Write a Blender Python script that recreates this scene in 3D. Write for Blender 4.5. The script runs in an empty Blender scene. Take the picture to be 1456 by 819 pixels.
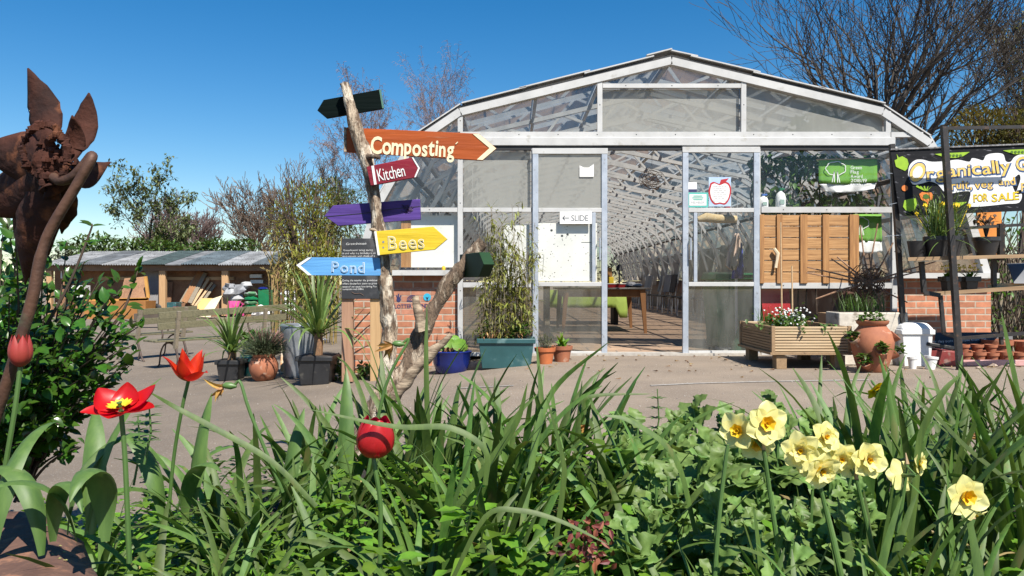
import bpy, math, random
from mathutils import Vector, Matrix, Euler, noise
random.seed(11)
R = math.radians
sc = bpy.context.scene
col = sc.collection
V = Vector
# ------------------------------------------------------------------ camera
F, H, CX, HY = 1100.0, 0.82, 728.0, 403.0
cam = bpy.data.objects.new('camera', bpy.data.cameras.new('camera'))
col.objects.link(cam)
cam.location = (0, 0, H)
cam.rotation_euler = (R(90), 0, 0)
cam.data.sensor_width = 36
cam.data.lens = F / 1456 * 36
cam.data.shift_y = -6.5 / 1456
cam.data.clip_start = 0.05
cam.data.clip_end = 3000
sc.camera = cam
# ------------------------------------------------------------------ sky, sun, exposure
SUN = V((-0.33, 0.64, -0.92)).normalized()          # the way the light travels
world = bpy.data.worlds.new('World'); sc.world = world; world.use_nodes = True
wn, wl = world.node_tree.nodes, world.node_tree.links
wn.clear()
sky = wn.new('ShaderNodeTexSky'); sky.sky_type = 'NISHITA'; sky.sun_disc = False
sky.sun_elevation = math.asin(-SUN.z)
sky.sun_rotation = math.atan2(-SUN.x, -SUN.y)
sky.altitude = 0; sky.air_density = 1.0; sky.dust_density = 0.15; sky.ozone_density = 2.2
hs = wn.new('ShaderNodeHueSaturation'); hs.inputs['Saturation'].default_value = 1.45; hs.inputs['Value'].default_value = 1.0
bg = wn.new('ShaderNodeBackground'); bg.inputs['Strength'].default_value = 0.073
wo = wn.new('ShaderNodeOutputWorld')
wl.new(sky.outputs[0], hs.inputs['Color']); wl.new(hs.outputs[0], bg.inputs[0]); wl.new(bg.outputs[0], wo.inputs[0])
sl = bpy.data.lights.new('sun', 'SUN'); sl.energy = 5.0; sl.angle = R(0.5); sl.color = (1.0, 0.94, 0.85)
so = bpy.data.objects.new('sun', sl); col.objects.link(so)
so.location = (6, -10, 18)
so.rotation_euler = SUN.to_track_quat('-Z', 'Y').to_euler()
vs = sc.view_settings
sc.display_settings.display_device = 'sRGB'
vs.view_transform = 'Standard'; vs.look = 'None'; vs.exposure = 0.84; vs.gamma = 1; vs.use_curve_mapping = False
cy = sc.cycles
cy.max_bounces = 7; cy.diffuse_bounces = 3; cy.glossy_bounces = 3; cy.transmission_bounces = 4; cy.transparent_max_bounces = 16
cy.caustics_reflective = False; cy.caustics_refractive = False
cy.sample_clamp_indirect = 6

# ------------------------------------------------------------------ helpers: places
def W(px, py, Y):
    return V(((px - CX) / F * Y, Y, H - (py - HY) / F * Y))
def lerp(a, b, t): return a + (b - a) * t
def gz(x):                                           # the yard falls away to the left
    pts = [(-400, -.45), (-5, -.45), (-1.9, -.24), (.2, 0), (400, 0)]
    for (a, za), (b, zb) in zip(pts, pts[1:]):
        if x <= b: return lerp(za, zb, (x - a) / (b - a))
    return 0.0
def G(px, py):                                       # the ground point seen at a pixel
    Y = 6.0
    for _ in range(30):
        Y = (H - gz((px - CX) / F * Y)) * F / (py - HY)
    return W(px, py, Y)
U = random.uniform
# ------------------------------------------------------------------ helpers: meshes
WL = {}
class MB:
    def __init__(s): s.v = []; s.f = []; s.mi = []; s.m = 0
    def add(s, vs_, fs):
        o = len(s.v)
        s.v.extend(tuple(q) for q in vs_)
        for f in fs:
            s.f.append(tuple(i + o for i in f)); s.mi.append(s.m)
    def box(s, c, size, rz=0, rx=0, ry=0):
        c = V(c); M = Euler((rx, ry, rz)).to_matrix(); a, b, d = size[0] / 2, size[1] / 2, size[2] / 2
        P = [c + M @ V((x, y, z)) for x in (-a, a) for y in (-b, b) for z in (-d, d)]
        s.add(P, [(0, 1, 3, 2), (4, 6, 7, 5), (0, 4, 5, 1), (2, 3, 7, 6), (0, 2, 6, 4), (1, 5, 7, 3)])
    def beam(s, p0, p1, w, d, n=(0, 1, 0)):          # a bar from p0 to p1, w across, d along n
        p0, p1 = V(p0), V(p1); t = (p1 - p0).normalized(); n = V(n)
        n = (n - t * n.dot(t)); n = n.normalized() if n.length > 1e-6 else t.orthogonal().normalized()
        a = t.cross(n).normalized() * w / 2; b = n * d / 2
        P = [p + x * a + y * b for p in (p0, p1) for x in (-1, 1) for y in (-1, 1)]
        s.add(P, [(0, 1, 3, 2), (4, 6, 7, 5), (0, 4, 5, 1), (2, 3, 7, 6), (0, 2, 6, 4), (1, 5, 7, 3)])
    def hexa(s, P):                                  # 4 bottom, 4 top points
        s.add(P, [(3, 2, 1, 0), (4, 5, 6, 7), (0, 1, 5, 4), (1, 2, 6, 5), (2, 3, 7, 6), (3, 0, 4, 7)])
    def quad(s, *P): s.add(P, [tuple(range(len(P)))])
    def tube(s, pts, rad, n=8, cap=True):
        pts = [V(p) for p in pts]
        if not hasattr(rad, '__len__'): rad = [rad] * len(pts)
        t = (pts[1] - pts[0]).normalized(); a = t.orthogonal().normalized(); vs_ = []
        for i, p in enumerate(pts):
            if 0 < i < len(pts) - 1: t = (pts[i + 1] - pts[i - 1])
            elif i: t = pts[i] - pts[i - 1]
            if t.length < 1e-9: t = V((0, 0, 1))
            t = t.normalized(); a = a - t * a.dot(t)
            a = a.normalized() if a.length > 1e-6 else t.orthogonal().normalized()
            b = t.cross(a)
            for k in range(n):
                q = 2 * math.pi * k / n
                vs_.append(p + (a * math.cos(q) + b * math.sin(q)) * rad[i])
        fs = [(i * n + k, i * n + (k + 1) % n, (i + 1) * n + (k + 1) % n, (i + 1) * n + k) for i in range(len(pts) - 1) for k in range(n)]
        if cap: fs += [tuple(reversed(range(n))), tuple((len(pts) - 1) * n + k for k in range(n))]
        s.add(vs_, fs)
    def lathe(s, prof, c, n=20, ax=None, wob=0, sx=1, sy=1):  # prof: (radius, height)
        c = V(c); Mx = V((0, 0, 1)).rotation_difference(V(ax)).to_matrix() if ax else Matrix.Identity(3)
        vs_ = []
        for r, z in prof:
            for k in range(n):
                q = 2 * math.pi * k / n; rr = r * (1 + wob * math.sin(q * 6 + z * 40))
                vs_.append(c + Mx @ V((rr * math.cos(q) * sx, rr * math.sin(q) * sy, z)))
        fs = [(i * n + k, i * n + (k + 1) % n, (i + 1) * n + (k + 1) % n, (i + 1) * n + k) for i in range(len(prof) - 1) for k in range(n)]
        if prof[0][0] > 1e-4: fs.append(tuple(reversed(range(n))))
        if prof[-1][0] > 1e-4: fs.append(tuple((len(prof) - 1) * n + k for k in range(n)))
        s.add(vs_, fs)
    def prism(s, pts, off):                          # a polygon pushed along off
        pts = [V(p) for p in pts]; off = V(off); n = len(pts)
        s.add(pts + [p + off for p in pts], [tuple(range(n)), tuple(reversed(range(n, 2 * n)))] + [(i, i + n, (i + 1) % n + n, (i + 1) % n) for i in range(n)])
    def grid(s, rows):
        n = len(rows[0]); vs_ = [q for r in rows for q in r]
        s.add(vs_, [(i * n + j, i * n + j + 1, (i + 1) * n + j + 1, (i + 1) * n + j) for i in range(len(rows) - 1) for j in range(n - 1)])
    def blob(s, c, r, n=8, wob=.2):                  # a small uneven lump
        prof = []; c = V(c); r = V(r) if hasattr(r, '__len__') else V((r, r, r)); sd = U(0, 50); vs_ = []
        for i in range(n // 2 + 1):
            th = math.pi * i / (n // 2)
            for k in range(n):
                q = 2 * math.pi * k / n
                d = V((math.sin(th) * math.cos(q), math.sin(th) * math.sin(q), -math.cos(th)))
                w = 1 + wob * noise.noise(d * 1.7 + V((sd, sd, 0)))
                vs_.append(c + V((d.x * r.x, d.y * r.y, d.z * r.z)) * w)
        fs = [(i * n + k, i * n + (k + 1) % n, (i + 1) * n + (k + 1) % n, (i + 1) * n + k) for i in range(n // 2) for k in range(n)]
        s.add(vs_, fs)
    def build(s, name, mats, parent=None, loc=None, bevel=0, solid=0, smooth=True, label=None, cat=None, group=None, kind=None, ang=38):
        if loc is None: loc = WL.get(parent.name, V((0, 0, 0))) if parent else V((0, 0, 0))
        loc = V(loc)
        me = bpy.data.meshes.new(name)
        me.from_pydata([(x - loc.x, y - loc.y, z - loc.z) for x, y, z in s.v], [], s.f)
        for m in (mats if isinstance(mats, (list, tuple)) else [mats]): me.materials.append(m)
        me.polygons.foreach_set('material_index', s.mi)
        if smooth:
            me.polygons.foreach_set('use_smooth', [True] * len(s.f)); me.set_sharp_from_angle(angle=R(ang))
        me.update()
        o = bpy.data.objects.new(name, me); col.objects.link(o)
        if parent: o.parent = parent
        else: o.location = loc
        WL[o.name] = loc
        if bevel:
            b = o.modifiers.new('bevel', 'BEVEL'); b.width = bevel; b.segments = 2; b.limit_method = 'ANGLE'
        if solid:
            b = o.modifiers.new('solid', 'SOLIDIFY'); b.thickness = solid; b.offset = 0
        tag(o, label, cat, group, kind)
        return o
def tag(o, label=None, cat=None, group=None, kind=None):
    for k, x in (('label', label), ('category', cat), ('group', group), ('kind', kind)):
        if x: o[k] = x
    return o
def thing(name, label, cat, loc, group=None):
    o = bpy.data.objects.new(name, None); col.objects.link(o)
    o.location = loc; o.empty_display_size = .1; WL[o.name] = V(loc)
    return tag(o, label, cat, group)
def dup(root, loc, rz=0, label=None, sc_=1.0, group=None):
    r = root.copy(); col.objects.link(r); r.location = loc; r.rotation_euler = (0, 0, rz); r.scale = (sc_,) * 3
    WL[r.name] = V(loc)
    if label: r['label'] = label
    if group: r['group'] = group
    for ch in root.children:
        c = ch.copy(); col.objects.link(c); c.parent = r; WL[c.name] = V(loc)
        for g in ch.children:
            d = g.copy(); col.objects.link(d); d.parent = c
    return r
# ------------------------------------------------------------------ helpers: materials
def lin(r, g, b):
    return tuple(((c / 255 + .055) / 1.055) ** 2.4 if c > 10 else c / 255 / 12.92 for c in (r, g, b))
def c4(c): return (c[0], c[1], c[2], 1)
def mat(name, c1, c2=None, scale=6, rough=.6, bump=0, metal=0, c3=None, s3=30, t3=.62, transl=0, island=0, spec=.5, stretch=None, bscale=None, lo=.35, hi=.65):
    g_ = .87; c1 = tuple(x * g_ for x in c1); c2 = tuple(x * g_ for x in c2) if c2 else None; c3 = tuple(x * g_ for x in c3) if c3 else None
    m = bpy.data.materials.new(name); m.use_nodes = True
    N, L = m.node_tree.nodes, m.node_tree.links
    b = N['Principled BSDF']; out = N['Material Output']
    b.inputs['Roughness'].default_value = rough; b.inputs['Metallic'].default_value = metal
    b.inputs['Specular IOR Level'].default_value = spec
    tc = N.new('ShaderNodeTexCoord'); vec = tc.outputs['Object']
    if stretch:
        mp = N.new('ShaderNodeMapping'); mp.inputs['Scale'].default_value = stretch
        L.new(vec, mp.inputs[0]); vec = mp.outputs[0]
    c2 = c2 or tuple(x * .8 for x in c1)
    nz = N.new('ShaderNodeTexNoise'); nz.inputs['Scale'].default_value = scale; nz.inputs['Detail'].default_value = 7; nz.inputs['Roughness'].default_value = .62
    L.new(vec, nz.inputs[0])
    rp = N.new('ShaderNodeValToRGB'); e = rp.color_ramp.elements
    e[0].position = lo; e[0].color = c4(c2); e[1].position = hi; e[1].color = c4(c1)
    L.new(nz.outputs[0], rp.inputs[0]); c = rp.outputs[0]
    if c3:
        n3 = N.new('ShaderNodeTexNoise'); n3.inputs['Scale'].default_value = s3; n3.inputs['Detail'].default_value = 5
        L.new(vec, n3.inputs[0])
        r3 = N.new('ShaderNodeMapRange'); r3.inputs[1].default_value = t3 - .05; r3.inputs[2].default_value = t3 + .05
        L.new(n3.outputs[0], r3.inputs[0])
        mx = N.new('ShaderNodeMix'); mx.data_type = 'RGBA'
        L.new(r3.outputs[0], mx.inputs[0]); L.new(c, mx.inputs[6]); mx.inputs[7].default_value = c4(c3); c = mx.outputs[2]
    if island:
        g = N.new('ShaderNodeNewGeometry'); hv = N.new('ShaderNodeHueSaturation')
        a = N.new('ShaderNodeMapRange'); a.inputs[3].default_value = 1 - island; a.inputs[4].default_value = 1 + island
        L.new(g.outputs['Random Per Island'], a.inputs[0]); L.new(a.outputs[0], hv.inputs['Value'])
        a2 = N.new('ShaderNodeMapRange'); a2.inputs[3].default_value = .5 - island * .05; a2.inputs[4].default_value = .5 + island * .05
        L.new(g.outputs['Random Per Island'], a2.inputs[0]); L.new(a2.outputs[0], hv.inputs['Hue'])
        L.new(c, hv.inputs['Color']); c = hv.outputs[0]
    L.new(c, b.inputs['Base Color'])
    if bump:
        nb = N.new('ShaderNodeTexNoise'); nb.inputs['Scale'].default_value = bscale or scale * 4; nb.inputs['Detail'].default_value = 6
        L.new(vec, nb.inputs[0])
        bp = N.new('ShaderNodeBump'); bp.inputs['Strength'].default_value = min(1, bump); bp.inputs['Distance'].default_value = .004 * max(1, bump)
        L.new(nb.outputs[0], bp.inputs['Height']); L.new(bp.outputs[0], b.inputs['Normal'])
    if transl:
        t = N.new('ShaderNodeBsdfTranslucent'); h2 = N.new('ShaderNodeHueSaturation'); h2.inputs['Value'].default_value = 1.5; h2.inputs['Saturation'].default_value = 1.1
        h2.inputs['Hue'].default_value = .49
        L.new(c, h2.inputs['Color']); L.new(h2.outputs[0], t.inputs[0])
        ms = N.new('ShaderNodeMixShader'); ms.inputs[0].default_value = transl
        L.new(b.outputs[0], ms.inputs[1]); L.new(t.outputs[0], ms.inputs[2]); L.new(ms.outputs[0], out.inputs[0])
    return m
def wood(name, c1, c2, ax=0, rough=.75, k=1.0):      # grain along ax
    st = [40 * k, 40 * k, 40 * k]; st[ax] = 2.2 * k
    return mat(name, c1, c2, scale=1, rough=rough, bump=.5, stretch=st, bscale=1.6, c3=tuple(x * .55 for x in c2), s3=.5, t3=.68, lo=.3, hi=.7)
def glass(name, dirt, tint=(.86, .9, .9), dcol=(.5, .5, .47), scale=1.5, lo=.3, hi=.7, dmin=0.03, refl=.09):
    m = bpy.data.materials.new(name); m.use_nodes = True
    N, L = m.node_tree.nodes, m.node_tree.links; N.clear()
    out = N.new('ShaderNodeOutputMaterial'); tr = N.new('ShaderNodeBsdfTransparent'); tr.inputs[0].default_value = c4(tint)
    gl = N.new('ShaderNodeBsdfGlossy'); gl.inputs['Roughness'].default_value = .04; gl.inputs[0].default_value = (1, 1, 1, 1)
    lw = N.new('ShaderNodeLayerWeight'); lw.inputs[0].default_value = .25
    mr = N.new('ShaderNodeMapRange'); mr.inputs[3].default_value = refl; mr.inputs[4].default_value = .8
    L.new(lw.outputs['Fresnel'], mr.inputs[0])
    m1 = N.new('ShaderNodeMixShader'); L.new(mr.outputs[0], m1.inputs[0]); L.new(tr.outputs[0], m1.inputs[1]); L.new(gl.outputs[0], m1.inputs[2])
    tl = N.new('ShaderNodeBsdfTranslucent'); tl.inputs[0].default_value = c4(dcol)
    df = N.new('ShaderNodeBsdfDiffuse'); df.inputs[0].default_value = c4(dcol)
    m2 = N.new('ShaderNodeMixShader'); m2.inputs[0].default_value = .5; L.new(tl.outputs[0], m2.inputs[1]); L.new(df.outputs[0], m2.inputs[2])
    tc = N.new('ShaderNodeTexCoord'); nz = N.new('ShaderNodeTexNoise'); nz.inputs['Scale'].default_value = scale; nz.inputs['Detail'].default_value = 6; nz.inputs['Roughness'].default_value = .6
    mp = N.new('ShaderNodeMapping'); mp.inputs['Scale'].default_value = (2.2, 1, .55); L.new(tc.outputs['Object'], mp.inputs[0]); L.new(mp.outputs[0], nz.inputs[0])
    r2 = N.new('ShaderNodeMapRange'); r2.inputs[1].default_value = lo; r2.inputs[2].default_value = hi; r2.inputs[3].default_value = dmin; r2.inputs[4].default_value = dirt
    L.new(nz.outputs[0], r2.inputs[0])
    m3 = N.new('ShaderNodeMixShader'); L.new(r2.outputs[0], m3.inputs[0]); L.new(m1.outputs[0], m3.inputs[1]); L.new(m2.outputs[0], m3.inputs[2])
    L.new(m3.outputs[0], out.inputs[0])
    return m
def bricks(name, c1, c2, mortar, bw=.225, rh=.075, ms=.007, flat=False, bump=.6, rough=.85):
    m = mat(name, c1, c2, rough=rough); N, L = m.node_tree.nodes, m.node_tree.links; b = N['Principled BSDF']
    tc = N.new('ShaderNodeTexCoord'); mp = N.new('ShaderNodeMapping')
    if not flat: mp.inputs['Rotation'].default_value = (R(90), 0, 0)
    L.new(tc.outputs['Object'], mp.inputs[0])
    nz0 = N.new('ShaderNodeTexNoise'); nz0.inputs['Scale'].default_value = 9; L.new(mp.outputs[0], nz0.inputs[0])
    ad = N.new('ShaderNodeMix'); ad.data_type = 'VECTOR'; ad.inputs[0].default_value = .012
    L.new(mp.outputs[0], ad.inputs[4]); L.new(nz0.outputs[1], ad.inputs[5])
    bt = N.new('ShaderNodeTexBrick'); L.new(ad.outputs[1], bt.inputs[0])
    for k, x in (('Scale', 1), ('Brick Width', bw), ('Row Height', rh), ('Mortar Size', ms), ('Mortar Smooth', .3), ('Bias', 0)): bt.inputs[k].default_value = x
    bt.inputs['Color1'].default_value = c4(c1); bt.inputs['Color2'].default_value = c4(c2); bt.inputs['Mortar'].default_value = c4(mortar)
    nz = N.new('ShaderNodeTexNoise'); nz.inputs['Scale'].default_value = 14; nz.inputs['Detail'].default_value = 8; L.new(mp.outputs[0], nz.inputs[0])
    mr = N.new('ShaderNodeMapRange'); mr.inputs[3].default_value = .55; mr.inputs[4].default_value = 1.4; L.new(nz.outputs[0], mr.inputs[0])
    hv = N.new('ShaderNodeHueSaturation'); L.new(bt.outputs[0], hv.inputs['Color']); L.new(mr.outputs[0], hv.inputs['Value'])
    L.new(hv.outputs[0], b.inputs['Base Color'])
    mi = N.new('ShaderNodeMath'); mi.operation = 'SUBTRACT'; L.new(nz.outputs[0], mi.inputs[0]); L.new(bt.outputs[1], mi.inputs[1])
    bp = N.new('ShaderNodeBump'); bp.inputs['Strength'].default_value = bump; bp.inputs['Distance'].default_value = .006
    L.new(mi.outputs[0], bp.inputs['Height']); L.new(bp.outputs[0], b.inputs['Normal'])
    return m
# ------------------------------------------------------------------ helpers: writing
GC = {}
def glyph(ch, bold):
    k = (ch, bold)
    if k not in GC:
        cu = bpy.data.curves.new('g', 'FONT'); cu.body = ch; cu.offset = bold; cu.resolution_u = 3
        o = bpy.data.objects.new('g', cu); me = bpy.data.meshes.new_from_object(o)
        vs_ = [(v.co.x, v.co.y) for v in me.vertices]; fs = [tuple(p.vertices) for p in me.polygons]
        xs = [x for x, y in vs_] or [0, .3]
        GC[k] = (vs_, fs, min(xs), max(xs)); bpy.data.objects.remove(o); bpy.data.curves.remove(cu); bpy.data.meshes.remove(me)
    return GC[k]
def write(mb, s, pl, pr, h, n=(0, -1, 0), bold=.0, jit=0, lift=0, gap=.07, seed=3, italic=0):
    """lettering s along the base line pl-pr, h = height of the capitals"""
    rnd = random.Random(seed); pl, pr, n = V(pl), V(pr), V(n).normalized()
    adv = []; x = 0
    for ch in s:
        if ch == ' ': adv.append(x); x += .3; continue
        _, _, a, b = glyph(ch, 0.0); adv.append(x - a); x += b - a + gap
    x -= gap; ex = (pr - pl); kx = ex.length / x; ex = ex.normalized(); ey = n.cross(ex).normalized() * (h / .72)
    if ey.z < 0 and abs(ey.z) > abs(ey.x): ey = -ey
    for ch, a in zip(s, adv):
        if ch == ' ': continue
        vs_, fs, x0, x1 = glyph(ch, bold); q = rnd.uniform(-jit, jit); dy = rnd.uniform(-jit, jit) * .35; kk = 1 + rnd.uniform(-jit, jit) * .6
        cx_ = (x0 + x1) / 2; out = []
        for u, w in vs_:
            u2 = (u - cx_) * kk; w2 = (w - .35) * kk
            u3 = u2 * math.cos(q) - w2 * math.sin(q) * .7 + cx_ + a; w3 = u2 * math.sin(q) * .7 + w2 * math.cos(q) + .35 + dy
            out.append(pl + ex * ((u3 + w3 * italic) * kx) + ey * w3 + n * lift)
        mb.add(out, fs)
def scrawl(mb, pl, pr, h, w, n=(0, -1, 0), seed=1, lift=.002):
    """chalk handwriting too small to read: short up-and-down strokes along a line"""
    rnd = random.Random(seed); pl, pr = V(pl), V(pr); t = pr - pl; L_ = t.length; t.normalize(); up = V(n).cross(t).normalized()
    if up.z < 0: up = -up
    x = 0; n = V(n)
    while x < L_:
        wl_ = rnd.uniform(2, 6) * h; pts = []; y = x
        while y < min(L_, x + wl_):
            pts.append(pl + t * y + up * (h * rnd.choice((0, .1, .5, .6, .6, 1))) + n * lift); y += h * .42
        for a, b in zip(pts, pts[1:]): mb.beam(a, b, w, .0012, n)
        x += wl_ + h * .7
def disc(mb, c, r, n=(0, -1, 0), k=20, a0=0, a1=2 * math.pi, ri=0, sx=1):
    c, n = V(c), V(n).normalized(); a = V((1, 0, 0)) if abs(n.x) < .9 else V((0, 1, 0)); a = (a - n * a.dot(n)).normalized(); b = V((0, 0, 1)) if abs(n.z) < .9 else n.cross(a)
    ring = [c + (a * math.cos(q) * sx + b * math.sin(q)) * r for q in [a0 + (a1 - a0) * i / k for i in range(k + 1)]]
    if ri: 
        inn = [c + (a * math.cos(q) * sx + b * math.sin(q)) * ri for q in [a0 + (a1 - a0) * i / k for i in range(k + 1)]]
        for i in range(k): mb.quad(ring[i], ring[i + 1], inn[i + 1], inn[i])
    else: mb.quad(*(ring[:-1] if abs(a1 - a0 - 2 * math.pi) < .01 else ring))
# ------------------------------------------------------------------ helpers: plants
def strap(mb, base, az, L_, w, el0, el1, twist=0, n=9, fold=.22, p=1.4, tip=5, daz=0):
    pos = V(base); rows = []; st = L_ / n
    for i in range(n + 1):
        t = i / n; el = el0 + (el1 - el0) * t ** p; az_ = az + daz * t
        d = V((math.cos(el) * math.cos(az_), math.cos(el) * math.sin(az_), math.sin(el)))
        sd = V((-math.sin(az_), math.cos(az_), 0)); nr = sd.cross(d)
        q = twist * t; sd2 = sd * math.cos(q) + nr * math.sin(q); n2 = nr * math.cos(q) - sd * math.sin(q)
        ww = w * (.7 + .3 * math.sin(math.pi * min(1, t * 1.2))) * max(.03, 1 - t ** tip) ** .6 / 2
        rows.append([pos - sd2 * ww - n2 * (-fold * ww), pos.copy(), pos + sd2 * ww - n2 * (-fold * ww)])
        pos = pos + d * st
    mb.grid(rows)
    return pos
def leaf(mb, base, d, up, L_, w, droop=.3, n=4, fold=.25, lobes=0, wav=0, cols=1):
    d = V(d).normalized(); up = V(up); sd = d.cross(up)
    sd = sd.normalized() if sd.length > 1e-4 else d.orthogonal().normalized(); nr = sd.cross(d).normalized()
    rows = []; ph = U(0, 6)
    for i in range(n + 1):
        t = i / n
        ww = w / 2 * max(.02, math.sin(math.pi * t ** .8)) ** .8
        if lobes: ww *= 1 + (.28 if lobes < 5 else .15) * math.cos(lobes * 2 * math.pi * t)
        pos = V(base) + d * (L_ * t) - nr * (droop * L_ * t * t)
        r = []
        for j in range(-cols, cols + 1):
            s = j / cols
            r.append(pos + sd * (ww * s) + nr * (fold * ww * abs(s) + wav * ww * math.sin(ph + t * 14 + s * 2.3) * abs(s)))
        rows.append(r)
    mb.grid(rows)
def petal(mb, c, M, az, L_, w, a0, a1, cup=.3, n=7, m=4, tipp=1.0, r0=0.0, wav=0, fat=.75, am=None):
    """a petal in flower space (axis +Z), bending from a0 to a1 away from the axis"""
    rows = []; r = r0; z = 0; ca, sa = math.cos(az), math.sin(az); ph = U(0, 6)
    for i in range(n + 1):
        t = i / n; a = a0 + (a1 - a0) * t if am is None else a0 * (1 - t) * (1 - 2 * t) + am * 4 * t * (1 - t) + a1 * t * (2 * t - 1)
        ww = w / 2 * max(.015, math.sin(math.pi * (t * .93 + .07) ** fat)) ** tipp
        row = []
        for j in range(-m, m + 1):
            s = j / m; lift = cup * ww * s * s + wav * ww * math.sin(ph + 5 * t + 4 * s) * t
            rr = r - lift * math.cos(a); zz = z + lift * math.sin(a)
            x, y = rr, s * ww
            row.append(V(c) + M @ V((x * ca - y * sa, x * sa + y * ca, zz)))
        rows.append(row); r += math.sin(a) * L_ / n; z += math.cos(a) * L_ / n
    mb.grid(rows)
def axis(d, roll=0):
    return (V((0, 0, 1)).rotation_difference(V(d).normalized()).to_matrix() @ Matrix.Rotation(roll, 3, 'Z'))
def bez(p0, p1, p2, n=8):
    p0, p1, p2 = V(p0), V(p1), V(p2)
    return [(p0 * (1 - t) ** 2 + p1 * 2 * t * (1 - t) + p2 * t * t) for t in [i / n for i in range(n + 1)]]
def smooth_path(pts, k=4):
    pts = [V(p) for p in pts]; P = [pts[0] * 2 - pts[1]] + pts + [pts[-1] * 2 - pts[-2]]; out = []
    for i in range(1, len(P) - 2):
        for j in range(k):
            t = j / k; a, b, c, d = P[i - 1], P[i], P[i + 1], P[i + 2]
            out.append(.5 * ((2 * b) + (c - a) * t + (2 * a - 5 * b + 4 * c - d) * t * t + (3 * b - a - 3 * c + d) * t ** 3))
    return out + [pts[-1]]
def rv(): return V((U(-1, 1), U(-1, 1), U(-1, 1)))
def limb(mb, p, d, L_, r, lev, cfg, tips):
    """one branch and, through recursion, its branches"""
    n = cfg['seg']; pts = [V(p)]; d = V(d).normalized(); rr = [r]
    for i in range(n):
        d = (d + rv() * cfg['wig'] + V((0, 0, cfg['up'] if lev < cfg['lev'] else cfg.get('uptip', cfg['up'])))).normalized()
        pts.append(pts[-1] + d * (L_ / n)); rr.append(max(cfg.get('rmin', 0), lerp(r, r * cfg['tap'], (i + 1) / n)))
    mb.tube(pts, rr, 6 if lev == 0 else 4 if lev < 3 else 3, cap=False)
    if lev >= cfg['lev']: tips.append((pts[-1], d, pts)); return
    for k in range(cfg['kids'][lev]):
        f = U(cfg['from'][lev], 1) if k else 1.0
        i = min(n - 1, int(f * n)); q = pts[i].lerp(pts[i + 1], f * n - i)
        a = d.orthogonal().normalized(); a.rotate(Matrix.Rotation(U(0, 6.28), 3, d))
        sp = U(*cfg['spread']) if k else .25
        nd = (d * math.cos(sp) + a * math.sin(sp))
        limb(mb, q, nd, L_ * U(*cfg['len']), lerp(r, r * cfg['tap'], f) * cfg['rk'], lev + 1, cfg, tips)
# ================================================================== MATERIALS
M = {}
M['white'] = mat('white_paint', (.56, .56, .55), (.46, .46, .45), scale=4, rough=.45, c3=(.42, .41, .38), s3=9, t3=.66, bump=.1)
M['alu'] = mat('aluminium', (.52, .56, .62), (.40, .44, .5), scale=8, rough=.42, metal=.35, c3=(.3, .31, .33), s3=20, t3=.66)
M['truss'] = mat('grey_painted_steel', (.78, .78, .78), (.58, .59, .60), scale=5, rough=.5)
M['dark'] = mat('dark_rubber_and_gap', (.02, .02, .022), (.012, .012, .013), rough=.6)
M['steel'] = mat('black_steel', (.032, .028, .026), (.016, .014, .014), scale=14, rough=.5, c3=(.09, .05, .03), s3=18, t3=.64, bump=.2)
M['tar'] = mat('tarmac', (.287, .228, .170), (.217, .172, .130), scale=1.3, rough=.92, bump=1.6, bscale=140, c3=(.40, .36, .31), s3=70, t3=.64, lo=.36, hi=.64)
def dusty(m):                                        # pale dust trodden out from the doors, greyer tarmac towards the benches
    N, L = m.node_tree.nodes, m.node_tree.links; b = N['Principled BSDF']; c = b.inputs['Base Color'].links[0].from_socket
    tc = N.new('ShaderNodeTexCoord'); sx = N.new('ShaderNodeSeparateXYZ'); L.new(tc.outputs['Object'], sx.inputs[0])
    nz = N.new('ShaderNodeTexNoise'); nz.inputs['Scale'].default_value = .8; nz.inputs['Detail'].default_value = 5; L.new(tc.outputs['Object'], nz.inputs[0])
    ad = N.new('ShaderNodeMath'); ad.operation = 'MULTIPLY_ADD'; ad.inputs[1].default_value = 2.2; L.new(nz.outputs[0], ad.inputs[0]); L.new(sx.outputs[0], ad.inputs[2])
    mr = N.new('ShaderNodeMapRange'); mr.inputs[1].default_value = -1.3; mr.inputs[2].default_value = 1.0; mr.inputs[3].default_value = .74; mr.inputs[4].default_value = 1.0; L.new(ad.outputs[0], mr.inputs[0])
    hv = N.new('ShaderNodeHueSaturation'); L.new(c, hv.inputs['Color']); L.new(mr.outputs[0], hv.inputs['Value']); L.new(hv.outputs[0], b.inputs['Base Color'])
dusty(M['tar'])
M['soil'] = mat('soil', (.040, .027, .018), (.012, .008, .006), scale=30, rough=.95, bump=3, bscale=50)
M['slab'] = bricks('floor_slabs', (.40, .27, .18), (.31, .21, .14), (.14, .11, .09), bw=.62, rh=.42, ms=.012, flat=True, bump=.25)
M['brick'] = bricks('red_brick', (.50, .20, .11), (.33, .135, .075), (.40, .33, .26), ms=.009)
M['black'] = mat('black_plastic', (.03, .031, .034), (.02, .02, .022), scale=9, rough=.42, c3=(.09, .085, .075), s3=12, t3=.68)
M['terra'] = mat('terracotta', (.42, .155, .075), (.30, .105, .055), scale=7, rough=.8, c3=(.56, .40, .30), s3=9, t3=.66, bump=.2)
M['terra2'] = mat('terracotta_orange', (.58, .17, .055), (.46, .13, .045), scale=9, rough=.7, bump=.15)
M['pine'] = wood('pale_pine', (.60, .42, .24), (.47, .31, .165), 0)
M['pinev'] = wood('pale_pine_upright', (.58, .37, .19), (.46, .27, .13), 2)
M['deck'] = wood('decking', (.62, .47, .29), (.44, .31, .18), 0)
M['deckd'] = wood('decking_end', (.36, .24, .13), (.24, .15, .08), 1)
M['oldw'] = wood('weathered_wood', (.30, .25, .18), (.19, .16, .115), 0)
M['oak'] = wood('brown_wood', (.36, .17, .065), (.25, .11, .04), 2)
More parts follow.
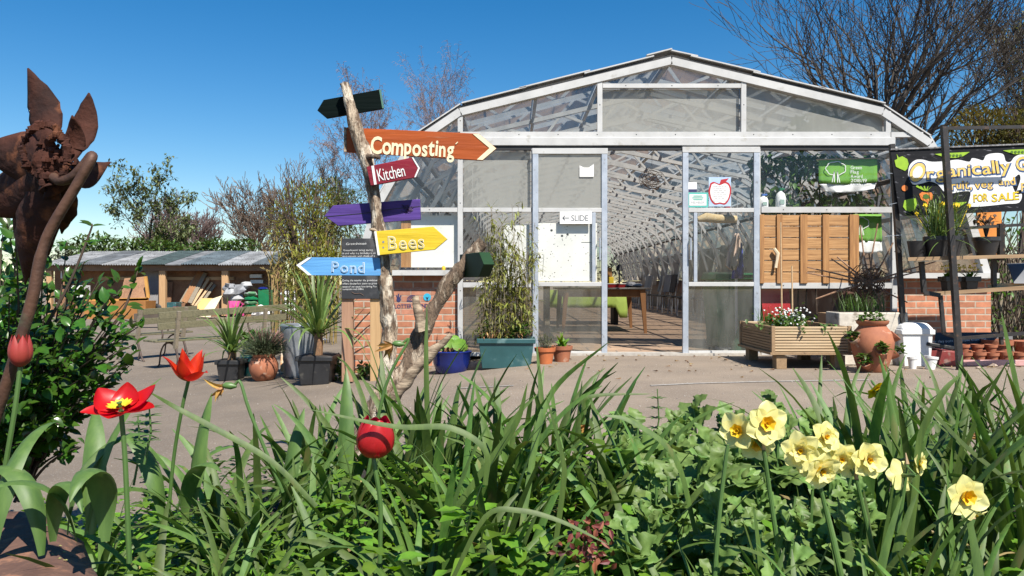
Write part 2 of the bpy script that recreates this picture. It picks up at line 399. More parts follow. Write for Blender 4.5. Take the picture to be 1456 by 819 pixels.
M['panel'] = wood('fence_panel', (.58, .33, .14), (.26, .12, .04), 0, k=1.3)
M['panelv'] = wood('fence_batten', (.50, .26, .095), (.24, .105, .035), 2, k=1.2)
M['ply'] = mat('chipboard', (.34, .18, .095), (.20, .10, .055), scale=3, rough=.85, c3=(.40, .24, .13), s3=40, t3=.6)
M['paper'] = mat('paper', (.82, .82, .80), (.74, .74, .72), rough=.7)
M['board'] = mat('whiteboard', (.84, .83, .78), (.72, .71, .66), scale=3, rough=.5, c3=(.4, .39, .36), s3=26, t3=.72)
M['slate'] = mat('chalkboard', (.030, .032, .036), (.02, .021, .024), scale=5, rough=.6, c3=(.07, .07, .072), s3=5, t3=.62)
M['chalk'] = mat('chalk', (.72, .72, .70), rough=.9)
M['blue'] = mat('blue_glaze', (.015, .03, .20), (.01, .018, .12), scale=6, rough=.12)
M['tealp'] = mat('teal_plastic', (.034, .112, .12), (.022, .08, .085), scale=4, rough=.45, c3=(.11, .2, .2), s3=7, t3=.64)
M['tealg'] = mat('teal_glaze', (.012, .075, .075), (.008, .035, .04), scale=6, rough=.15)
M['galv'] = mat('galvanised', (.42, .44, .47), (.30, .32, .34), scale=12, rough=.42, metal=.6)
M['cloth'] = mat('lime_cloth', (.50, .66, .14), (.42, .58, .11), rough=.8)
M['green'] = mat('flag_green', (.15, .38, .03), (.12, .32, .025), scale=5, rough=.7)
M['binG'] = mat('green_plastic', (.01, .19, .07), (.008, .14, .05), rough=.4)
M['red'] = mat('red_plastic', (.50, .03, .035), (.40, .02, .025), rough=.4)
M['pink'] = mat('pink_plastic', (.62, .06, .24), (.52, .05, .19), rough=.5)
M['navy'] = mat('navy_paint', (.02, .025, .12), (.03, .03, .10), rough=.7)
M['cyan'] = mat('blue_disc', (.03, .42, .62), (.03, .36, .55), rough=.6)
M['lf_dark'] = mat('leaf_dark', (.055, .13, .022), (.03, .085, .015), scale=20, rough=.35, transl=.3, island=.35)
M['lf_mid'] = mat('leaf_mid', (.09, .17, .03), (.06, .12, .02), scale=20, rough=.5, transl=.3, island=.35)
M['lf_lime'] = mat('leaf_lime', (.175, .32, .03), (.105, .225, .018), scale=20, rough=.5, transl=.35, island=.3)
M['lf_bamboo'] = mat('leaf_bamboo', (.27, .27, .06), (.17, .19, .035), scale=20, rough=.55, transl=.3, island=.5)
M['lf_strap'] = mat('leaf_strap', (.17, .25, .065), (.10, .17, .04), scale=10, rough=.45, transl=.25, island=.3, stretch=(6, 6, 1))
M['lf_daff'] = mat('leaf_daffodil', (.118, .205, .038), (.066, .13, .025), scale=1, rough=.56, transl=.25, island=.4, stretch=(70, 70, 5), c3=(.17, .17, .05), s3=.35, t3=.68)
M['lf_tulip'] = mat('leaf_tulip', (.115, .20, .046), (.075, .145, .034), scale=1, rough=.52, transl=.2, island=.22, stretch=(60, 60, 6), c3=(.16, .22, .08), s3=.4, t3=.66)
M['lf_poppy'] = mat('leaf_poppy', (.185, .285, .068), (.09, .165, .034), scale=30, rough=.55, transl=.25, island=.25)
M['lf_shrub'] = mat('leaf_shrub', (.066, .15, .018), (.032, .085, .010), scale=20, rough=.28, transl=.3, island=.4)
M['lf_laurel'] = mat('leaf_laurel', (.10, .16, .03), (.06, .10, .02), scale=2, rough=.4, transl=.2, island=.5)
M['stem'] = mat('stem_green', (.10, .19, .05), (.07, .14, .035), rough=.45)
M['bark'] = mat('bark', (.13, .095, .07), (.06, .045, .035), scale=12, rough=.9, bump=1)
M['twig'] = mat('twig_brown', (.10, .065, .045), (.06, .04, .028), rough=.85)

# ================================================================== SETTING
g = MB()
xs = [-900, -200, -60, -20] + [-10 + .25 * i for i in range(0, 57)] + [5, 8, 14, 30, 60, 200, 900]
ys = [-60, -6, 0, 1, 2, 3, 4, 5, 6, 7, 8, 9, 10, 12, 15, 20, 30, 45, 80, 200, 900]
g.grid([[V((x, y, gz(x))) for x in xs] for y in ys])
g.build('ground', M['tar'], kind='structure')
g = MB()                                              # the raised bed: a mound of soil
rows = []
for i in range(34):
    y = .35 + i * .095; row = []
    for j in range(70):
        x = -3.4 + j * .1
        far = lerp(2.35, 3.45, max(0, min(1, (x + 1.5) / .9))) + .2 * noise.noise(V((x * .9, 3, 1)))
        e = max(0, min(1, (far - y) / .3))
        row.append(V((x, y, gz(x) - .03 + (.15 - gz(x) * .7 + .05 * noise.noise(V((x * 5, y * 5, 0)))) * e)))
    rows.append(row)
g.grid(rows)
for i in range(1500):
    x = U(-2.6, 1.9); y = U(.8, 2.5 if x < -.9 else 3.2); g.blob((x, y, gz(x) * .3 + .10 + .05 * noise.noise(V((x * 5, y * 5, 0)))), U(.008, .03), 6, 1)
g.build('flower_bed_soil', M['soil'], kind='structure')
g = MB(); g.box((1.83, 23.4, .004), (7.0, 28.8, .012)); g.build('greenhouse_floor', M['slab'], kind='structure', loc=(0, 0, 0))
g = MB()                                              # worn chalk line on the tarmac
for a, b in (((925, 549), (985, 546)), ((985, 546), (1100, 543)), ((1100, 543), (1165, 542)), ((1165, 542), (1235, 541)), ((650, 553), (730, 549))):
    p, q = G(*a), G(*b); p.z += .006; q.z += .006; g.beam(p, q, .028, .003, (0, 0, 1))
M['chalkl'] = mat('faded_line', (.42, .40, .37), (.27, .25, .23), scale=40, rough=.9)
g.build('faded_white_line', M['chalkl'], kind='structure')
g = MB()                                              # grit and crumbs scattered near the wall
for i in range(900):
    p = G(U(100, 1456), 508 + abs(random.gauss(0, 60))); g.blob(p, U(.002, .008), 6)
g.build('grit', mat('grit_stone', (.42, .38, .33), (.2, .17, .14), scale=60), kind='stuff')

b_ = MB()
for i in range(150):
    p = G(U(470, 1456), 504 + abs(random.gauss(0, 12))); p.z += .012; b_.tube([p, p + V((U(-.02, .02), U(-.02, .02), .004)), p + V((U(-.04, .04), U(-.03, .03), 0))], [.001, .009, .001], 4)
b_.build('fallen_leaves', mat('leaf_litter', (.30, .18, .09), (.16, .10, .05), scale=60, island=.5), kind='stuff')
# ================================================================== GREENHOUSE
D = 8.93; K = D / F
def fx(px): return (px - CX) * K
def fz(py): return H - (py - HY) * K
GXC = fx(953)
HALF = [(0, 80), (298, 152), (365, 197), (418, 290), (447, 388), (449, 506)]
RIM = [(GXC - a * K, fz(b)) for a, b in reversed(HALF[:5])] + [(GXC + a * K, fz(b)) for a, b in HALF[1:5]]
YB = 37.0
gh = thing('greenhouse', 'large white framed glasshouse with a faceted roof, brick base and open sliding doors', 'greenhouse', (GXC, D, 0))
# brick base: the two front pieces and the two long sides
b = MB()
zt = fz(392)
b.hexa([(fx(490), D, -.5), (fx(656), D, -.5), (fx(656), D + .22, -.5), (fx(490), D + .22, -.5), (fx(490), D, zt), (fx(656), D, zt), (fx(656), D + .22, zt), (fx(490), D + .22, zt)])
b.build('brick_wall', M['brick'], gh); b = MB()
b.hexa([(fx(1272), D, -.2), (fx(1409), D, -.2), (fx(1409), D + .22, -.2), (fx(1272), D + .22, -.2), (fx(1272), D, zt), (fx(1409), D, zt), (fx(1409), D + .22, zt), (fx(1272), D + .22, zt)])
b.build('brick_wall', M['brick'], gh)
b = MB()
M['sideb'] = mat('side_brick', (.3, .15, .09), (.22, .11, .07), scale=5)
for s in (490, 1384):
    b = MB(); b.box((fx(s) + .11, (D + YB) / 2 + .3, (zt - .5) / 2), (.22, YB - D - .6, zt + .5)); b.build('side_wall', M['sideb'], gh)
# front frame: the rim, posts, glazing bars
b = MB(); y0 = D - .035
for (xa, za), (xb, zb) in zip(RIM, RIM[1:]): b.beam((xa, y0, za - .075), (xb, y0, zb - .07), .085, .10)
b.build('rim_frame', M['white'], gh)
b = MB()
for (xa, za), (xb, zb) in zip(RIM, RIM[1:]): b.beam((xa, y0 + .03, za - .012), (xb, y0 + .03, zb - .012), .02, .12)
b.build('gap_shade', M['dark'], gh)  # dark strip standing in for the shaded gap beneath the roof sheets
b = MB()                                              # overlapping roof edge sheets, each stepping over the last
def rimz(px):
    a = abs(px - 953)
    for (p, q), (r, s) in zip(HALF, HALF[1:]):
        if a <= r: return lerp(q, s, (a - p) / (r - p))
for i, (pa, pb) in enumerate([(657, 748), (738, 838), (830, 928), (918, 953.5), (952.5, 990), (980, 1078), (1068, 1170), (1160, 1254)]):
    up = .024 + (.022 if i in (3, 4) else .0) + .012 * (i % 2)
    b.beam((fx(pa), D + .08, fz(rimz(pa)) + up), (fx(pb), D + .08, fz(rimz(pb)) + up + .006), .014, .34, (0, 1, 0))
for s in (-1, 1):
    for (a, q), (r, t) in zip(HALF[1:4], HALF[2:5]):
        b.beam((GXC + s * a * K, D + .08, fz(q) + .022), (GXC + s * r * K * 1.004, D + .08, fz(t) + .022), .014, .30, (0, 1, 0))
b.build('roof_edge', M['white'], gh)
b = MB(); bolts = MB()
def fbar(px0, py0, px1, py1, w, m=0, d=.05, y=None):
    y = y0 - .012 if y is None else y
    b.m = m; p, q = V((fx(px0), y, fz(py0))), V((fx(px1), y, fz(py1))); b.beam(p, q, w * K, d)
    n_ = max(1, int((q - p).length / .42)); 
    for i in range(n_):
        c = p.lerp(q, (i + .5) / n_); c.y -= d / 2 + .001; disc(bolts, c, .007, k=6)
fbar(655, 193, 1262, 193, 8)
fbar(852, 113, 852, 189, 7); fbar(1055, 113, 1055, 189, 7)
fbar(655, 158, 655, 189, 7); fbar(1259, 160, 1259, 189, 7); fbar(1263, 193, 1308, 193, 7)
fbar(856, 124, 1051, 124, 6)
fbar(655, 197, 655, 506, 7); fbar(1268, 210, 1268, 506, 7)
fbar(572, 299, 651, 299, 6); fbar(659, 299, 757, 299, 6)
fbar(659, 405, 757, 405, 7); fbar(1080, 299, 1264, 299, 8); fbar(1080, 406, 1264, 406, 8)
fbar(1076, 213, 1076, 500, 5); fbar(757.5, 213, 757.5, 502, 4)
b.box((fx(608), D + .02, fz(388)), (fx(656) - fx(560), .30, .06)); b.box((fx(1340), D + .02, fz(392)), (fx(1416) - fx(1274), .30, .06))
fbar(659, 503, 757, 503, 5); fbar(1080, 503, 1264, 503, 5)
b.build('glazing_bars', [M['white'], M['alu']], gh)
b = MB(); b.box((fx(957), D - .045, fz(203)), (fx(1268) - fx(646), .09, .095)); b.build('gutter_beam', M['white'], gh, bevel=.006)
b = MB(); b.box((fx(957), D - .04, fz(211.5)), (fx(1268) - fx(650), .06, .05)); b.build('door_track', M['dark'], gh)
# panes
GL = {'clear': glass('clear_glass', .12, (.84, .88, .90), (.36, .38, .41), 1.2, refl=.03, dmin=.015), 'clean': glass('clean_glass', .05, (.96, .97, .97), (.5, .5, .5), 2, refl=.015, dmin=0),
      'milky': glass('milky_glass', .82, (.72, .75, .73), (.50, .50, .46), .9, lo=.25, hi=.6, dmin=.52, refl=.03),
      'low': glass('grimy_glass', .6, (.70, .72, .70), (.33, .33, .30), 2.2, lo=.3, hi=.75, dmin=.10, refl=.05),
      'roof': glass('roof_glass', .13, (.54, .54, .53), (.42, .43, .44), .6, lo=.4, hi=.8, dmin=.015, refl=.03)}
def pane(kind, pts, y=D + .004, parent=None):
    q = MB(); q.quad(*[(fx(a), y, fz(c)) for a, c in pts]); return q.build('glass_pane', GL[kind], parent or gh, smooth=False)
pane('clear', [(856, 121), (1051, 121), (1040, 107), (953, 86), (870, 106)])
pane('milky', [(856, 189), (1051, 189), (1051, 127), (856, 127)])
pane('clear', [(659, 189), (754, 189), (754, 133), (659, 158)]); pane('clear', [(756, 189), (848, 189), (848, 112), (756, 133)])
pane('milky', [(1059, 189), (1255, 189), (1255, 158), (1059, 112)])
pane('low', [(1263, 189), (1300, 189), (1263, 163)]); pane('clear', [(651, 189), (604, 189), (651, 162)])
pane('clear', [(602, 197), (651, 197), (651, 296), (542, 296), (588, 206)])
pane('milky', [(659, 215), (754, 215), (754, 296), (659, 296)])
pane('clean', [(540, 302), (651, 302), (651, 380), (512, 380)]); pane('clean', [(659, 302), (754, 302), (754, 402), (659, 402)])
pane('low', [(659, 408), (754, 408), (754, 501), (659, 501)])
pane('clean', [(1080, 215), (1264, 215), (1264, 296), (1080, 296)]); pane('clean', [(1080, 303), (1264, 303), (1264, 403), (1080, 403)])
pane('clean', [(1080, 409), (1264, 409), (1264, 501), (1080, 501)])
pane('low', [(1272, 197), (1310, 197), (1362, 290), (1272, 290)]); pane('clear', [(1272, 292), (1364, 292), (1390, 384), (1272, 384)])
bolts.build('bolts', M['dark'], gh, smooth=False)
# long roof and side glazing
rg = MB()
for (xa, za), (xb, zb) in zip(RIM, RIM[1:]): rg.quad((xa, D + .1, za), (xb, D + .1, zb), (xb, YB, zb), (xa, YB, za))
rg.build('roof_glazing', GL['roof'], gh, smooth=False)
rg = MB(); rg.quad(*[(x, YB, z) for x, z in RIM]); rg.build('end_glazing', GL['roof'], gh, smooth=False)
# lattice roof frames, one every 1.3 m
def truss(y):
    b = MB(); inner = []
    ctr = V((GXC, 0, 1.2))
    ins = [V((x, y, z)) + (V((GXC, y, .9)) - V((x, y, z))).normalized() * .10 for x, z in RIM]
    low = [V((x, y, z)) + (V((GXC, y, .9)) - V((x, y, z))).normalized() * .40 for x, z in RIM]
    for P, w in ((ins, .055), (low, .055)):
        for p, q in zip(P, P[1:]): b.beam(p, q, w, .05)
    for (p, q), (r, s) in zip(zip(ins, ins[1:]), zip(low, low[1:])):
        n_ = max(1, round((q - p).length / .7))
        for i in range(n_):
            a0, a1 = r.lerp(s, i / n_), r.lerp(s, (i + 1) / n_); t = p.lerp(q, (i + .5) / n_)
            b.beam(a0, t, .034, .03); b.beam(t, a1, .034, .03)
    for sx in (-1, 1):
        x = GXC + sx * 2.35; b.beam((x, y, 2.5), (x, y, 1.75), .014, .014)
    return b
t0 = truss(10.3).build('roof_truss', M['truss'], gh)
for i in range(1, 20):
    o = t0.copy(); col.objects.link(o); o.parent = gh; o.location = (0, i * 1.35, 0)
b = MB()                                              # long purlins and gutters
for (x, z), r in zip(RIM, (.05, .05, .05, .05, .06, .05, .05, .05, .05)): b.beam((x, D + .1, z - .04), (x, YB, z - .04), r, .05, (1, 0, 0))
for s in (-1, 1):
    for a, dz in ((95, 0), (190, 0)):
        x = GXC + s * a * K; z = fz(rimz(953 + a)); b.beam((x, D + .1, z - .03), (x, YB, z - .03), .035, .04, (1, 0, 0))
b.build('purlins', M['truss'], gh)
b = MB()
for s in (-1, 1):
    b.tube([(GXC + s * 3.02, D + .6, 2.13), (GXC + s * 3.02, YB, 2.13)], .03, 6)
b.build('hanging_rail', mat('rusty_pipe', (.05, .035, .03), (.03, .02, .018)), gh)
# sliding doors
def door(x0, x1, ztop, zbot, hx, low_kind):
    f = MB(); y = D - .085
    for p in (x0 + 4, x1 - 4): f.box((fx(p), y, (fz(ztop) + fz(zbot)) / 2), (8 * K, .045, fz(ztop) - fz(zbot)))
    f.m = 1
    for p, w in ((ztop + 4, 8), (300, 6), (404, 6), (zbot - 3, 7)): f.box(((fx(x0) + fx(x1)) / 2, y - .003, fz(p)), (fx(x1) - fx(x0) - 16.2 * K if p != ztop + 4 else fx(x1) - fx(x0) + .01, .045, w * K))
    f.m = 0
    f.box((fx(hx), y - .002, (fz(303.2) + fz(400.8)) / 2), (5 * K, .04, fz(303.2) - fz(400.8)))
    fr = f.build('sliding_door', [M['alu'], M['white']], gh, bevel=.003)
    pane('milky' if x0 < 800 else 'clear', [(x0 + 8, ztop + 8), (x1 - 8, ztop + 8), (x1 - 8, 297), (x0 + 8, 297)], y, fr)
    pane('clean', [(x0 + 8, 303), (x1 - 8, 303), (x1 - 8, 401), (x0 + 8, 401)], y, fr)
    pane(low_kind, [(x0 + 8, 407), (x1 - 8, 407), (x1 - 8, zbot - 7), (x0 + 8, zbot - 7)], y, fr)
    return fr
dl = door(757, 862, 213, 505, 843, 'low'); dr = door(968, 1076, 211, 504, 986, 'low')
for fr, hx in ((dl, 851), (dr, 978)):
    h = MB(); yy = D - .15
    h.tube([(fx(hx), yy + .05, fz(340)), (fx(hx), yy, fz(340)), (fx(hx), yy, fz(370)), (fx(hx), yy + .05, fz(370))], .009, 8)
    h.build('handle', M['alu'], fr)
b = MB(); b.box((fx(914), D - .05, .012), (fx(1080) - fx(755), .2, .03)); b.build('threshold', mat('worn_concrete', (.5, .47, .42), (.36, .33, .29), scale=20), gh)

# ---------------------------------------------------------- notices and boards on or just inside the glass
b = MB(); b.box((fx(817.5), D - .125, fz(311)), (45 * K, .012, 17 * K)); sg = b.build('slide_sign', M['paper'], loc=(fx(817), D - .125, fz(311)), label='white plate with an arrow and the word SLIDE on the left sliding door', cat='door sign')
b = MB(); write(b, 'SLIDE', (fx(811), D - .131, fz(315.5)), (fx(835), D - .131, fz(315.5)), 8.4 * K, lift=.001)
yy = D - .1325; b.beam((fx(799), yy, fz(311.3)), (fx(808), yy, fz(311.3)), .008, .001); b.beam((fx(799), yy, fz(311.3)), (fx(802.5), yy, fz(308)), .008, .001); b.beam((fx(799), yy, fz(311.3)), (fx(802.5), yy, fz(314.6)), .008, .001)
b.build('lettering', mat('grey_ink', (.09, .10, .12)), sg)
b = MB(); b.prism([(fx(p), D - .10, fz(q)) for p, q in ((823, 237), (829, 240), (836, 240), (843, 235), (843, 253), (823, 253))], (0, .003, 0))
o = b.build('torn_notice', M['paper'], loc=(fx(833), D - .1, fz(253)), label='small torn white paper taped high on the left sliding door', cat='notice')
b = MB(); b.box((fx(806), D - .05, fz(359)), (84 * K, .012, 82 * K))
o = b.build('whiteboard', M['board'], loc=(fx(806), D - .05, fz(402)), bevel=.004, label='speckled pin board with black dots behind the glass of the left sliding door', cat='board')
b = MB(); rr = random.Random(4)
for i in range(70):
    p = V((fx(rr.uniform(764, 848)), D - .0565, fz(rr.uniform(320, 398)))); disc(b, p, rr.choice((.003, .004, .006, .015 if i % 9 == 0 else .005)), k=7)
b.beam((fx(826), D - .057, fz(345)), (fx(842), D - .057, fz(345)), .006, .001); b.beam((fx(773), D - .057, fz(362)), (fx(771), D - .057, fz(392)), .004, .001)
b.build('spots', M['dark'], o, smooth=False)
b = MB(); b.box((fx(611), D + .04, fz(343)), (84 * K, .02, 74 * K)); b.build('painted_sheet', M['board'], loc=(fx(620), D + .12, fz(378)), label='plain white panel standing in the window left of the bamboo', cat='panel')
b = MB(); b.box((fx(735), D + .04, fz(360)), (36 * K, .02, 82 * K)); b.build('painted_sheet', M['board'], loc=(fx(733), D + .15, fz(401)), label='narrow white panel inside the glass directly behind the bamboo', cat='panel')
b = MB(); b.box((fx(577), D + .02, fz(345)), (14 * K, .012, 70 * K)); b.build('wood_plank', M['panelv'], loc=(fx(582), D + .2, fz(380)), label='orange brown plank upright inside the window beside the white panel', cat='plank')
b = MB(); b.lathe([(.0, 0), (.02, 0), (.022, .03), (.012, .045), (0, .05)], (fx(631), D - .02, fz(384)), 10); b.build('yellow_stopper', mat('yellow_plastic', (.75, .45, .02)), loc=(fx(631), D, fz(384)), label='tiny yellow cap sitting on the left window sill', cat='stopper')
# membership cards and apple poster on the right door's upper glass
yd = D - .092
b = MB(); b.box((fx(981), yd, fz(267)), (14 * K, .003, 13 * K)); o = b.build('small_notice', M['paper'], loc=(fx(981), yd, fz(274)), label='small white card with a blue foot above the teal card on the right door', cat='notice')
b = MB(); b.box((fx(981), yd - .002, fz(272.5)), (14 * K, .003, 4 * K)); b.build('blue_strip', M['navy'], o)
b = MB(); b.box((fx(989.5), yd, fz(285.5)), (29 * K, .003, 21 * K)); o = b.build('member_card', mat('teal_card', (.10, .48, .42)), loc=(fx(989), yd, fz(296)), label='white card with a teal border reading MEMBER on the right door', cat='notice')
b = MB(); b.box((fx(989.5), yd - .003, fz(285.5)), (24 * K, .002, 16 * K)); cd = b.build('card_face', M['paper'], o)
b = MB(); write(b, 'MEMBER', (fx(980), yd - .0045, fz(291)), (fx(999), yd - .0045, fz(291)), 3.6 * K); b.build('lettering', mat('grey_ink_pale', (.3, .33, .35)), o)
b = MB()
for i, (a, w) in enumerate(((280, 13), (282.6, 16), (285.2, 13))): b.beam((fx(989.5 - w / 2), yd - .005, fz(a)), (fx(989.5 + w / 2), yd - .005, fz(a)), .011, .001)
b.build('emblem', mat('teal_ink', (.06, .4, .3)), o)
b = MB(); b.box((fx(1020.5), yd, fz(274)), (31 * K, .003, 41 * K)); o = b.build('apple_poster', mat('pale_blue_paper', (.45, .60, .82)), loc=(fx(1020), yd, fz(295)), label='pale blue poster with a big red apple outline on the right door', cat='poster')
app = [(1007, 262), (1012, 260), (1020, 263), (1028, 260), (1034, 263), (1036.5, 272), (1034, 284), (1028, 292), (1020.5, 291), (1013, 292), (1007, 285), (1004.5, 273)]
app = smooth_path([(a, c, 0) for a, c in app] + [(1007, 262, 0)], 3)
def sc_(k): return [(fx(1020.5 + (p.x - 1020.5) * k), yd - .003 - (.002 if k < 1 else 0), fz(276.5 + (p.y - 276.5) * k)) for p in app[:-1]]
b = MB(); b.quad(*sc_(1)); b.prism([(fx(p), yd - .0035, fz(q)) for p, q in ((1020, 263), (1022, 257), (1033, 255), (1028, 261), (1022, 263))], (0, .002, 0)); b.build('apple_outline', M['red'], o, smooth=False)
b = MB(); b.quad(*sc_(.86)); b.build('apple_face', M['paper'], o, smooth=False)
b = MB()
for i in range(8): scrawl(b, (fx(1011), yd - .006, fz(267 + i * 2.9)), (fx(1030), yd - .006, fz(267 + i * 2.9)), 1.2 * K, .0018, seed=i, lift=.0005)
b.build('small_print', mat('grey_print', (.28, .25, .27)), o)
b = MB(); b.lathe([(0, 0), (.035, 0), (.038, .1), (.03, .13), (0, .135)], (fx(1038), D + .12, fz(297)), 12); b.build('red_tub', M['red'], loc=(fx(1038), D + .12, fz(297)), label='small red tub on the ledge beside the apple poster', cat='tub')
# wooden panel in the right bay
b = MB(); yp = D - .062
for i in range(6): b.box((fx(1146.5), yp, fz(306 + (i + .5) * 16.2)), (138 * K, .012, 15.1 * K), ry=U(-.002, .002))
o = b.build('timber_hoarding', M['panel'], loc=(fx(1146), yp, fz(403)), bevel=.003, label='close boarded orange timber panel with upright battens right of the doors', cat='panel')
b = MB()
for p, w in ((1080, 6), (1105, 8), (1139, 10), (1170, 9), (1210, 13)): b.box((fx(p), yp - .018, fz(354.5)), (w * K, .024, 97 * K))
b.build('batten', M['panelv'], o, bevel=.003)
b = MB(); b.tube([(fx(1096), yp - .05, fz(354)), (fx(1101), yp - .05, fz(361)), (fx(1100), yp - .05, fz(370)), (fx(1098), yp - .05, fz(381))], [.018, .022, .018, .02], 6); b.build('pale_peg', mat('pale_peg', (.8, .66, .45)), loc=(fx(1098), yp - .05, fz(381)), label='small pale wooden hook fixed to the timber panel', cat='hook')
# flags
def tree_mark(b, cx_, cy_, s, y):                     # tree outline of the flag
    pts = []
    for i in range(40):
        q = 2 * math.pi * i / 40; r = 1 + .12 * abs(math.sin(q * 3.5))
        pts.append(V((fx(cx_ + math.cos(q) * r * 1.25 * s), y, fz(cy_ - math.sin(q) * r * .85 * s))))
    for i in range(40):
        if i not in (28, 29, 30, 31): b.beam(pts[i], pts[(i + 1) % 40], .0085 * s / 10, .001)
    for dx, dy in ((-.4, 2.2), (.35, 2.25)):
        for a in (-.12, .18): b.beam((fx(cx_ + dx * s * .5), y, fz(cy_ + .35 * s)), (fx(cx_ + (dx + a) * s), y, fz(cy_ + dy * s * .85)), .009 * s / 10, .001)
def flagm(pts_top, pts_bot, y, n=16, amp=.012):
    b = MB(); rows = []
    for j in range(7):
        r = []
        for i in range(n + 1):
            t = i / n; u = j / 6; a = V(pts_top[0]).lerp(V(pts_top[1]), t); c = V(pts_bot[0]).lerp(V(pts_bot[1]), t)
            p = a.lerp(c, u); r.append(V((fx(p.x), y + amp * math.sin(t * 9 + u * 2) * u + amp * .8 * math.sin(t * 23) * u, fz(p.y + u * 3 * math.sin(t * 3.14)))))
        rows.append(r)
    b.grid(rows); return b
yf = D + .045
o = flagm(((1166, 226, 0), (1250, 224, 0)), ((1167, 259, 0), (1249, 258, 0)), yf).build('green_flag', M['green'], solid=.002, loc=(fx(1208), yf, fz(226)), label='green flag with white tree and writing hung inside the upper right window', cat='flag')
b = MB(); b.tube([(fx(1163), yf, fz(226)), (fx(1251), yf, fz(224))], .008, 8); b.build('flag_pole', M['pine'], o)
b = MB(); ym = yf - .018; tree_mark(b, 1190, 239, 10.5, ym)
for i, s in enumerate(('Green', 'Flag', 'Award', '2018/19')): write(b, s, (fx(1211), ym, fz(240 + i * 6.2)), (fx(1211 + (16, 11.5, 17, 23)[i]), ym, fz(240 + i * 6.2)), 5 * K)
b.build('flag_print', M['paper'], o)
b = flagm(((1167, 261, 0), (1249, 260, 0)), ((1178, 272, 0), (1244, 268, 0)), yf + .005, amp=.02); b.build('white_hem', M['paper'], o, solid=.002)
o = flagm(((1216, 304, 0), (1256, 304, 0)), ((1216, 340, 0), (1256, 343, 0)), yf).build('green_flag', M['green'], solid=.002, loc=(fx(1236), yf, fz(304)), label='second green flag with white hem hung beside the timber panel', cat='flag')
b = MB(); tree_mark(b, 1225, 317, 9, ym); b.build('flag_print', M['paper'], o)
b = flagm(((1216, 341, 0), (1256, 344, 0)), ((1216, 357, 0), (1256, 357, 0)), yf - .004); b.build('white_hem', M['paper'], o, solid=.002)
# bottles on the ledge inside the right window
def bottle(px, label, capc, h, first=[None]):
    t = thing('spray_bottle', label, 'bottle', (fx(px), D + .12, fz(295)), 'bottles on the window ledge')
    c = WL[t.name]
    b = MB(); b.lathe([(0, 0), (.05, 0), (.058, .02), (.058, h * .55), (.045, h * .72), (.018, h * .82), (.018, h * .86)], c, 14); b.build('bottle_body', M['paper'], t)
    b = MB(); b.lathe([(.022, h * .86), (.024, h), (.0, h)], c, 10); b.m = 0; b.box(c + V((.02, 0, h * .95)), (.05, .02, .018)); b.build('cap', capc, t)
    b = MB(); b.box(c + V((0, -.06, h * .3)), (.05, .003, h * .22)); b.build('bottle_label', mat('pale_label', (.3, .42, .36)), t)
bottle(1090, 'squat white bottle with a blue cap on the ledge', mat('blue_cap', (.06, .16, .5)), .17)
bottle(1115, 'tall white bottle with a green pump on the ledge', M['binG'], .24)
b = MB(); b.box((fx(1079.5), D + .1, fz(283)), (7 * K, .05, 26 * K)); o = b.build('drink_carton', M['paper'], loc=(fx(1079), D + .1, fz(296)), bevel=.003, label='narrow white and green carton beside the door frame on the ledge', cat='carton')
b = MB(); b.box((fx(1079.5), D + .074, fz(287)), (6 * K, .004, 8 * K)); b.build('green_band', M['binG'], o)
b = MB(); b.box((fx(1172), D + .14, fz(298.5)), (180 * K, .2, .02)); b.build('window_ledge', M['white'], loc=(fx(1172), D + .14, fz(298)), label='white ledge inside the right window carrying bottles', cat='ledge')
# seen through the glass of the right door
b = MB(); pts = [W(x, y, 9.3) for x, y in ((992, 312), (1003, 309), (1020, 311), (1047, 312))]
b.tube(pts, [.03, .06, .055, .045], 10); o = b.build('plush_roll', mat('fur', (.52, .36, .16), (.62, .5, .32), scale=30, rough=.9, bump=1), loc=pts[1], label='long furry beige roll stuffed behind the right door glass', cat='draught excluder')
def coat(pts, y, m, label):
    b = MB(); rows = []
    for j, (xa, xb, py) in enumerate(pts):
        rows.append([W(lerp(xa, xb, t), py, y + .03 * math.sin(t * 10 + j)) for t in [i / 10 for i in range(11)]])
    b.grid(rows); b.build('hanging_coat', m, solid=.01, loc=W((pts[0][0] + pts[0][1]) / 2, pts[0][2], y), label=label, cat='coat')
coat([(1046, 1050, 332), (1041, 1053, 340), (1034, 1052, 360), (1031, 1049, 378), (1040, 1046, 384)], 9.25, mat('cream_cloth', (.62, .48, .40), (.5, .38, .3)), 'cream coat hanging inside behind the right door glass')
coat([(1050, 1054, 345), (1047, 1056, 356), (1043, 1057, 380), (1040, 1057, 396)], 9.3, mat('blue_cloth', (.07, .09, .45), (.05, .06, .3)), 'blue coat hanging beside the cream coat inside')
b = MB(); b.tube([W(1047, 503, 9.36), W(1047, 325, 9.36)], .018, 8); b.box((2.72, 9.4, .02), (.4, .4, .04)); b.build('coat_stand', M['truss'], loc=(2.72, 9.4, 0), label='grey coat stand just inside behind the right door', cat='stand')
b = MB(); c = V((2.78, 9.75, 0)); b.hexa([c + V(q) for q in ((-.25, -.3, .03), (.25, -.3, .03), (.25, .3, .03), (-.25, .3, .03), (-.3, -.36, .85), (.3, -.36, .85), (.3, .36, .85), (-.3, .36, .85))]); 
t = thing('wheelie_bin', 'green wheeled bin blurred behind the grimy lower glass of the right door', 'bin', c); b.build('bin_body', M['binG'], t, bevel=.02)
b = MB(); b.hexa([c + V(q) for q in ((-.32, -.4, .86), (.32, -.4, .86), (.32, .4, .86), (-.32, .4, .86), (-.28, -.3, .94), (.28, -.3, .94), (.28, .38, .97), (-.28, .38, .97))]); b.build('lid', M['binG'], t, bevel=.02)
b = MB()
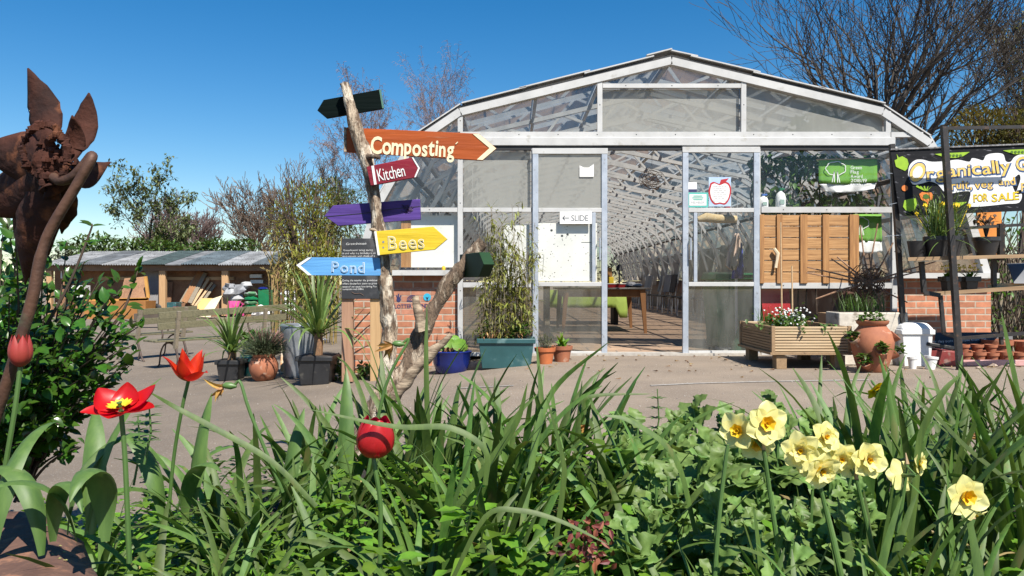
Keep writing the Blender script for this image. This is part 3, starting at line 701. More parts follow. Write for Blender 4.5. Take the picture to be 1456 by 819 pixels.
for s in (-.2, .2): b.lathe([(0, -.03), (.1, -.03), (.1, .03), (0, .03)], c + V((s, .3, .1)), 14, (1, 0, 0))
b.build('wheel', M['dark'], t)
b = MB(); c = V((fx(1060), D + .18, 0)); b.lathe([(0, 0), (.13, 0), (.015, .36), (0, .36)], c, 16); b.build('green_cone', M['binG'], loc=c, label='small green cone on the floor behind the right door glass', cat='cone')
b = MB()
for a, c, y in ((1106, 420, .3), (1116, 430, .42), (1092, 440, .36)):
    b.box((fx(a), D + .06, fz(437)), (40 * K, .02, 54 * K), ry=U(-.1, .1)); break
b.build('red_sheet', M['red'], loc=(fx(1106), D + .06, fz(460)), label='bright red sheet leaning behind the low glass by the wooden planter', cat='sheet')
b = MB(); b.hexa([V((fx(1176) + x, D + .25 + y, z)) for x, y, z in ((-.5, 0, .02), (.1, 0, .02), (.1, .3, .02), (-.5, .3, .02), (-.5, .05, .45), (.05, .05, .45), (.05, .3, .45), (-.5, .3, .45))])
b.build('storage_crate', M['ply'], loc=(fx(1160), D + .3, 0), label='brown chipboard crate in the dark behind the low right glass', cat='crate')
# climbing plant inside right, and the fern behind the milky top pane
b = MB()
for i in range(1000):
    p = V((U(fx(1085), fx(1262)), D + U(.14, .6), fz(random.choice((U(214, 262), U(214, 240), U(268, 296))))))
    leaf(b, p, rv() + V((0, -.3, -.4)), V((0, 0, 1)), U(.07, .15), U(.04, .075), .3, 3)
o = b.build('climbing_plant', M['lf_mid'], loc=(fx(1170), D + .4, 0), label='leafy climber trained inside the upper right window around the flag', cat='climbing plant')
b = MB()
for a in range(9):
    x = U(fx(1090), fx(1260)); b.tube(smooth_path([(x, D + .5, 0.1), (x + U(-.1, .1), D + .45, 1.0), (x + U(-.3, .3), D + .4, 1.9), (x + U(-.4, .4), D + .4, 2.3)]), .01, 5)
b.build('vine_stem', M['twig'], o)
b = MB()
for i in range(140): leaf(b, W(U(1128, 1196), U(166, 190), D + .2) + rv() * .06, rv() + V((0, 0, .3)), V((0, -1, .5)), U(.08, .16), U(.04, .06), .4, 3)
b.tube([W(1165, 190, D + .2), W(1165, 214, D + .2)], .07, 8); b.build('hanging_basket', M['lf_lime'], loc=W(1165, 190, D + .5), label='bright green hanging plant seen through the milky top right pane', cat='hanging plant')
# wreath of twigs in the doorway
t = thing('twig_wreath', 'ball of brown twigs hanging in the open doorway', 'wreath', W(927, 255, 11.0)); c = WL[t.name]; b = MB()
for i in range(20):
    q = rv().normalized(); M3 = axis(q); r = U(.1, .19); b.tube([c + M3 @ V((math.cos(a) * r, math.sin(a) * r, U(-.02, .02))) for a in [j * .7 for j in range(8)]], .0032, 4, cap=False)
b.build('twig_ring', mat('wreath_twig', (.20, .11, .07), (.10, .06, .04)), t)
b = MB(); b.tube([c + V((0, 0, .18)), c + V((0, 0, 1.0))], .003, 4); b.build('cord', M['dark'], t)
# table
tb = thing('wooden_table', 'wooden table with a dark top and tapered orange brown legs inside the doorway', 'table', (1.5, 13.2, 0))
b = MB(); b.box((1.5, 13.35, .735), (1.5, 1.7, .028)); b.build('table_top', mat('dark_top', (.10, .085, .07), (.06, .05, .045), rough=.25), tb, bevel=.006)
b = MB(); b.box((1.5, 12.6, .66), (1.3, .03, .12)); b.box((2.14, 13.35, .66), (.03, 1.4, .12)); b.box((.86, 13.35, .66), (.03, 1.4, .12)); b.build('apron', M['oak'], tb)
for x, y in ((.88, 12.58), (2.12, 12.58), (.88, 14.1), (2.12, 14.1)):
    b = MB(); sx = .05 if x > 1.5 else -.05; b.hexa([(x + sx - .022, y - .022, .01), (x + sx + .022, y - .022, .01), (x + sx + .022, y + .022, .01), (x + sx - .022, y + .022, .01), (x - .045, y - .04, .72), (x + .045, y - .04, .72), (x + .045, y + .04, .72), (x - .045, y + .04, .72)]); b.build('leg', M['oak'], tb)
t = thing('cloth_table', 'low dark table behind, half covered by a lime green cloth', 'table', (1.45, 15.6, 0))
b = MB(); b.box((1.5, 15.7, .66), (1.3, 1.1, .04)); b.build('table_top', M['oak'], t)
for x in (.95, 2.05):
    b = MB(); b.box((x, 15.5, .32), (.09, .5, .62)); b.build('leg', mat('black_wood', (.03, .025, .022)), t)
b = MB(); rows = []
for j in range(6):
    rows.append([V((lerp(.7, 2.25, i / 20), 15.12 - .06 * (j > 1) + .025 * math.sin(i * 1.3) * j / 5, .69 - max(0, j - 1) * (.085 + .05 * (i > 17)))) if j else V((lerp(.7, 2.25, i / 20), 15.9, .69)) for i in range(21)])
b.grid(rows); b.build('tablecloth', M['cloth'], solid=.004, loc=(1.45, 15.5, .69), label='lime green cloth hanging down the front of the rear table', cat='tablecloth')
tz = .75
b = MB(); b.box((1.62, 13.2, tz + .17), (.16, .14, .34)); b.build('cardboard_box', mat('cardboard', (.48, .23, .07), (.4, .19, .06)), loc=(1.62, 13.2, tz), bevel=.006, label='tall orange brown box on the table in the doorway', cat='box')
b = MB(); b.box((1.66, 12.95, tz + .09), (.08, .06, .18)); b.build('yellow_tub', mat('yellow_box', (.8, .55, .02)), loc=(1.66, 12.95, tz), bevel=.01, label='small yellow tub in front of the brown box on the table', cat='tub')
t = thing('red_tray', 'shallow red tray with white rim on the table edge', 'tray', (1.72, 12.75, tz))
b = MB(); b.hexa([(1.58, 12.65, tz + .002), (1.84, 12.65, tz + .002), (1.84, 12.85, tz + .002), (1.58, 12.85, tz + .002), (1.56, 12.63, tz + .06), (1.86, 12.63, tz + .06), (1.86, 12.87, tz + .06), (1.56, 12.87, tz + .06)]); b.build('tray_body', M['red'], t)
b = MB(); b.box((1.71, 12.75, tz + .066), (.31, .25, .01)); b.build('rim', M['paper'], t)
t = thing('desk_lamp', 'dark slim lamp standing behind the red tray on the table', 'lamp', (1.86, 13.4, tz)); c = WL[t.name]
b = MB(); b.lathe([(0, 0), (.09, 0), (.09, .015), (.012, .03), (.012, .36), (0, .36)], c, 14); b.build('lamp_stem', M['dark'], t)
b = MB(); b.lathe([(.015, .30), (.03, .34), (.065, .24), (.06, .23), (.02, .33)], c + V((0, 0, .06)), 14); b.build('lamp_shade', M['dark'], t)
for i, (x, y, h) in enumerate(((1.97, 13.2, .06), (2.08, 13.5, .1), (2.16, 13.3, .07))):
    b = MB(); b.blob((x, y, tz + h * .5), (.09, .09, h * .55), 8, .5); b.build('grey_bundle', mat('grey_cloth%d' % i, (.2 + .1 * i, .2 + .1 * i, .22 + .1 * i)), loc=(x, y, tz), label=('dark grey bundle beside the lamp on the table', 'taller grey bundle at the back of the table', 'pale grey bundle at the right end of the table')[i], cat='bundle')
# chairs along the right-hand side
ch = thing('stacking_chair', '', 'chair', (4.35, 17.2, 0), 'chairs lined up inside the greenhouse'); c = WL[ch.name]
b = MB(); b.box(c + V((0, 0, .46)), (.42, .42, .03)); b.build('seat', M['black'], ch, bevel=.008)
b = MB(); b.box(c + V((.2, 0, .82)), (.03, .42, .52), ry=.2); b.build('backrest', M['galv'], ch, bevel=.01)
for x in (-.18, .18):
    for y in (-.18, .18):
        b = MB(); b.tube([c + V((x * 1.1, y, 0)), c + V((x, y, .46)), c + V((x + (.12 if x > 0 else 0), y, .46 if x < 0 else 1.05))], .013, 5); b.build('leg', M['truss'], ch)
hues = [((.28, .31, .36), 'grey backed'), ((.03, .03, .04), 'black backed'), ((.36, .39, .44), 'pale grey backed'), ((.16, .19, .24), 'slate backed'), ((.42, .15, .09), 'rust backed')]
ch['label'] = 'nearest grey backed chair in the row inside the doorway'
for i in range(1, 9):
    k = (0, 1, 2, 4, 1, 2, 3, 0, 2)[i]
    o = dup(ch, (4.35 + U(-.1, .1), 17.2 + i * 1.15, 0), U(-.25, .25), '%s chair, %s from the door in the row inside' % (hues[k][1], ('first', 'second', 'third', 'fourth', 'fifth', 'sixth', 'seventh', 'eighth', 'ninth')[i]))
    for cc in o.children:
        if cc.name.startswith('backrest'):
            cc.data = cc.data.copy(); cc.data.materials[0] = mat('chair_back%d' % i, hues[k][0])
# white fleece sheets hung along the inner right wall
for i in range(9):
    fl = MB(); y = 14 + i * 1.9; x = GXC + 3.35
    fl.grid([[V((x - u * .1 + .05 * math.sin(j + i), y + j * .16 + u * .15, 1.75 - u * 1.0)) for j in range(9)] for u in (0, .33, .66, 1)])
    fl.build('fleece_sheet', M.setdefault('fleece', mat('fleece', (.6, .62, .63), (.42, .44, .46), scale=3)), solid=.006, loc=(x, y, .75), label='pale fleece sheet hanging in the row along the right inside wall', cat='sheet', group='fleece sheets along the inside wall')
# left interior clutter: a dim bench of pots behind the left bay
t = thing('potting_bench', 'grey potting bench in the gloom behind the left window', 'bench', (-.4, 11, 0))
b = MB(); b.box((-.4, 11.2, .8), (2.0, .7, .04)); b.build('bench_top', M['oldw'], t)
for x in (-1.3, .5):
    b = MB(); b.box((x, 11.2, .39), (.07, .6, .78)); b.build('leg', M['oldw'], t)
# ================================================================== WALL WRITING: logos and LOTTERY FUNDED on the brick
yl = D - .004
o = thing('painted_plaque', 'funding logos and the word LOTTERY painted dark blue on the brick wall', 'wall sign', (fx(585), yl, fz(440)))
b = MB(); b.box((fx(588), yl + .003, fz(428)), (60 * K, .003, 38 * K)); b.build('plaque_ground', bricks('painted_brick', (.44, .19, .12), (.36, .16, .10), (.36, .25, .19)), o)
b = MB(); write(b, 'LOTTERY FUNDED', (fx(561.5), yl - .002, fz(438.5)), (fx(617), yl - .002, fz(437)), 5.6 * K, bold=.01)
disc(b, (fx(567), yl - .002, fz(426)), 3.6 * K, sx=.9)
for dx, a in ((-2.4, -.5), (-.3, .15), (2.6, .6)): b.beam((fx(567 + dx * .6), yl - .0025, fz(424)), (fx(567 + dx + a), yl - .0025, fz(417.3 + abs(dx))), .013, .001)
for r in (8, 6.2, 4.2): disc(b, (fx(586.5), yl - .002, fz(427.5)), r * K, a0=0, a1=math.pi, ri=(r - 1.0) * K, k=18)
b.beam((fx(578.5), yl - .002, fz(428)), (fx(594.5), yl - .002, fz(428)), .012, .001)
b.beam((fx(607.5), yl - .006, fz(428)), (fx(607.5), yl - .006, fz(423)), .014, .001)
for s in (-1, 1): b.beam((fx(607.5), yl - .006, fz(425)), (fx(607.5 + s * 1.8), yl - .006, fz(422.3)), .008, .001)
b.build('lettering', M['navy'], o)
b = MB(); disc(b, (fx(607.5), yl - .004, fz(422.5)), 5.5 * K); b.build('blue_roundel', M['cyan'], o)

# ================================================================== CHALKBOARD ON TWO POSTS
YB2 = 8.0; k2 = YB2 / F
t = thing('notice_board', 'two chalkboards fixed to a pair of wooden posts against the brick wall', 'notice board', G(513, 540))
for px, m, wd in ((494, 'oldp', 16), (534, 'oldp2', 15)):
    b = MB(); p0 = W(px, 536, YB2); p1 = W(px, 345, YB2); b.box((p0.x, YB2 + .02, (p0.z + p1.z) / 2 - .02), (wd * k2, .07, p1.z - p0.z + .06))
    M[m] = wood(m, (.42, .24, .15) if px < 500 else (.55, .36, .18), (.3, .165, .1) if px < 500 else (.42, .26, .12), 2); b.build('post', M[m], t, bevel=.004)
def cboard(y0_, y1_, lines, big):
    b = MB(); a, c = W(486, y1_, YB2 - .03), W(540, y0_, YB2 - .03)
    b.box((a + c) / 2, (c.x - a.x, .018, c.z - a.z)); bd = b.build('chalkboard', M['slate'], t, bevel=.003)
    b = MB(); yy = YB2 - .0405
    if big: write(b, 'Greenhouse', W(492, 348.5, yy), W(521, 347.5, yy), 3.4 * k2, jit=.1, bold=-.005)
    for s, xa, xb, py in lines: write(b, s, W(xa, py, yy), W(xb, py - .4, yy), 2.6 * k2, jit=.14, seed=int(py))
    b.build('chalk_writing', M['chalk'], bd, smooth=False); return bd
cboard(339, 372, [('Greenhouses bring spring', 488, 530, 357), ('in and why try birthday is an', 487, 534, 361.4), ('environment with shade of a', 487, 533, 365.5)], True)['label'] = 'upper chalkboard headed Greenhouse'
cboard(388, 425, [('During the summer the greenhouse', 487, 538, 400), ('offers the perfect space to grow', 487, 536, 404.5), ('some of our most heat loving food', 487, 537, 408.8), ('tomatoes and chillies', 487, 517, 412.4)], False)['label'] = 'lower chalkboard covered in white handwriting'
b = MB(); b.tube(smooth_path([W(500, 415, YB2 - .044), W(505, 417.5, YB2 - .044), W(512, 417, YB2 - .044), W(517, 420, YB2 - .044)]), .003, 4); b.build('chalk_arrow', mat('brown_chalk', (.2, .13, .1)), t)

# ================================================================== POTTED PLANTS, LEFT OF THE DOORS
def sqpot(b, c, w0, w1, h, d=None):
    d0, d1 = (d or (w0, w1)); c = V(c)
    b.hexa([c + V(q) for q in ((-w0 / 2, -d0 / 2, 0), (w0 / 2, -d0 / 2, 0), (w0 / 2, d0 / 2, 0), (-w0 / 2, d0 / 2, 0), (-w1 / 2, -d1 / 2, h), (w1 / 2, -d1 / 2, h), (w1 / 2, d1 / 2, h), (-w1 / 2, d1 / 2, h))])
    r = w1 / 2 + .008; e = d1 / 2 + .008
    for x, y, sx, sy in ((0, -e, w1 + .03, .014), (0, e, w1 + .03, .014), (-r, 0, .014, d1), (r, 0, .014, d1)): b.box(c + V((x, y, h - .02)), (sx, sy, .05))
def cordyline(loc, label, pw, ph, trunk, L_, n, seed):
    random.seed(seed); t = thing('potted_cordyline', label, 'potted plant', loc, 'spiky potted plants'); c = V(loc)
    b = MB(); sqpot(b, c, pw * .82, pw, ph); b.build('pot', M['black'], t, bevel=.006)
    b = MB(); b.box(c + V((0, 0, ph - .01)), (pw * .96, pw * .96, .03)); b.build('soil', M['soil'], t)
    b = MB(); b.tube([c + V((0, 0, ph)), c + V((.01, 0, ph + trunk * .5)), c + V((0, 0, ph + trunk))], [.05, .045, .05], 9); b.build('trunk', mat('trunk_brown', (.28, .15, .07), (.16, .09, .05), scale=30, bump=1), t)
    b = MB()
    for i in range(n):
        u = i / n; el = R(86) - R(75) * u + U(-.15, .15)
        strap(b, c + V((U(-.03, .03), U(-.03, .03), ph + trunk * U(.7, 1.05))), U(0, 6.28), L_ * U(.75, 1.1), U(.026, .042), el, el - R(U(8, 40) + 75 * u ** 2), U(-.4, .4), 9, .2, 2.0, 3)
    b.build('foliage', M['lf_strap'], t)
cordyline(G(452, 545), 'tall spiky cordyline in a big square black pot left of the chalkboards', .36, .30, .24, .86, 64, 3)
cordyline(G(329, 540), 'smaller spiky cordyline in a square black pot by the bench', .27, .24, .10, .64, 60, 4)
def roundpot(name, label, cat, loc, prof, m, soilz, soilr, n=26):
    t = thing(name, label, cat, loc); b = MB(); b.lathe(prof, loc, n); b.build('pot', m, t)
    b = MB(); b.lathe([(0, soilz), (soilr, soilz - .004)], loc, 16); b.build('soil', M['soil'], t); return t
p = G(353, 536); p += V((0, .1, 0))
t = roundpot('glazed_urn', 'dark teal glazed urn standing between the cordyline and the lavender pot', 'urn', p, [(.075, 0), (.085, .02), (.135, .16), (.14, .24), (.10, .33), (.085, .37), (.12, .41), (.125, .425), (.10, .425), (.08, .37)], M['tealg'], .37, .09)
b = MB()
for i in range(60): leaf(b, p + V((U(-.1, .1), U(-.1, .1), .40 + U(0, .12))), rv() + V((0, 0, .7)), (0, 0, 1), .1, .05, .4)
b.build('foliage', M['lf_mid'], t)
p = G(375, 541)
t = roundpot('lavender_pot', 'bushy lavender in a round terracotta pot', 'potted plant', p, [(.09, 0), (.125, .03), (.165, .12), (.165, .19), (.135, .26), (.12, .27), (.13, .285), (.135, .31), (.11, .31), (.105, .27)], M['terra'], .28, .11)
b = MB(); random.seed(9)
for i in range(420):
    d = V((random.gauss(0, .5), random.gauss(0, .5), U(.1, 1))).normalized(); q = p + V((0, 0, .28)) + d * U(.02, .1); tip = q + d * U(.12, .3)
    b.tube([q, q.lerp(tip, .6) + rv() * .012, tip + V((0, 0, -.02))], [.0035, .003, .001], 3, cap=False)
    for j in range(9):
        s = q.lerp(tip, U(.25, 1)); leaf(b, s, d + rv() * .7, (0, 0, 1), U(.03, .05), .007, .2, 2)
b.build('foliage', mat('lavender_leaf', (.12, .15, .075), (.07, .09, .045), scale=20, transl=.2, island=.4), t)
b = MB()
for i in range(34):
    d = V((random.gauss(.35, .35), random.gauss(-.1, .4), U(.5, 1))).normalized(); q = p + V((0, 0, .3)); b.tube([q + d * .18, q + d * .30, q + d * .33], [.002, .006, .002], 4)
b.build('dead_flowers', mat('dry_flower', (.26, .14, .11), (.18, .09, .08)), t)
p = G(417, 540) + V((0, .35, 0))
t = thing('dustbin', 'ribbed grey metal dustbin without a lid behind the tall cordyline', 'dustbin', p)
b = MB(); b.lathe([(.19, 0), (.20, .02)] + [(lerp(.20, .235, z / 16) + (.006 if z % 2 else 0), .03 + z * .035) for z in range(17)] + [(.25, .60), (.245, .62), (.225, .61), (.21, .3)], p, 30); b.build('bin_body', M['galv'], t)
b = MB()
for s in (-1, 1): b.tube([p + V((s * .235, -.06, .45)), p + V((s * .285, -.04, .43)), p + V((s * .285, .04, .43)), p + V((s * .235, .06, .45))], .007, 6)
b.build('handle', M['galv'], t)
p = G(400, 534) + V((0, .25, 0))
b = MB(); b.hexa([p + V(q) for q in ((-.09, 0, 0), (.09, 0, 0), (.09, .05, 0), (-.09, .05, 0), (-.11, .16, .58), (.12, .16, .60), (.12, .21, .60), (-.11, .21, .58))])
b.build('pale_board', mat('peeling_board', (.72, .62, .5), (.6, .3, .12), scale=7, lo=.42, hi=.52), loc=p, label='peeling pale board leaning between the lavender pot and dustbin', cat='board')
for a_, e_, y_, h_, lb in ((474, 496, 538, .24, 'green weeds at the foot of the left chalkboard post'), (511, 530, 536, .14, 'low green weeds between the two chalkboard posts')):
    b = MB()
    for i in range(120): leaf(b, G(U(a_, e_), y_ + U(-2, 5)) + V((0, 0, U(.02, h_))), rv() + V((0, -.2, .2)), (0, 0, 1), U(.05, .08), U(.03, .05), .3)
    b.build('nettle_clump', M['lf_mid'], loc=G((a_ + e_) / 2, y_), label=lb, cat='weeds')

# blue glazed pots
p = G(640, 532) + V((0, .18, 0))
t = roundpot('blue_pot', 'wide royal blue glazed pot with round leaved plant', 'potted plant', p, [(.15, 0), (.16, .015), (.19, .1), (.20, .19), (.215, .215), (.205, .225), (.18, .22), (.17, .15)], M['blue'], .2, .18)
b = MB()
for q, r in (((-.03, -.02, .30), .065), ((.08, -.04, .29), .075), ((.03, .05, .34), .05), ((-.1, 0, .27), .05), ((.12, .04, .25), .05)):
    c = p + V(q); M3 = axis((U(-.2, .2), -.75, .55)); ring = [c + M3 @ V((math.cos(a) * r, math.sin(a) * r, .01 * math.cos(2 * a))) for a in [i * .3927 for i in range(16)]]
    b.add([c] + ring, [(0, i + 1, (i + 1) % 16 + 1) for i in range(16)]); b.tube([p + V((0, 0, .19)), c], .004, 4)
b.build('foliage', M['lf_lime'], t)
b = MB()
for i in range(60): leaf(b, p + V((U(-.14, .12), U(-.1, .1), U(.2, .27))), rv() + V((0, 0, .4)), (0, 0, 1), .06, .03, .6)
b.build('dry_leaves', mat('dry_leaf', (.34, .19, .08), (.22, .11, .05), island=.4), t)
p = G(585, 538); t = thing('small_blue_pot', 'little blue pot half hidden behind the signpost fork', 'pot', p); b = MB()
sqpot(b, p, .10, .13, .17); b.build('pot', M['blue'], t, bevel=.01); b = MB(); b.box(p + V((0, 0, .165)), (.12, .12, .01)); b.build('soil', M['soil'], t)
# teal trough with bamboo
pl, pr = G(683, 527), G(757, 520); c = (pl + pr) / 2 + V((0, .17, 0)); rz = math.atan2(pr.y - pl.y, pr.x - pl.x)
c.z = min(pl.z, pr.z) + .02
t = thing('bamboo_trough', 'long teal plastic trough planted with tall thin yellowing bamboo', 'planter', c)
b = MB(); sqpot(b, c, .49, .56, .30, (.26, .32)); b.build('trough', M['tealp'], t, bevel=.008)
b = MB(); b.box(c + V((0, 0, .285)), (.54, .3, .02)); b.build('soil', M['soil'], t)
random.seed(21); b = MB(); lf = MB()
for i in range(62):
    q = c + V((U(-.26, .24), U(-.1, .12), .28)); hgt = U(.6, 1.25) if i > 3 else 1.38; d = V((U(-.13, .11), U(-.08, .1), 1)).normalized()
    pts = [q, q + d * hgt * .5 + rv() * .03, q + d * hgt]; b.tube(pts, [.0042, .0036, .0018], 4)
    for j in range(int(hgt * 17)):
        u = U(.05, 1) ** 1.15; s = pts[0].lerp(pts[1], u * 2) if u < .5 else pts[1].lerp(pts[2], u * 2 - 1)
        tw = (rv() + V((0, 0, .3))).normalized(); e = s + tw * U(.03, .10); b.tube([s, e], [.0015, .0008], 3, cap=False)
        for w in range(3 if u > .3 else 2): leaf(lf, e, tw + rv() * .8 + V((0, 0, -.3)), (0, 0, 1), U(.06, .11), U(.011, .018), U(.1, .5), 3)
b.build('canes', mat('cane', (.20, .17, .08), (.12, .08, .05), scale=9), t); lf.build('foliage', M['lf_bamboo'], t)
b = MB()
for i in range(260): leaf(b, c + V((U(-.27, .27), U(-.16, .14), .29 + U(0, .07))), rv() + V((0, 0, .3)), (0, 0, 1), U(.03, .07), U(.01, .02), .6, 3)
b.build('dry_litter', mat('dry_litter', (.40, .22, .08), (.25, .13, .05), island=.5), t)
b = MB()
for i in range(70): leaf(b, c + V((.12 + random.gauss(0, .07), -.08, .34 + random.gauss(0, .05))), rv() + V((0, -.3, .5)), (0, 0, 1), U(.05, .09), U(.03, .05), .4)
b.build('leafy_weed', M['lf_mid'], t); b = MB()
for i in range(60): leaf(b, c + V((-.22 + random.gauss(0, .05), -.08, .36 + random.gauss(0, .05))), rv() + V((0, -.3, .5)), (0, 0, 1), U(.04, .06), U(.02, .03), .4)
b.build('leafy_weed', M['lf_mid'], t)
# two terracotta pots
pp = [(.075, 0), (.098, .125), (.11, .127), (.115, .165), (.102, .166), (.095, .14)]
p = G(775, 517); t = roundpot('terracotta_pot', 'orange pot with grey leaved herb at the left door foot', 'potted plant', p, [(r * .96, z) for r, z in pp], M['terra2'], .15, .095)
b = MB()
for i in range(22):
    q = p + V((U(-.06, .06), U(-.06, .06), .15)); e = q + V((U(-.07, .05), U(-.05, .05), U(.06, .17))); b.tube([q, e], .002, 3)
    for j in range(8): leaf(b, q.lerp(e, U(.3, 1)), rv() + V((0, 0, .5)), (0, 0, 1), .035, .01, .2, 2)
b.build('foliage', mat('herb_leaf', (.17, .19, .10), (.11, .12, .06), island=.3, transl=.2), t)
p = G(799, 514); t = roundpot('terracotta_pot', 'brown terracotta pot with fresh lily leaves beside the left door', 'potted plant', p, pp, M['terra'], .15, .095)
b = MB()
for i in range(17): strap(b, p + V((U(-.03, .03), U(-.03, .03), .14)), U(0, 6.28), U(.12, .22), .03, R(U(50, 85)), R(U(-40, 40)), 0, 7, .2, 1.4, 3)
b.build('foliage', M['lf_lime'], t)

# ================================================================== RIGHT OF THE DOORS
# slatted planter
yf_, yr_ = 7.4, 8.42
xl, xr = W(1098, 500, yf_).x, W(1208, 500, yf_).x; z0, z1 = .14, .41
t = thing('wooden_planter', 'square raised planter of pale ridged decking boards with white flowers', 'planter', ((xl + xr) / 2, 7.9, 0))
b = MB(); n = 10
for i in range(n):
    z = lerp(z0, z1, (i + .5) / n); h = (z1 - z0) / n - .007
    b.box(((xl + xr) / 2, yf_, z), (xr - xl, .022 + .004 * (i % 2), h))
b.build('boarded_front', M['deck'], t, bevel=.003)
for q_, mm in (((xl + xr) / 2, 'deck'), (xl + .012, 'deckd'), (xr - .012, 'deckd')):  # side boards in darker decking: their shade is put into the colour
    b = MB()
    for i in range(n):
        z = lerp(z0, z1, (i + .5) / n); h = (z1 - z0) / n - .004
        if mm == 'deck': b.box((q_, yr_, z), (xr - xl, .022, h))
        else: b.box((q_, (yf_ + yr_) / 2, z), (.022 + .004 * (i % 2), yr_ - yf_ - .03, h))
    b.build('boarded_side', M[mm], t, bevel=.003)
b = MB()
for x in (xl + .005, xr - .005):
    for y in (yf_ - .004, yr_ - .01): b.box((x, y, (z0 + z1) / 2), (.035, .035, z1 - z0 + .008))
b.build('corner_posts', M['deckd'], t, bevel=.003)
for x in (xl + .09, xr - .09):
    for y in (yf_ + .06, yr_ - .1):
        b = MB(); b.box((x, y, .065), (.10, .12, .13)); b.build('foot', M['deckd'], t, bevel=.004)
b = MB(); b.box(((xl + xr) / 2, (yf_ + yr_) / 2, z0 + .01), (xr - xl + .05, yr_ - yf_ + .05, .024)); b.build('base_board', M['deckd'], t)
b = MB(); b.box(((xl + xr) / 2, (yf_ + yr_) / 2, z1 - .08), (xr - xl - .05, yr_ - yf_ - .05, .02)); b.build('soil', M['soil'], t)
random.seed(5); b = MB(); fl = MB()
for i in range(520):
    q = V(((xl + .24) + random.gauss(0, .11), yf_ + .3 + random.gauss(0, .13), z1 - .07 + abs(random.gauss(.06, .06))))
    leaf(b, q, rv() + V((0, -.3, .5)), (0, 0, 1), U(.035, .07), U(.025, .04), .3, 3)
for i in range(95):
    q = V(((xl + .25) + random.gauss(0, .10), yf_ + .22 + random.gauss(0, .10), z1 + U(.0, .17)))
    fl.blob(q, (.011, .011, .008), 6, .5)
for i in range(60): strap(b, (xl + U(.04, .2), yf_ + U(.3, .7), z1 - .08), U(0, 6.28), U(.12, .3), .006, R(85), R(U(30, 80)), 0, 5, .1)
for i in range(40): leaf(b, (xl + .42 + U(0, .22), yf_ + .03 + U(-.03, .03), z1 + U(-.06, .03)), rv() + V((.3, -.6, -.2)), (0, 0, 1), .045, .03, .5)
b.build('foliage', M['lf_mid'], t); fl.build('white_flowers', M['paper'], t)
for i, (a, c, e) in enumerate((((1112, 440), (1110, 316), 7.9), ((1127, 446), (1126, 378), 7.8))):
    b = MB(); p = W(a[0], a[1], e); p.z = z1 - .1; b.tube([p, W(*c, e)], [.009, .007], 7); b.build('bamboo_cane', M['pine'], loc=p, label=('tall thin cane stuck upright in the wooden planter', 'shorter cane stuck in the wooden planter on the right')[i], cat='cane')
# pale trough behind, with wood block and weathered boards
p0, p1 = W(1192, 485, 7.75), W(1290, 490, 7.75)
t = thing('stone_trough', 'long whitewashed trough with grasses behind the strawberry pot', 'trough', ((p0.x + p1.x) / 2, 7.75, 0))
b = MB(); b.box(((p0.x + p1.x) / 2, 7.9, .265), (p1.x - p0.x, .34, .53)); b.build('trough_body', mat('rough_white', (.66, .61, .52), (.48, .43, .36), scale=9, bump=.8, rough=.9, c3=(.28, .24, .19), s3=8, t3=.64), t, bevel=.012)
b = MB(); b.box(((p0.x + p1.x) / 2, 7.9, .528), (p1.x - p0.x - .06, .3, .012)); b.build('soil', M['soil'], t)
random.seed(8); b = MB()
for i in range(150):
    a = random.choice((1200, 1215, 1232, 1250)); q = W(a + U(-8, 8), 445, 7.9 + U(-.12, .12)); q.z = .53
    strap(b, q, U(0, 6.28), U(.08, .26), U(.004, .009), R(U(60, 88)), R(U(0, 70)), 0, 5, .1)
b.build('grasses', M['lf_mid'], t)
b = MB(); b.box(W(1184, 452, 8.3), (.20, .3, .11)); b.build('timber_block', M['deckd'], loc=W(1186, 462, 8.15), bevel=.006, label='brown timber block between the planter and the white trough', cat='block')
# twig sunburst
t = thing('twig_sunburst', 'rusty tangle of twigs with long spokes sticking out like a sun', 'garden sculpture', W(1236, 440, 8.4)); c = W(1236, 402, 8.4); b = MB(); random.seed(31)
for i in range(72):
    q = rv().normalized(); M3 = axis(q); r = U(.06, .21); cc = c + rv() * .05
    b.tube([cc + M3 @ V((math.cos(a) * r, math.sin(a) * r * .8, U(-.03, .03))) for a in [j * .6 for j in range(U(4, 9).__int__())]], U(.003, .006), 4, cap=False)
b.build('tangle', mat('dry_vine', (.24, .14, .085), (.11, .065, .04), scale=30, rough=.8), t)
b = MB()
for a, e in (((1182, 368), 0), ((1148, 380), .1), ((1147, 388), 0), ((1160, 425), -.1), ((1223, 320), .1), ((1248, 318), .05), ((1270, 345), 0), ((1310, 385), -.1), ((1290, 430), .1), ((1200, 440), .1), ((1258, 445), -.1), ((1190, 365), .15), ((1176, 418), .1), ((1230, 450), 0), ((1330, 372), -.1), ((1265, 452), .1)):
    p = W(*a, 8.4 + e); b.tube([c, c.lerp(p, .5) + rv() * .02, p], [.011, .009, .007], 5)
b.build('spokes', mat('spoke_brown', (.34, .20, .12), (.2, .11, .07), scale=20), t)
# the bits of dark brown sheet at its foot
b = MB()
p = W(1215, 465, 8.6); b.prism([W(1165, 490, 8.66), W(1190, 425, 8.72), W(1203, 413, 8.72), W(1222, 418, 8.72), W(1260, 470, 8.66), W(1262, 490, 8.66)], (0, .02, 0))
b.build('rusty_arch', mat('rust_dark', (.14, .055, .03), (.07, .03, .02), scale=7), loc=p, label='dark rusty steel arch propped behind the twig sunburst', cat='sculpture')
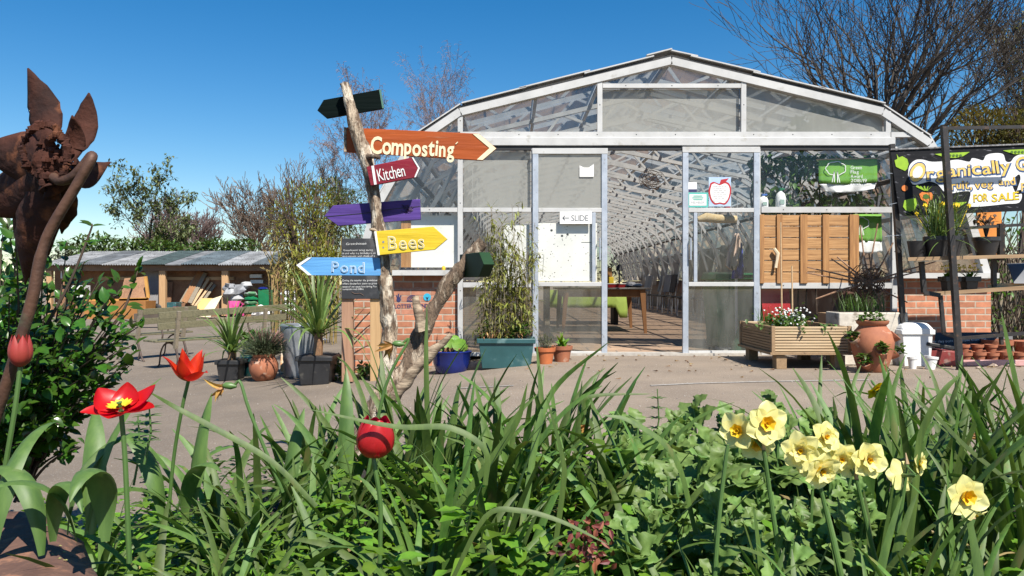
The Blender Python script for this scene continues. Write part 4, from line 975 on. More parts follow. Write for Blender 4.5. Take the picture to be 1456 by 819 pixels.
# strawberry pot
p = G(1252, 531); p.y += .16
t = thing('strawberry_pot', 'big terracotta strawberry pot with planted side pockets', 'strawberry pot', p); b = MB()
prof = [(.115, 0), (.125, .01), (.155, .10), (.185, .22), (.19, .28), (.172, .36), (.125, .415), (.118, .43), (.14, .45), (.145, .475), (.125, .475), (.11, .44), (.10, .40)]
b.lathe(prof, p, 32); b.build('pot', M['terra'], t)
b = MB(); b.lathe([(0, .455), (.118, .452)], p, 14); b.build('soil', M['soil'], t)
random.seed(12); lf = MB()
def straw(c, n, r):
    for i in range(n):
        q = V(c) + V((U(-r, r), U(-r, r) * .6, U(-.02, .06)))
        for k in (-.7, 0, .7):
            d = V((U(-1, 1), U(-1, .4), U(-.2, .6))); leaf(lf, q, d + V((k, 0, 0)), (0, 0, 1), U(.035, .055), .035, .3, 3)
straw(p + V((0, 0, .48)), 40, .12)
for a, z in ((-2.9, .30), (-1.62, .20), (-.45, .33), (-.15, .17), (-2.3, .09)):
    d = V((math.cos(a), math.sin(a), 0)); r = .17; q = p + d * r + V((0, 0, z))
    b = MB(); b.lathe([(.02, -.07), (.045, -.02), (.055, .02), (.048, .022), (.035, -.01)], q + d * .015, 14, (d + V((0, 0, 1.0)))); b.build('pocket', M['terra'], t)
    if a != -.45: straw(q + d * .05 + V((0, 0, .02)), 20, .05)
lf.build('foliage', M['lf_mid'], t)
# white lidded bin
p = G(1303, 521); p.y += .12
t = thing('white_bin', 'white plastic bin with domed lid behind the strawberry pot', 'bin', p)
b = MB(); sqpot(b, p, .26, .30, .36, (.28, .30)); b.build('bin_body', M['paper'], t, bevel=.025)
b = MB(); b.hexa([p + V(q) for q in ((-.17, -.18, .355), (.17, -.18, .355), (.17, .17, .355), (-.17, .17, .355), (-.12, -.12, .43), (.12, -.12, .43), (.12, .12, .43), (-.12, .12, .43))]); b.build('lid', M['paper'], t, bevel=.03)
def smallpot(px, py, label, r, h, lean=0, m='paper', rim=.012):
    p = G(px, py); p.y += r; t = thing('white_plant_pot', label, 'pot', p, 'small white plant pots'); b = MB()
    b.lathe([(r * .72, 0), (r * .95, h * .8), (r * 1.06, h * .82), (r * 1.08, h), (r * .93, h), (r * .88, h * .7), (.0, h * .65)], p, 18, (math.sin(lean), 0, math.cos(lean))); b.build('pot', M[m], t)
smallpot(1301, 525, 'narrow white pot with a thick rim in front of the white bin', .045, .115)
smallpot(1327, 526, 'empty white pot tipped slightly beside the red crate', .06, .125, .12)
# red crate with grey tray
p = G(1343, 521); p.y += .25
t = thing('red_crate', 'dusty red crate on the ground left of the clay pots', 'crate', p)
b = MB(); b.hexa([p + V(q) for q in ((-.13, -.24, .0), (.15, -.28, .0), (.17, .2, .0), (-.12, .22, .0), (-.15, -.26, .17), (.17, -.30, .14), (.19, .22, .14), (-.14, .24, .17))]); b.build('crate_body', mat('dusty_red', (.30, .05, .045), (.2, .03, .03), scale=8, c3=(.35, .22, .18), s3=12), t, bevel=.008)
b = MB(); b.box(p + V((-.06, -.04, .205)), (.27, .5, .035), ry=.16); b.build('grey_seed_tray', M['black'], loc=p + V((0, 0, .18)), bevel=.006, label='grey seed tray lying on top of the red crate', cat='tray')
# pink tray and clay pots
p0, p1 = G(1374, 521), G(1475, 520); yt = p0.y
t = thing('pink_tray', 'long faded pink tray holding the clay pots', 'tray', ((p0.x + p1.x) / 2, yt + .3, 0)); b = MB(); xa, xb = p0.x - .05, p1.x
b.box(((xa + xb) / 2, yt + .3, .012), (xb - xa, .6, .02))
for q, s in ((((xa + xb) / 2, yt, .035), (xb - xa, .016, .06)), (((xa + xb) / 2, yt + .6, .035), (xb - xa, .016, .06)), ((xa - .005, yt + .3, .055), (.016, .63, .10)), ((xb, yt + .3, .035), (.016, .6, .06))): b.box(q, s)
b.build('tray_body', mat('faded_pink', (.62, .36, .34), (.5, .27, .25), scale=12), t, bevel=.005)
t = thing('clay_pot', '', 'pot', (0, 0, 0), 'small clay pots in the pink tray')
b = MB(); b.lathe([(.042, 0), (.055, .075), (.064, .077), (.066, .108), (.058, .108), (.05, .07), (0, .05)], (0, 0, 0), 20); b.build('pot', M['terra'], t, loc=(0, 0, 0))
cl = 0; spots = []
for r, xsn in enumerate(((0, 1, 2, 3, 4, 5), (0, 1, 2, 3, 4), (0, 1, 2))):
    for i in xsn: spots.append((xa + .09 + i * .135 + r * .02, yt + .085 + r * .14, (r * 6 + i)))
nm = ('leftmost', 'second', 'third', 'fourth', 'fifth', 'sixth'); rn = ('front', 'middle', 'back')
for x, y, i in spots:
    r, q = divmod(i, 6); lb = '%s small clay pot from the left in the %s row of the pink tray' % (nm[q], rn[r])
    if i == 0: t['label'] = lb; t.location = (x, y, .024)
    else: dup(t, (x, y, .024), U(0, 6), lb, U(.93, 1.06))
for q in (0, 1, 2):
    dup(t, (xa + .12 + q * .14, yt + .17, .105), U(0, 6), '%s clay pot stacked on the others in the tray' % ('left hand', 'middle', 'right hand')[q], .92)
p = V((xa + .62, yt + .42, .02)); t = thing('clay_bowl', 'wide shallow clay bowl standing behind the small clay pots', 'bowl', p); b = MB(); b.lathe([(.09, 0), (.125, .16), (.145, .162), (.15, .215), (.135, .215), (.12, .16), (0, .14)], p, 26); b.build('bowl', M['terra'], t)
p = V((xa + .95, yt + .42, .02)); b = MB(); b.lathe([(.1, 0), (.14, .14), (.16, .142), (.165, .2), (.15, .2), (.13, .14), (0, .12)], p, 26); b.build('clay_bowl', M['terra'], loc=p, label='second clay bowl, cut off by the right edge of the picture', cat='bowl')
# small chalkboard on the ground behind
b = MB(); ys = 8.1; b.prism([W(1330, 505, ys), W(1330, 474, ys + .12), W(1440, 474, ys + .12), W(1440, 505, ys)], (0, .015, .01)); o = b.build('low_chalkboard', M['slate'], loc=W(1385, 505, ys), label='low chalkboard about clay pots standing behind the clay pots', cat='chalkboard')
b = MB(); nn = (0, -.9, .4)
write(b, 'Our clay pots are made from the', W(1322, 488, ys + .035), W(1402, 484, ys + .045), .028, nn, jit=.12, lift=.008); write(b, 'and were made by', W(1338, 496.5, ys + .02), W(1389, 495, ys + .022), .028, nn, jit=.12, bold=.02, lift=.008)
b.build('chalk_writing', M['chalk'], o, smooth=False)
b = MB()
for a, c, s in ((1412, 522, .03), (1425, 524, .025), (1437, 521, .035), (1392, 524, .02)): b.blob(G(a, c) + V((0, 0, s * .4)), (s * 1.5, s, s * .8), 8, .5)
b.build('loose_stones', mat('pale_stone', (.42, .33, .25), (.3, .22, .17), scale=20), kind='stuff')
# black steel market stall
M['shelfw'] = wood('shelf_wood', (.40, .27, .15), (.24, .15, .08), 0)
t = thing('market_stall', 'black steel display stand with two wooden shelves at the right edge', 'display stand', G(1365, 526))
b = MB(); base = G(1365, 526)
b.beam(base, W(1342, 180, 7.35), .05, .05); b.build('front_post', M['steel'], t)
def rail(nm_, pts, w=.035, m='steel'):
    b = MB()
    for p, q in zip(pts, pts[1:]): b.beam(p, q, w, w)
    return b.build(nm_, M[m], t)
rail('top_rail', [W(1340, 182.5, 7.35), W(1480, 180, 7.35)], .03)
rail('rear_post', [W(1283, 446, 7.74), W(1268, 205, 7.74)], .045); rail('rear_post', [W(1282, 446, 7.72), W(1290, 520, 7.72)], .04)
rail('middle_rail', [W(1360, 325, 7.5), W(1480, 318, 7.5)], .028)
rail('shelf_bracket', [W(1310, 372, 7.55), W(1314, 416, 7.55), W(1337, 420, 7.5)], .04)
rail('lower_bracket', [W(1337, 420, 7.6), W(1342, 474, 7.6), W(1366, 481, 7.42), W(1480, 472, 7.42)], .032)
rail('shelf_upright', [W(1423, 318, 7.5), W(1423, 370, 7.55)], .05); rail('shelf_upright', [W(1413, 368, 7.7), W(1413, 408, 7.7)], .04)
rail('lower_upright', [W(1422, 462, 7.44), W(1424, 490, 7.44)], .03)
b = MB(); b.hexa([W(1291, 371, 7.4), W(1470, 366, 7.4), W(1470, 366, 7.72), W(1296, 371, 7.72), W(1291, 366, 7.4), W(1470, 361, 7.4), W(1470, 361, 7.72), W(1296, 366, 7.72)]); b.build('upper_shelf', M['shelfw'], t)
b = MB(); b.hexa([W(1313, 421, 7.55), W(1475, 411, 7.55), W(1475, 411, 7.85), W(1318, 420, 7.85), W(1313, 416, 7.55), W(1475, 405, 7.55), W(1475, 405, 7.85), W(1318, 415, 7.85)]); b.build('lower_shelf', M['shelfw'], t)
# banner
YN = 7.68; kn = YN / F
t = thing('banner', 'hand painted black banner selling organically grown fruit and veg', 'banner', W(1360, 306, YN)); nb = (0, -1, 0)
quadp = [(1266, 214), (1462, 206), (1530, 203.5), (1530, 297), (1460, 299.5), (1286, 307), (1279, 303)]
b = MB(); b.prism([W(a, c, YN) for a, c in quadp], (0, .012, 0)); b.build('board', mat('black_paint', (.016, .017, .02), (.008, .009, .012), scale=12, rough=.65, c3=(.16, .16, .18), s3=22, t3=.66, stretch=(.5, 1, 2), spec=.15), t)
b = MB(); b.beam(W(1266, 212.5, YN), W(1530, 202.3, YN), .014, .03); b.build('top_edge', mat('white_edge', (.3, .3, .31), (.05, .05, .05), scale=30), t)
cloud = [(1291, 249), (1293, 236), (1301, 228), (1312, 227), (1325, 230), (1345, 229), (1362, 227), (1378, 230), (1382, 225), (1390, 226), (1398, 228), (1402, 221), (1412, 218), (1426, 219), (1430, 229), (1437, 230), (1443, 223), (1456, 219), (1500, 217), (1500, 262), (1450, 270), (1446, 271), (1451, 255), (1449, 248), (1443, 253), (1440, 265), (1446, 276), (1453, 276), (1449, 288), (1430, 290), (1412, 292), (1386, 294), (1377, 291), (1380, 274), (1370, 272), (1352, 275), (1343, 273), (1333, 262), (1322, 258), (1310, 261), (1298, 262)]
b = MB(); b.prism([W(q.x, q.y, YN - .004) for q in smooth_path([(a, c, 0) for a, c in cloud + cloud[:1]], 4)[:-1]], (0, .003, 0)); b.build('white_cloud', mat('white_gloss', (.78, .79, .78), (.68, .69, .70), scale=14), t, smooth=False)
def put(mb, nm_, m_): mb.build(nm_, m_, t, smooth=False)
M['gold'] = mat('gold_paint', (.80, .47, .03), (.7, .55, .25), scale=30); M['blp'] = mat('blue_paint', (.02, .05, .16), (.04, .11, .26), scale=30)
def sign2(s, pl, pr, h, seed):
    for mm, dx, dz, bo, l in (('blp', .8, .9, .065, .006), ('gold', 0, 0, .012, .008)):
        m_ = MB(); write(m_, s, W(pl[0] + dx, pl[1] + dz, YN), W(pr[0] + dx, pr[1] + dz, YN), h * kn, nb, bold=bo, jit=.1, lift=l, seed=seed, gap=.09); put(m_, 'gold_lettering' if mm == 'gold' else 'blue_lettering', M[mm])
sign2('rganically', (1318, 255), (1436, 244), 18, 4); sign2('G', (1445, 243), (1460, 242), 19, 5); sign2('rown', (1464, 243), (1500, 241), 18, 5)
sign2('fruit,', (1346, 270), (1381, 268), 13, 6); sign2('veg', (1386, 268), (1411, 266), 11, 7); sign2('and', (1420, 264), (1443, 262), 11, 8)
sign2('Plants', (1452, 273), (1490, 270), 13, 8)
oc = W(1304.5, 245, YN - .005)
for mm, r0, l in (('blp', 13, 0), ('gold', 11.6, .001), ('paper', 7.4, .002)):
    if r0:
        m_ = MB()
        pts = [oc + V((math.cos(a) * r0 * .92 * kn, -l * 2, math.sin(a) * r0 * 1.15 * kn)) for a in [i * .209 for i in range(30)]]
        pts = [V((p.x + (p.z - oc.z) * .25, p.y, p.z)) for p in pts]; m_.quad(*pts); put(m_, 'letter_ring' if mm != 'paper' else 'letter_centre', M[mm])
M['brink'] = mat('brown_ink', (.10, .05, .01)); M['yelp'] = mat('yellow_paint', (.85, .6, .02))
for mm, bo, l, d in (('brink', .035, .005, .5), ('yelp', .01, .0075, 0)):
    m_ = MB(); write(m_, 'FOR', W(1384 + d, 287.5 + d, YN), W(1404 + d, 286 + d, YN), 11.5 * kn, nb, bold=bo, jit=.1, lift=l, gap=.05); put(m_, 'dark_lettering' if d else 'yellow_lettering', M[mm]); m_ = MB(); write(m_, 'SALE', W(1410 + d, 287 + d, YN), W(1448 + d, 284 + d, YN), 11.5 * kn, nb, bold=bo, jit=.1, lift=l, gap=.06); put(m_, 'dark_lettering' if d else 'yellow_lettering', M[mm])
M['limp'] = mat('lime_paint', (.30, .50, .02), (.24, .42, .02), scale=20); M['orp'] = mat('orange_paint', (.75, .22, .03), (.65, .17, .03)); lg, og = MB(), MB(); yv = YN - .006
def flat(mb, pts, y=yv): mb.prism([W(a, c, y) for a, c in pts], (0, .003, 0))
flat(lg, [(1272, 228), (1276, 226), (1275, 219), (1278, 224), (1283, 222), (1290, 226), (1292, 233), (1290, 240), (1287, 243), (1280, 240), (1274, 237)]); put(lg, 'painted_leaf', M['limp']); lg = MB()
flat(lg, [(1284, 294), (1286, 285), (1292, 283), (1302, 282), (1304, 290), (1301, 298), (1294, 301), (1288, 299)]); put(lg, 'painted_leaf', M['limp']); lg = MB()
for dx in (-12, -7, -2, 3, 8): flat(lg, [(1316, 272), (1317.5, 272.5), (1317 + dx * 1.1, 265 - abs(5 - abs(dx)) * .3), (1315.5 + dx * 1.1, 265.5)])
put(lg, 'painted_beet_top', M['limp'])
for (x, y, w) in ((1354, 219, 25), (1353, 290, 22), (1452, 214, 26)):
    lg = MB(); flat(lg, [(x - w, y), (x - w * .6, y - 1), (x + w, y - 3), (x + w * .62, y + 3), (x + w * .2, y + 5.5), (x - w * .4, y + 5)]); put(lg, 'painted_pod', M['limp'])
flat(og, [(1307, 276), (1311, 273), (1318, 274), (1324, 273.5), (1327, 278), (1325, 284), (1320, 287.5), (1319, 297), (1318, 287.5), (1310, 284)]); put(og, 'painted_beetroot', M['orp']); og = MB()
pk = [(1286.5 + 4.5 * math.cos(a), 267.5 + 4.3 * math.sin(a)) for a in [i * .52 for i in range(12)]]; flat(og, pk); put(og, 'painted_pumpkin', M['orp'])
b = MB()
flat(b, [(1313, 277), (1317, 275.5), (1321, 278), (1321, 282), (1316, 283), (1312.5, 281)], yv - .003)
for (x, y) in ((1353, 290), (1354, 219), (1452, 214)):
    for i in range(6): flat(b, [(x - 13 + i * 5 + 2 * math.cos(a), y + 2.2 + 2 * math.sin(a)) for a in [j * 1.047 for j in range(6)]], yv - .003)
b.build('painted_peas', mat('dark_green_paint', (.06, .14, .01)), t, smooth=False)
for i, (a, c, d, e) in enumerate(((1262, 246, 1274, 247), (1264, 291, 1281, 287), (1258, 336, 1283, 334))):
    b = MB(); b.tube([W(a, c, 7.69), W(d, e, YN + .015)], .0025, 4); b.build('tie_wire', M['alu'], loc=W(a, c, 7.7), label=('wire tie holding the banner top to its post', 'wire tie holding the banner bottom to its post', 'loose wire below the banner tied round the post')[i], cat='wire')
# pots on the stall shelves
def daffpot(px, label, n, spread, flowers, seed):
    random.seed(seed); p = W(px, 365.5, 7.54); t = thing('daffodil_pot', label, 'potted plant', p, 'black pots of daffodils on the upper shelf')
    b = MB(); b.lathe([(.085, 0), (.115, .16), (.125, .162), (.125, .2), (.11, .2), (.1, .14)], p, 20); b.build('pot', M['black'], t)
    b = MB(); b.lathe([(0, .18), (.105, .178)], p, 12); b.build('soil', M['soil'], t); b = MB()
    for i in range(n):
        el = R(88 - abs(random.gauss(0, 36))); strap(b, p + V((U(-.07, .07), U(-.07, .07), .18)), U(0, 6.28), U(.32, .58) * spread, U(.008, .013), el, el - R(U(5, 70)), 0, 7, .2, 2)
    b.build('foliage', M['lf_strap'], t); b = MB()
    for x, z in flowers:
        q = p + V((x, U(-.1, .02), z)); M3 = axis((U(-.3, .3), -1, 0)); b.tube([p + V((x * .3, 0, .18)), q], .003, 4)
        for k in range(6): petal(b, q, M3, k * 1.047, .026, .02, 1.2, 1.5, .1, 3, 1)
        b.lathe([(.008, 0), (.012, .02), (.014, .024)], q, 8, (0, -1, 0))
    b.build('flowers', mat('bright_yellow', (.82, .62, .02), (.75, .5, .01)), t)
daffpot(1332, 'bushy black pot of grassy daffodil leaves left of the stall post', 150, 1.0, [(-.14, .50), (-.2, .42), (.06, .52), (.12, .50), (.16, .48), (-.02, .5)], 41)
daffpot(1350, 'smaller black pot of daffodils squeezed behind the stall post', 60, .95, [(.05, .50), (.18, .5), (-.05, .45)], 42)
for i, px in enumerate((1303, 1312)):
    p = W(px, 366, 7.58 + i * .05); b = MB(); b.lathe([(.06, 0), (.08, .13), (.085, .16), (.075, .16), (.0, .12)], p, 16); b.build('black_pot', M['black'], loc=p, label=('empty black pot at the left end of the upper shelf', 'empty black pot tucked behind the bushy daffodil pot')[i], cat='pot')
p = W(1402, 365, 7.55); t = thing('dark_pot', 'lone dark pot with dead plant in front of the orange panel', 'potted plant', p); b = MB(); b.lathe([(.08, 0), (.115, .15), (.125, .152), (.125, .19), (.11, .19), (0, .16)], p, 20); b.build('pot', M['black'], t)
b = MB()
for i in range(26): b.tube([p + V((0, 0, .18)), p + V((U(-.03, .05), U(-.03, .03), .30)), p + V((U(-.1, .1), U(-.06, .06), U(.3, .43)))], [.006, .004, .002], 4)
for i in range(30): leaf(b, p + V((U(-.1, .08), U(-.05, .05), U(.32, .42))), rv(), (0, 0, 1), .06, .03, .5)
b.build('dead_plant', M['twig'], t)
def primpot(px, label, seed):
    random.seed(seed); p = W(px, 414, 7.68); t = thing('primrose_pot', label, 'potted plant', p, 'primrose pots on the lower shelf'); b = MB(); sqpot(b, p, .10, .125, .14); b.build('pot', M['black'], t, bevel=.004)
    b = MB()
    for i in range(26): leaf(b, p + V((U(-.04, .04), U(-.04, .04), .14)), rv() + V((0, 0, .6)), (0, 0, 1), .07, .03, .4)
    for i in range(9): b.tube([p + V((0, 0, .13)), p + V((U(-.12, .1), U(-.06, .06), U(.2, .28)))], .002, 3)
    b.build('foliage', M['lf_lime'], t); b = MB()
    for i in range(16): b.blob(p + V((U(-.11, .1), U(-.07, .03), U(.19, .28))), (.014, .014, .01), 6, .6)
    b.build('flowers', mat('pale_yellow', (.78, .72, .22), (.7, .6, .12)), t)
primpot(1350, 'left black pot of pale primroses on the lower shelf behind the post', 1); primpot(1378, 'black pot of pale primroses right of the stall post', 2)
b = MB(); b.hexa([W(1404, 410, 7.7), W(1480, 406, 7.7), W(1480, 406, 7.9), W(1404, 410, 7.9), W(1404, 404.5, 7.7), W(1480, 399, 7.7), W(1480, 400, 7.9), W(1404, 405, 7.9)]); b.build('rough_plank', M['pine'], loc=W(1440, 410, 7.8), bevel=.004, label='rough sawn plank lying on the lower shelf', cat='plank')
b = MB(); b.prism([W(1442, 403, 7.66), W(1433, 376, 7.78), W(1480, 374, 7.78), W(1480, 403, 7.66)], (0, .015, .008)); o = b.build('slate_board', mat('grey_slate', (.075, .085, .105), (.06, .068, .085), rough=.5), loc=W(1450, 404, 7.7), label='grey slate leaning on the lower shelf at the right edge', cat='slate')
# behind the stall
b = MB(); b.prism([W(1394, 362, 9.6), W(1389, 298, 9.6), W(1424, 298, 9.6), W(1424, 362, 9.6)], (0, .03, 0)); b.build('orange_panel', mat('orange_panel', (.75, .27, .04), (.55, .19, .03), scale=5), loc=W(1408, 362, 9.6), label='bright orange panel seen below the banner behind the dark pot', cat='panel')
b = MB(); b.prism([W(1357, 366, 9.15), W(1365, 312, 9.15), W(1383, 300, 9.15), W(1386, 360, 9.15)], (0, .03, 0)); b.build('rusty_sheet', M['ply'], loc=W(1370, 366, 9.2), label='brown rusty sheet inside the sloping window below the banner', cat='sheet')
b = MB(); b.box(W(1336, 384, 9.15), (.36, .03, .2)); b.build('brown_box', M['ply'], loc=W(1336, 392, 9.15), label='brown box on the sill below the daffodil pots', cat='box')
t = thing('wooden_fence', 'weathered close boarded fence behind the market stall', 'fence', (6.6, 11, 0)); b = MB(); random.seed(3)
for i in range(24): b.box((5.7 + i * .14, 11, .6), (.125, .02, 1.2 + U(-.03, .03)))
b.build('boards', M['oldw'], t); b = MB(); b.box((7.3, 11.05, .9), (3.4, .06, .08)); b.box((7.3, 11.05, .3), (3.4, .06, .08)); b.build('rail', M['oldw'], t)
b = MB(); lf = MB(); random.seed(14)
for i in range(900):
    p = V((U(5.7, 8.2), 10.6 + U(-.5, .3), U(.1, 1.75))); leaf(lf, p, rv() + V((0, -.3, .1)), (0, 0, 1), U(.06, .11), U(.03, .05), .3, 3)
for i in range(160):
    x = U(5.6, 8); b.tube(smooth_path([(x, 10.7, 0), (x + U(-.2, .2), 10.6 + U(-.2, .2), .8), (x + U(-.4, .4), 10.6, U(1.2, 2.0))]), .006, 4, cap=False)
t = thing('overgrown_shrub', 'twiggy half bare shrub growing along the fence behind the stall', 'shrub', (6.8, 10.6, 0)); b.build('stems', M['twig'], t); lf.build('foliage', M['lf_mid'], t)
# ================================================================== LEFT: BENCHES, SHED
def bench(label, px0, py0, px1, py1, Y0, Y1, seatdir, ends):
    """seen from behind: back rail from px0 to px1"""
    a, c = W(px0, py0, Y0), W(px1, py1, Y1); u = (c - a); u.z = 0; L_ = u.length; u.normalize(); f = V((-u.y, u.x, 0)) * seatdir; zg = gz(a.x)
    t = thing('park_bench', label, 'bench', V((a.x, a.y, zg)), 'slatted benches')
    O = V((a.x, a.y, zg)); up = V((0, 0, 1)); P = lambda s, q, z: O + u * s + f * q + up * z
    for z, q in ((.80, 0), (.64, .03)):
        b = MB(); b.beam(P(0, q, z), P(L_, q, z + c.z - a.z), .10, .03, f); b.build('back_slat', M['bench'], t, bevel=.004)
    for q in (.14, .24, .34, .44):
        b = MB(); b.beam(P(0, q, .42), P(L_, q, .42), .085, .028, up); b.build('seat_slat', M['bench'], t, bevel=.004)
    for s in ends:
        b = MB(); b.beam(P(s, -.035, .86), P(s, .06, .30), .055, .05, u); b.build('back_strut', M['oldw'], t)
        b = MB(); 
        b.tube(smooth_path([P(s, -.12, .0), P(s, -.06, .06), P(s, .02, .25), P(s, .06, .40), P(s, .02, .62), P(s, -.02, .84)]), .016, 6)
        b.tube(smooth_path([P(s, .60, .0), P(s, .54, .05), P(s, .50, .22), P(s, .40, .34), P(s, .25, .38), P(s, .10, .34), P(s, .0, .16), P(s, .03, .04)]), .013, 6)
        b.tube(smooth_path([P(s, .02, .66), P(s, .2, .64), P(s, .40, .66), P(s, .48, .60), P(s, .44, .5), P(s, .46, .42)]), .013, 6)
        b.tube([P(s, .04, .40), P(s, .48, .40)], .016, 6)
        b.build('iron_leg', M['rusti'], t)
M['bench'] = wood('bench_slat', (.20, .18, .105), (.11, .105, .06), 0); M['rusti'] = mat('rusty_iron', (.12, .08, .06), (.06, .045, .04), scale=20, rough=.8)
bench('mossy slatted bench with curly iron legs seen from behind near the pots', 226, 460, 408, 446, 11.2, 12.9, 1, (.28, 1.75))
bench('darker slatted bench standing just beyond the mossy bench on the left', 196, 455, 280, 449, 12.6, 13.6, 1, (.03, .9))

SY = 29.0; ks = SY / F
zb = W(300, 447, SY).z
t = thing('open_shed', 'long low open fronted store with a patched corrugated roof', 'shed', (W(230, 447, SY).x, SY, zb))
x0, x1 = W(62, 0, SY).x, W(392, 0, SY).x; zf, zr = W(0, 376, SY).z, W(0, 364, SY).z
tones = [(.40, .41, .42), (.23, .25, .27), (.44, .45, .46), (.10, .15, .15), (.42, .44, .46), (.17, .22, .25), (.43, .45, .47), (.20, .24, .27)]
edges = [60, 112, 150, 200, 240, 262, 314, 362, 396]
for i, (ea, eb) in enumerate(zip(edges, edges[1:])):
    b = MB(); n = 14; lift = .02 * (i % 2); rows = []
    for yy, zz in ((SY - .3, zf - .02), (SY + 3.4, zf + .62)):
        rows.append([V((W(lerp(ea, eb, j / (n * 2)), 0, SY).x, yy, zz + lift + .025 * math.cos(j * math.pi))) for j in range(n * 2 + 1)])
    b.grid(rows); b.build('roof_sheet', mat('roof_tone%d' % i, tuple(x * .8 for x in tones[i]), tuple(x * .38 for x in tones[i]), scale=1.5, rough=.8, c3=tuple(x * .3 for x in tones[i]), s3=4, t3=.6), t, solid=.01, smooth=False)
b = MB(); b.box(((x0 + x1) / 2, SY, zf - .14), (x1 - x0, .1, .2)); b.build('front_beam', mat('brown_beam', (.22, .13, .07), (.15, .09, .05), scale=3), t)
b = MB(); b.box(((x0 + x1) / 2, SY + .75, (zb + zf) / 2), (x1 - x0, .1, zf - zb + .3)); b.build('back_wall', M['ply'], t)
for px, w in ((70, 7), (231, 9), (320, 9), (390, 7), (276, 3)):
    b = MB(); p = W(px, 447, SY); b.box((p.x, SY + (.05 if w > 3 else .62), (zb + zf) / 2 - .1), (w * ks, .16, zf - zb - .1)); b.build('post', M['pinev'] if w > 3 else M['ply'], t)
b = MB(); b.box((W(88, 0, SY).x, SY + .4, (zb + zf) / 2), (.1, .6, zf - zb)); b.build('side_wall', M['ply'], t); b = MB(); b.box((W(392, 0, SY).x, SY + .4, (zb + zf) / 2), (.1, .6, zf - zb)); b.build('side_wall', M['ply'], t)
b = MB(); b.box((W(225, 0, SY).x, SY + .66, W(0, 396, SY + .66).z), (5.2, .08, .12)); b.build('shelf_rail', M['pine'], t)
def sbox(name, label, cat, px0, py0, px1, py1, Y, m, d=.5, bevel=.01, ry=0):
    a, c = W(px0, py1, Y), W(px1, py0, Y); b = MB(); b.box(((a.x + c.x) / 2, Y + d / 2, (a.z + c.z) / 2), (c.x - a.x, d, c.z - a.z), ry=ry); return b.build(name, m, loc=V(((a.x + c.x) / 2, Y, a.z)), bevel=bevel, label=label, cat=cat)
# hutch at the left end of the shed
o = thing('timber_cabinet', 'orange timber cabinet with a propped up lid at the left of the shed', 'cabinet', W(170, 460, 27.5))
b = MB(); a, c = W(120, 462, 27.6), W(207, 428, 27.6); b.box(((a.x + c.x) / 2, 28, (a.z + c.z) / 2), (c.x - a.x, .8, c.z - a.z)); b.build('cabinet_body', mat('orange_timber', (.42, .19, .05), (.3, .13, .035), scale=2), o)
b = MB(); a, c = W(176, 424, 28.2), W(208, 393, 28.2); b.prism([W(170, 425, 28.2), W(177, 396, 28.6), W(207, 393, 28.6), W(211, 424, 28.2)], (0, .05, 0)); b.build('lid', M['ply'], o)
b = MB()
for p, q in (((207, 393), (211, 424)), ((170, 426), (211, 425)), ((121, 428), (211, 426))): b.beam(W(*p, 28.1), W(*q, 28.1), .1, .08)
b.build('frame', mat('honey_wood', (.6, .32, .08), (.5, .25, .06)), o)
sbox('white_crate', 'white crate on the cabinet at the far left of the shed', 'crate', 101, 406, 118, 424, 28.2, M['paper']); sbox('dark_crate', 'dark crate beside the white crate at the far left', 'crate', 86, 380, 98, 396, 29.1, M['board'])
random.seed(2)
for i, (a, c, w, m) in enumerate((((262, 430), (286, 386), .22, 'oak'), ((270, 431), (292, 388), .16, 'oldw'), ((273, 434), (297, 396), .1, 'pine'), ((277, 436), (302, 402), .08, 'pine'), ((283, 436), (306, 405), .1, 'oldw'), ((258, 430), (280, 392), .14, 'oldw'))):
    b = MB(); b.beam(W(*a, 29.0 + i * .03), W(*c, 29.58), w, .06); b.build('long_plank', M[m], loc=W(*a, 29.0), group='planks leaning in the shed', cat='plank', label=('widest brown plank leaning at the left of the pile', 'grey plank leaning just right of the widest plank', 'thin pale lath leaning in the middle of the pile', 'thinnest pale lath leaning in the pile', 'grey lath leaning at the right of the pile', 'grey plank leaning at the far left of the pile')[i])
b = MB(); b.prism([W(282, 450, 27.5), W(301, 425, 27.9), W(316, 420, 27.9), W(299, 451, 27.5)], (0, .06, 0)); b.build('cream_board', mat('cream_board', (.80, .70, .45), (.7, .6, .38), scale=2), loc=W(295, 450, 27.5), label='cream board leaning in front of the planks', cat='board')
b = MB(); b.prism([W(272, 447, 27.9), W(287, 424, 28.3), W(302, 424, 28.3), W(284, 449, 27.9)], (0, .06, 0)); b.build('yellow_board', mat('yellow_board', (.70, .46, .16), (.6, .38, .12), scale=2), loc=W(280, 448, 27.9), label='yellow board leaning behind the cream board', cat='board')
o = thing('wheelbarrow', 'red wheelbarrow parked in front of the shed', 'wheelbarrow', W(262, 451, 27))
b = MB(); b.hexa([W(252, 446, 26.8), W(270, 446, 26.8), W(270, 446, 27.2), W(252, 446, 27.2), W(246, 436.5, 26.6), W(274, 437, 26.6), W(274, 436.5, 27.5), W(246, 436, 27.5)]); b.build('tray', mat('faded_red', (.42, .05, .07), (.35, .04, .06)), o)
b = MB(); b.tube([W(252, 444, 26.8), W(262, 448, 26.8), W(283, 440, 26.8)], .03, 5); b.tube([W(268, 446, 26.8), W(270, 452, 26.8)], .03, 5); b.build('frame', M['dark'], o)
b = MB(); b.lathe([(.08, -.06), (.2, -.06), (.2, .06), (.08, .06)], W(255, 449, 27), 14, (1, 0, 0)); b.build('wheel', M['dark'], o)
sbox('green_tub', 'dark green tub left of the wheelbarrow', 'tub', 237, 430, 250, 446, 28, M['tealp'])
sbox('grey_sheet', 'large grey sheet propped behind the left shed post', 'sheet', 205, 384, 228, 432, 29.5, mat('grey_sheet', (.38, .37, .37), (.25, .24, .24), scale=1.5), .06)
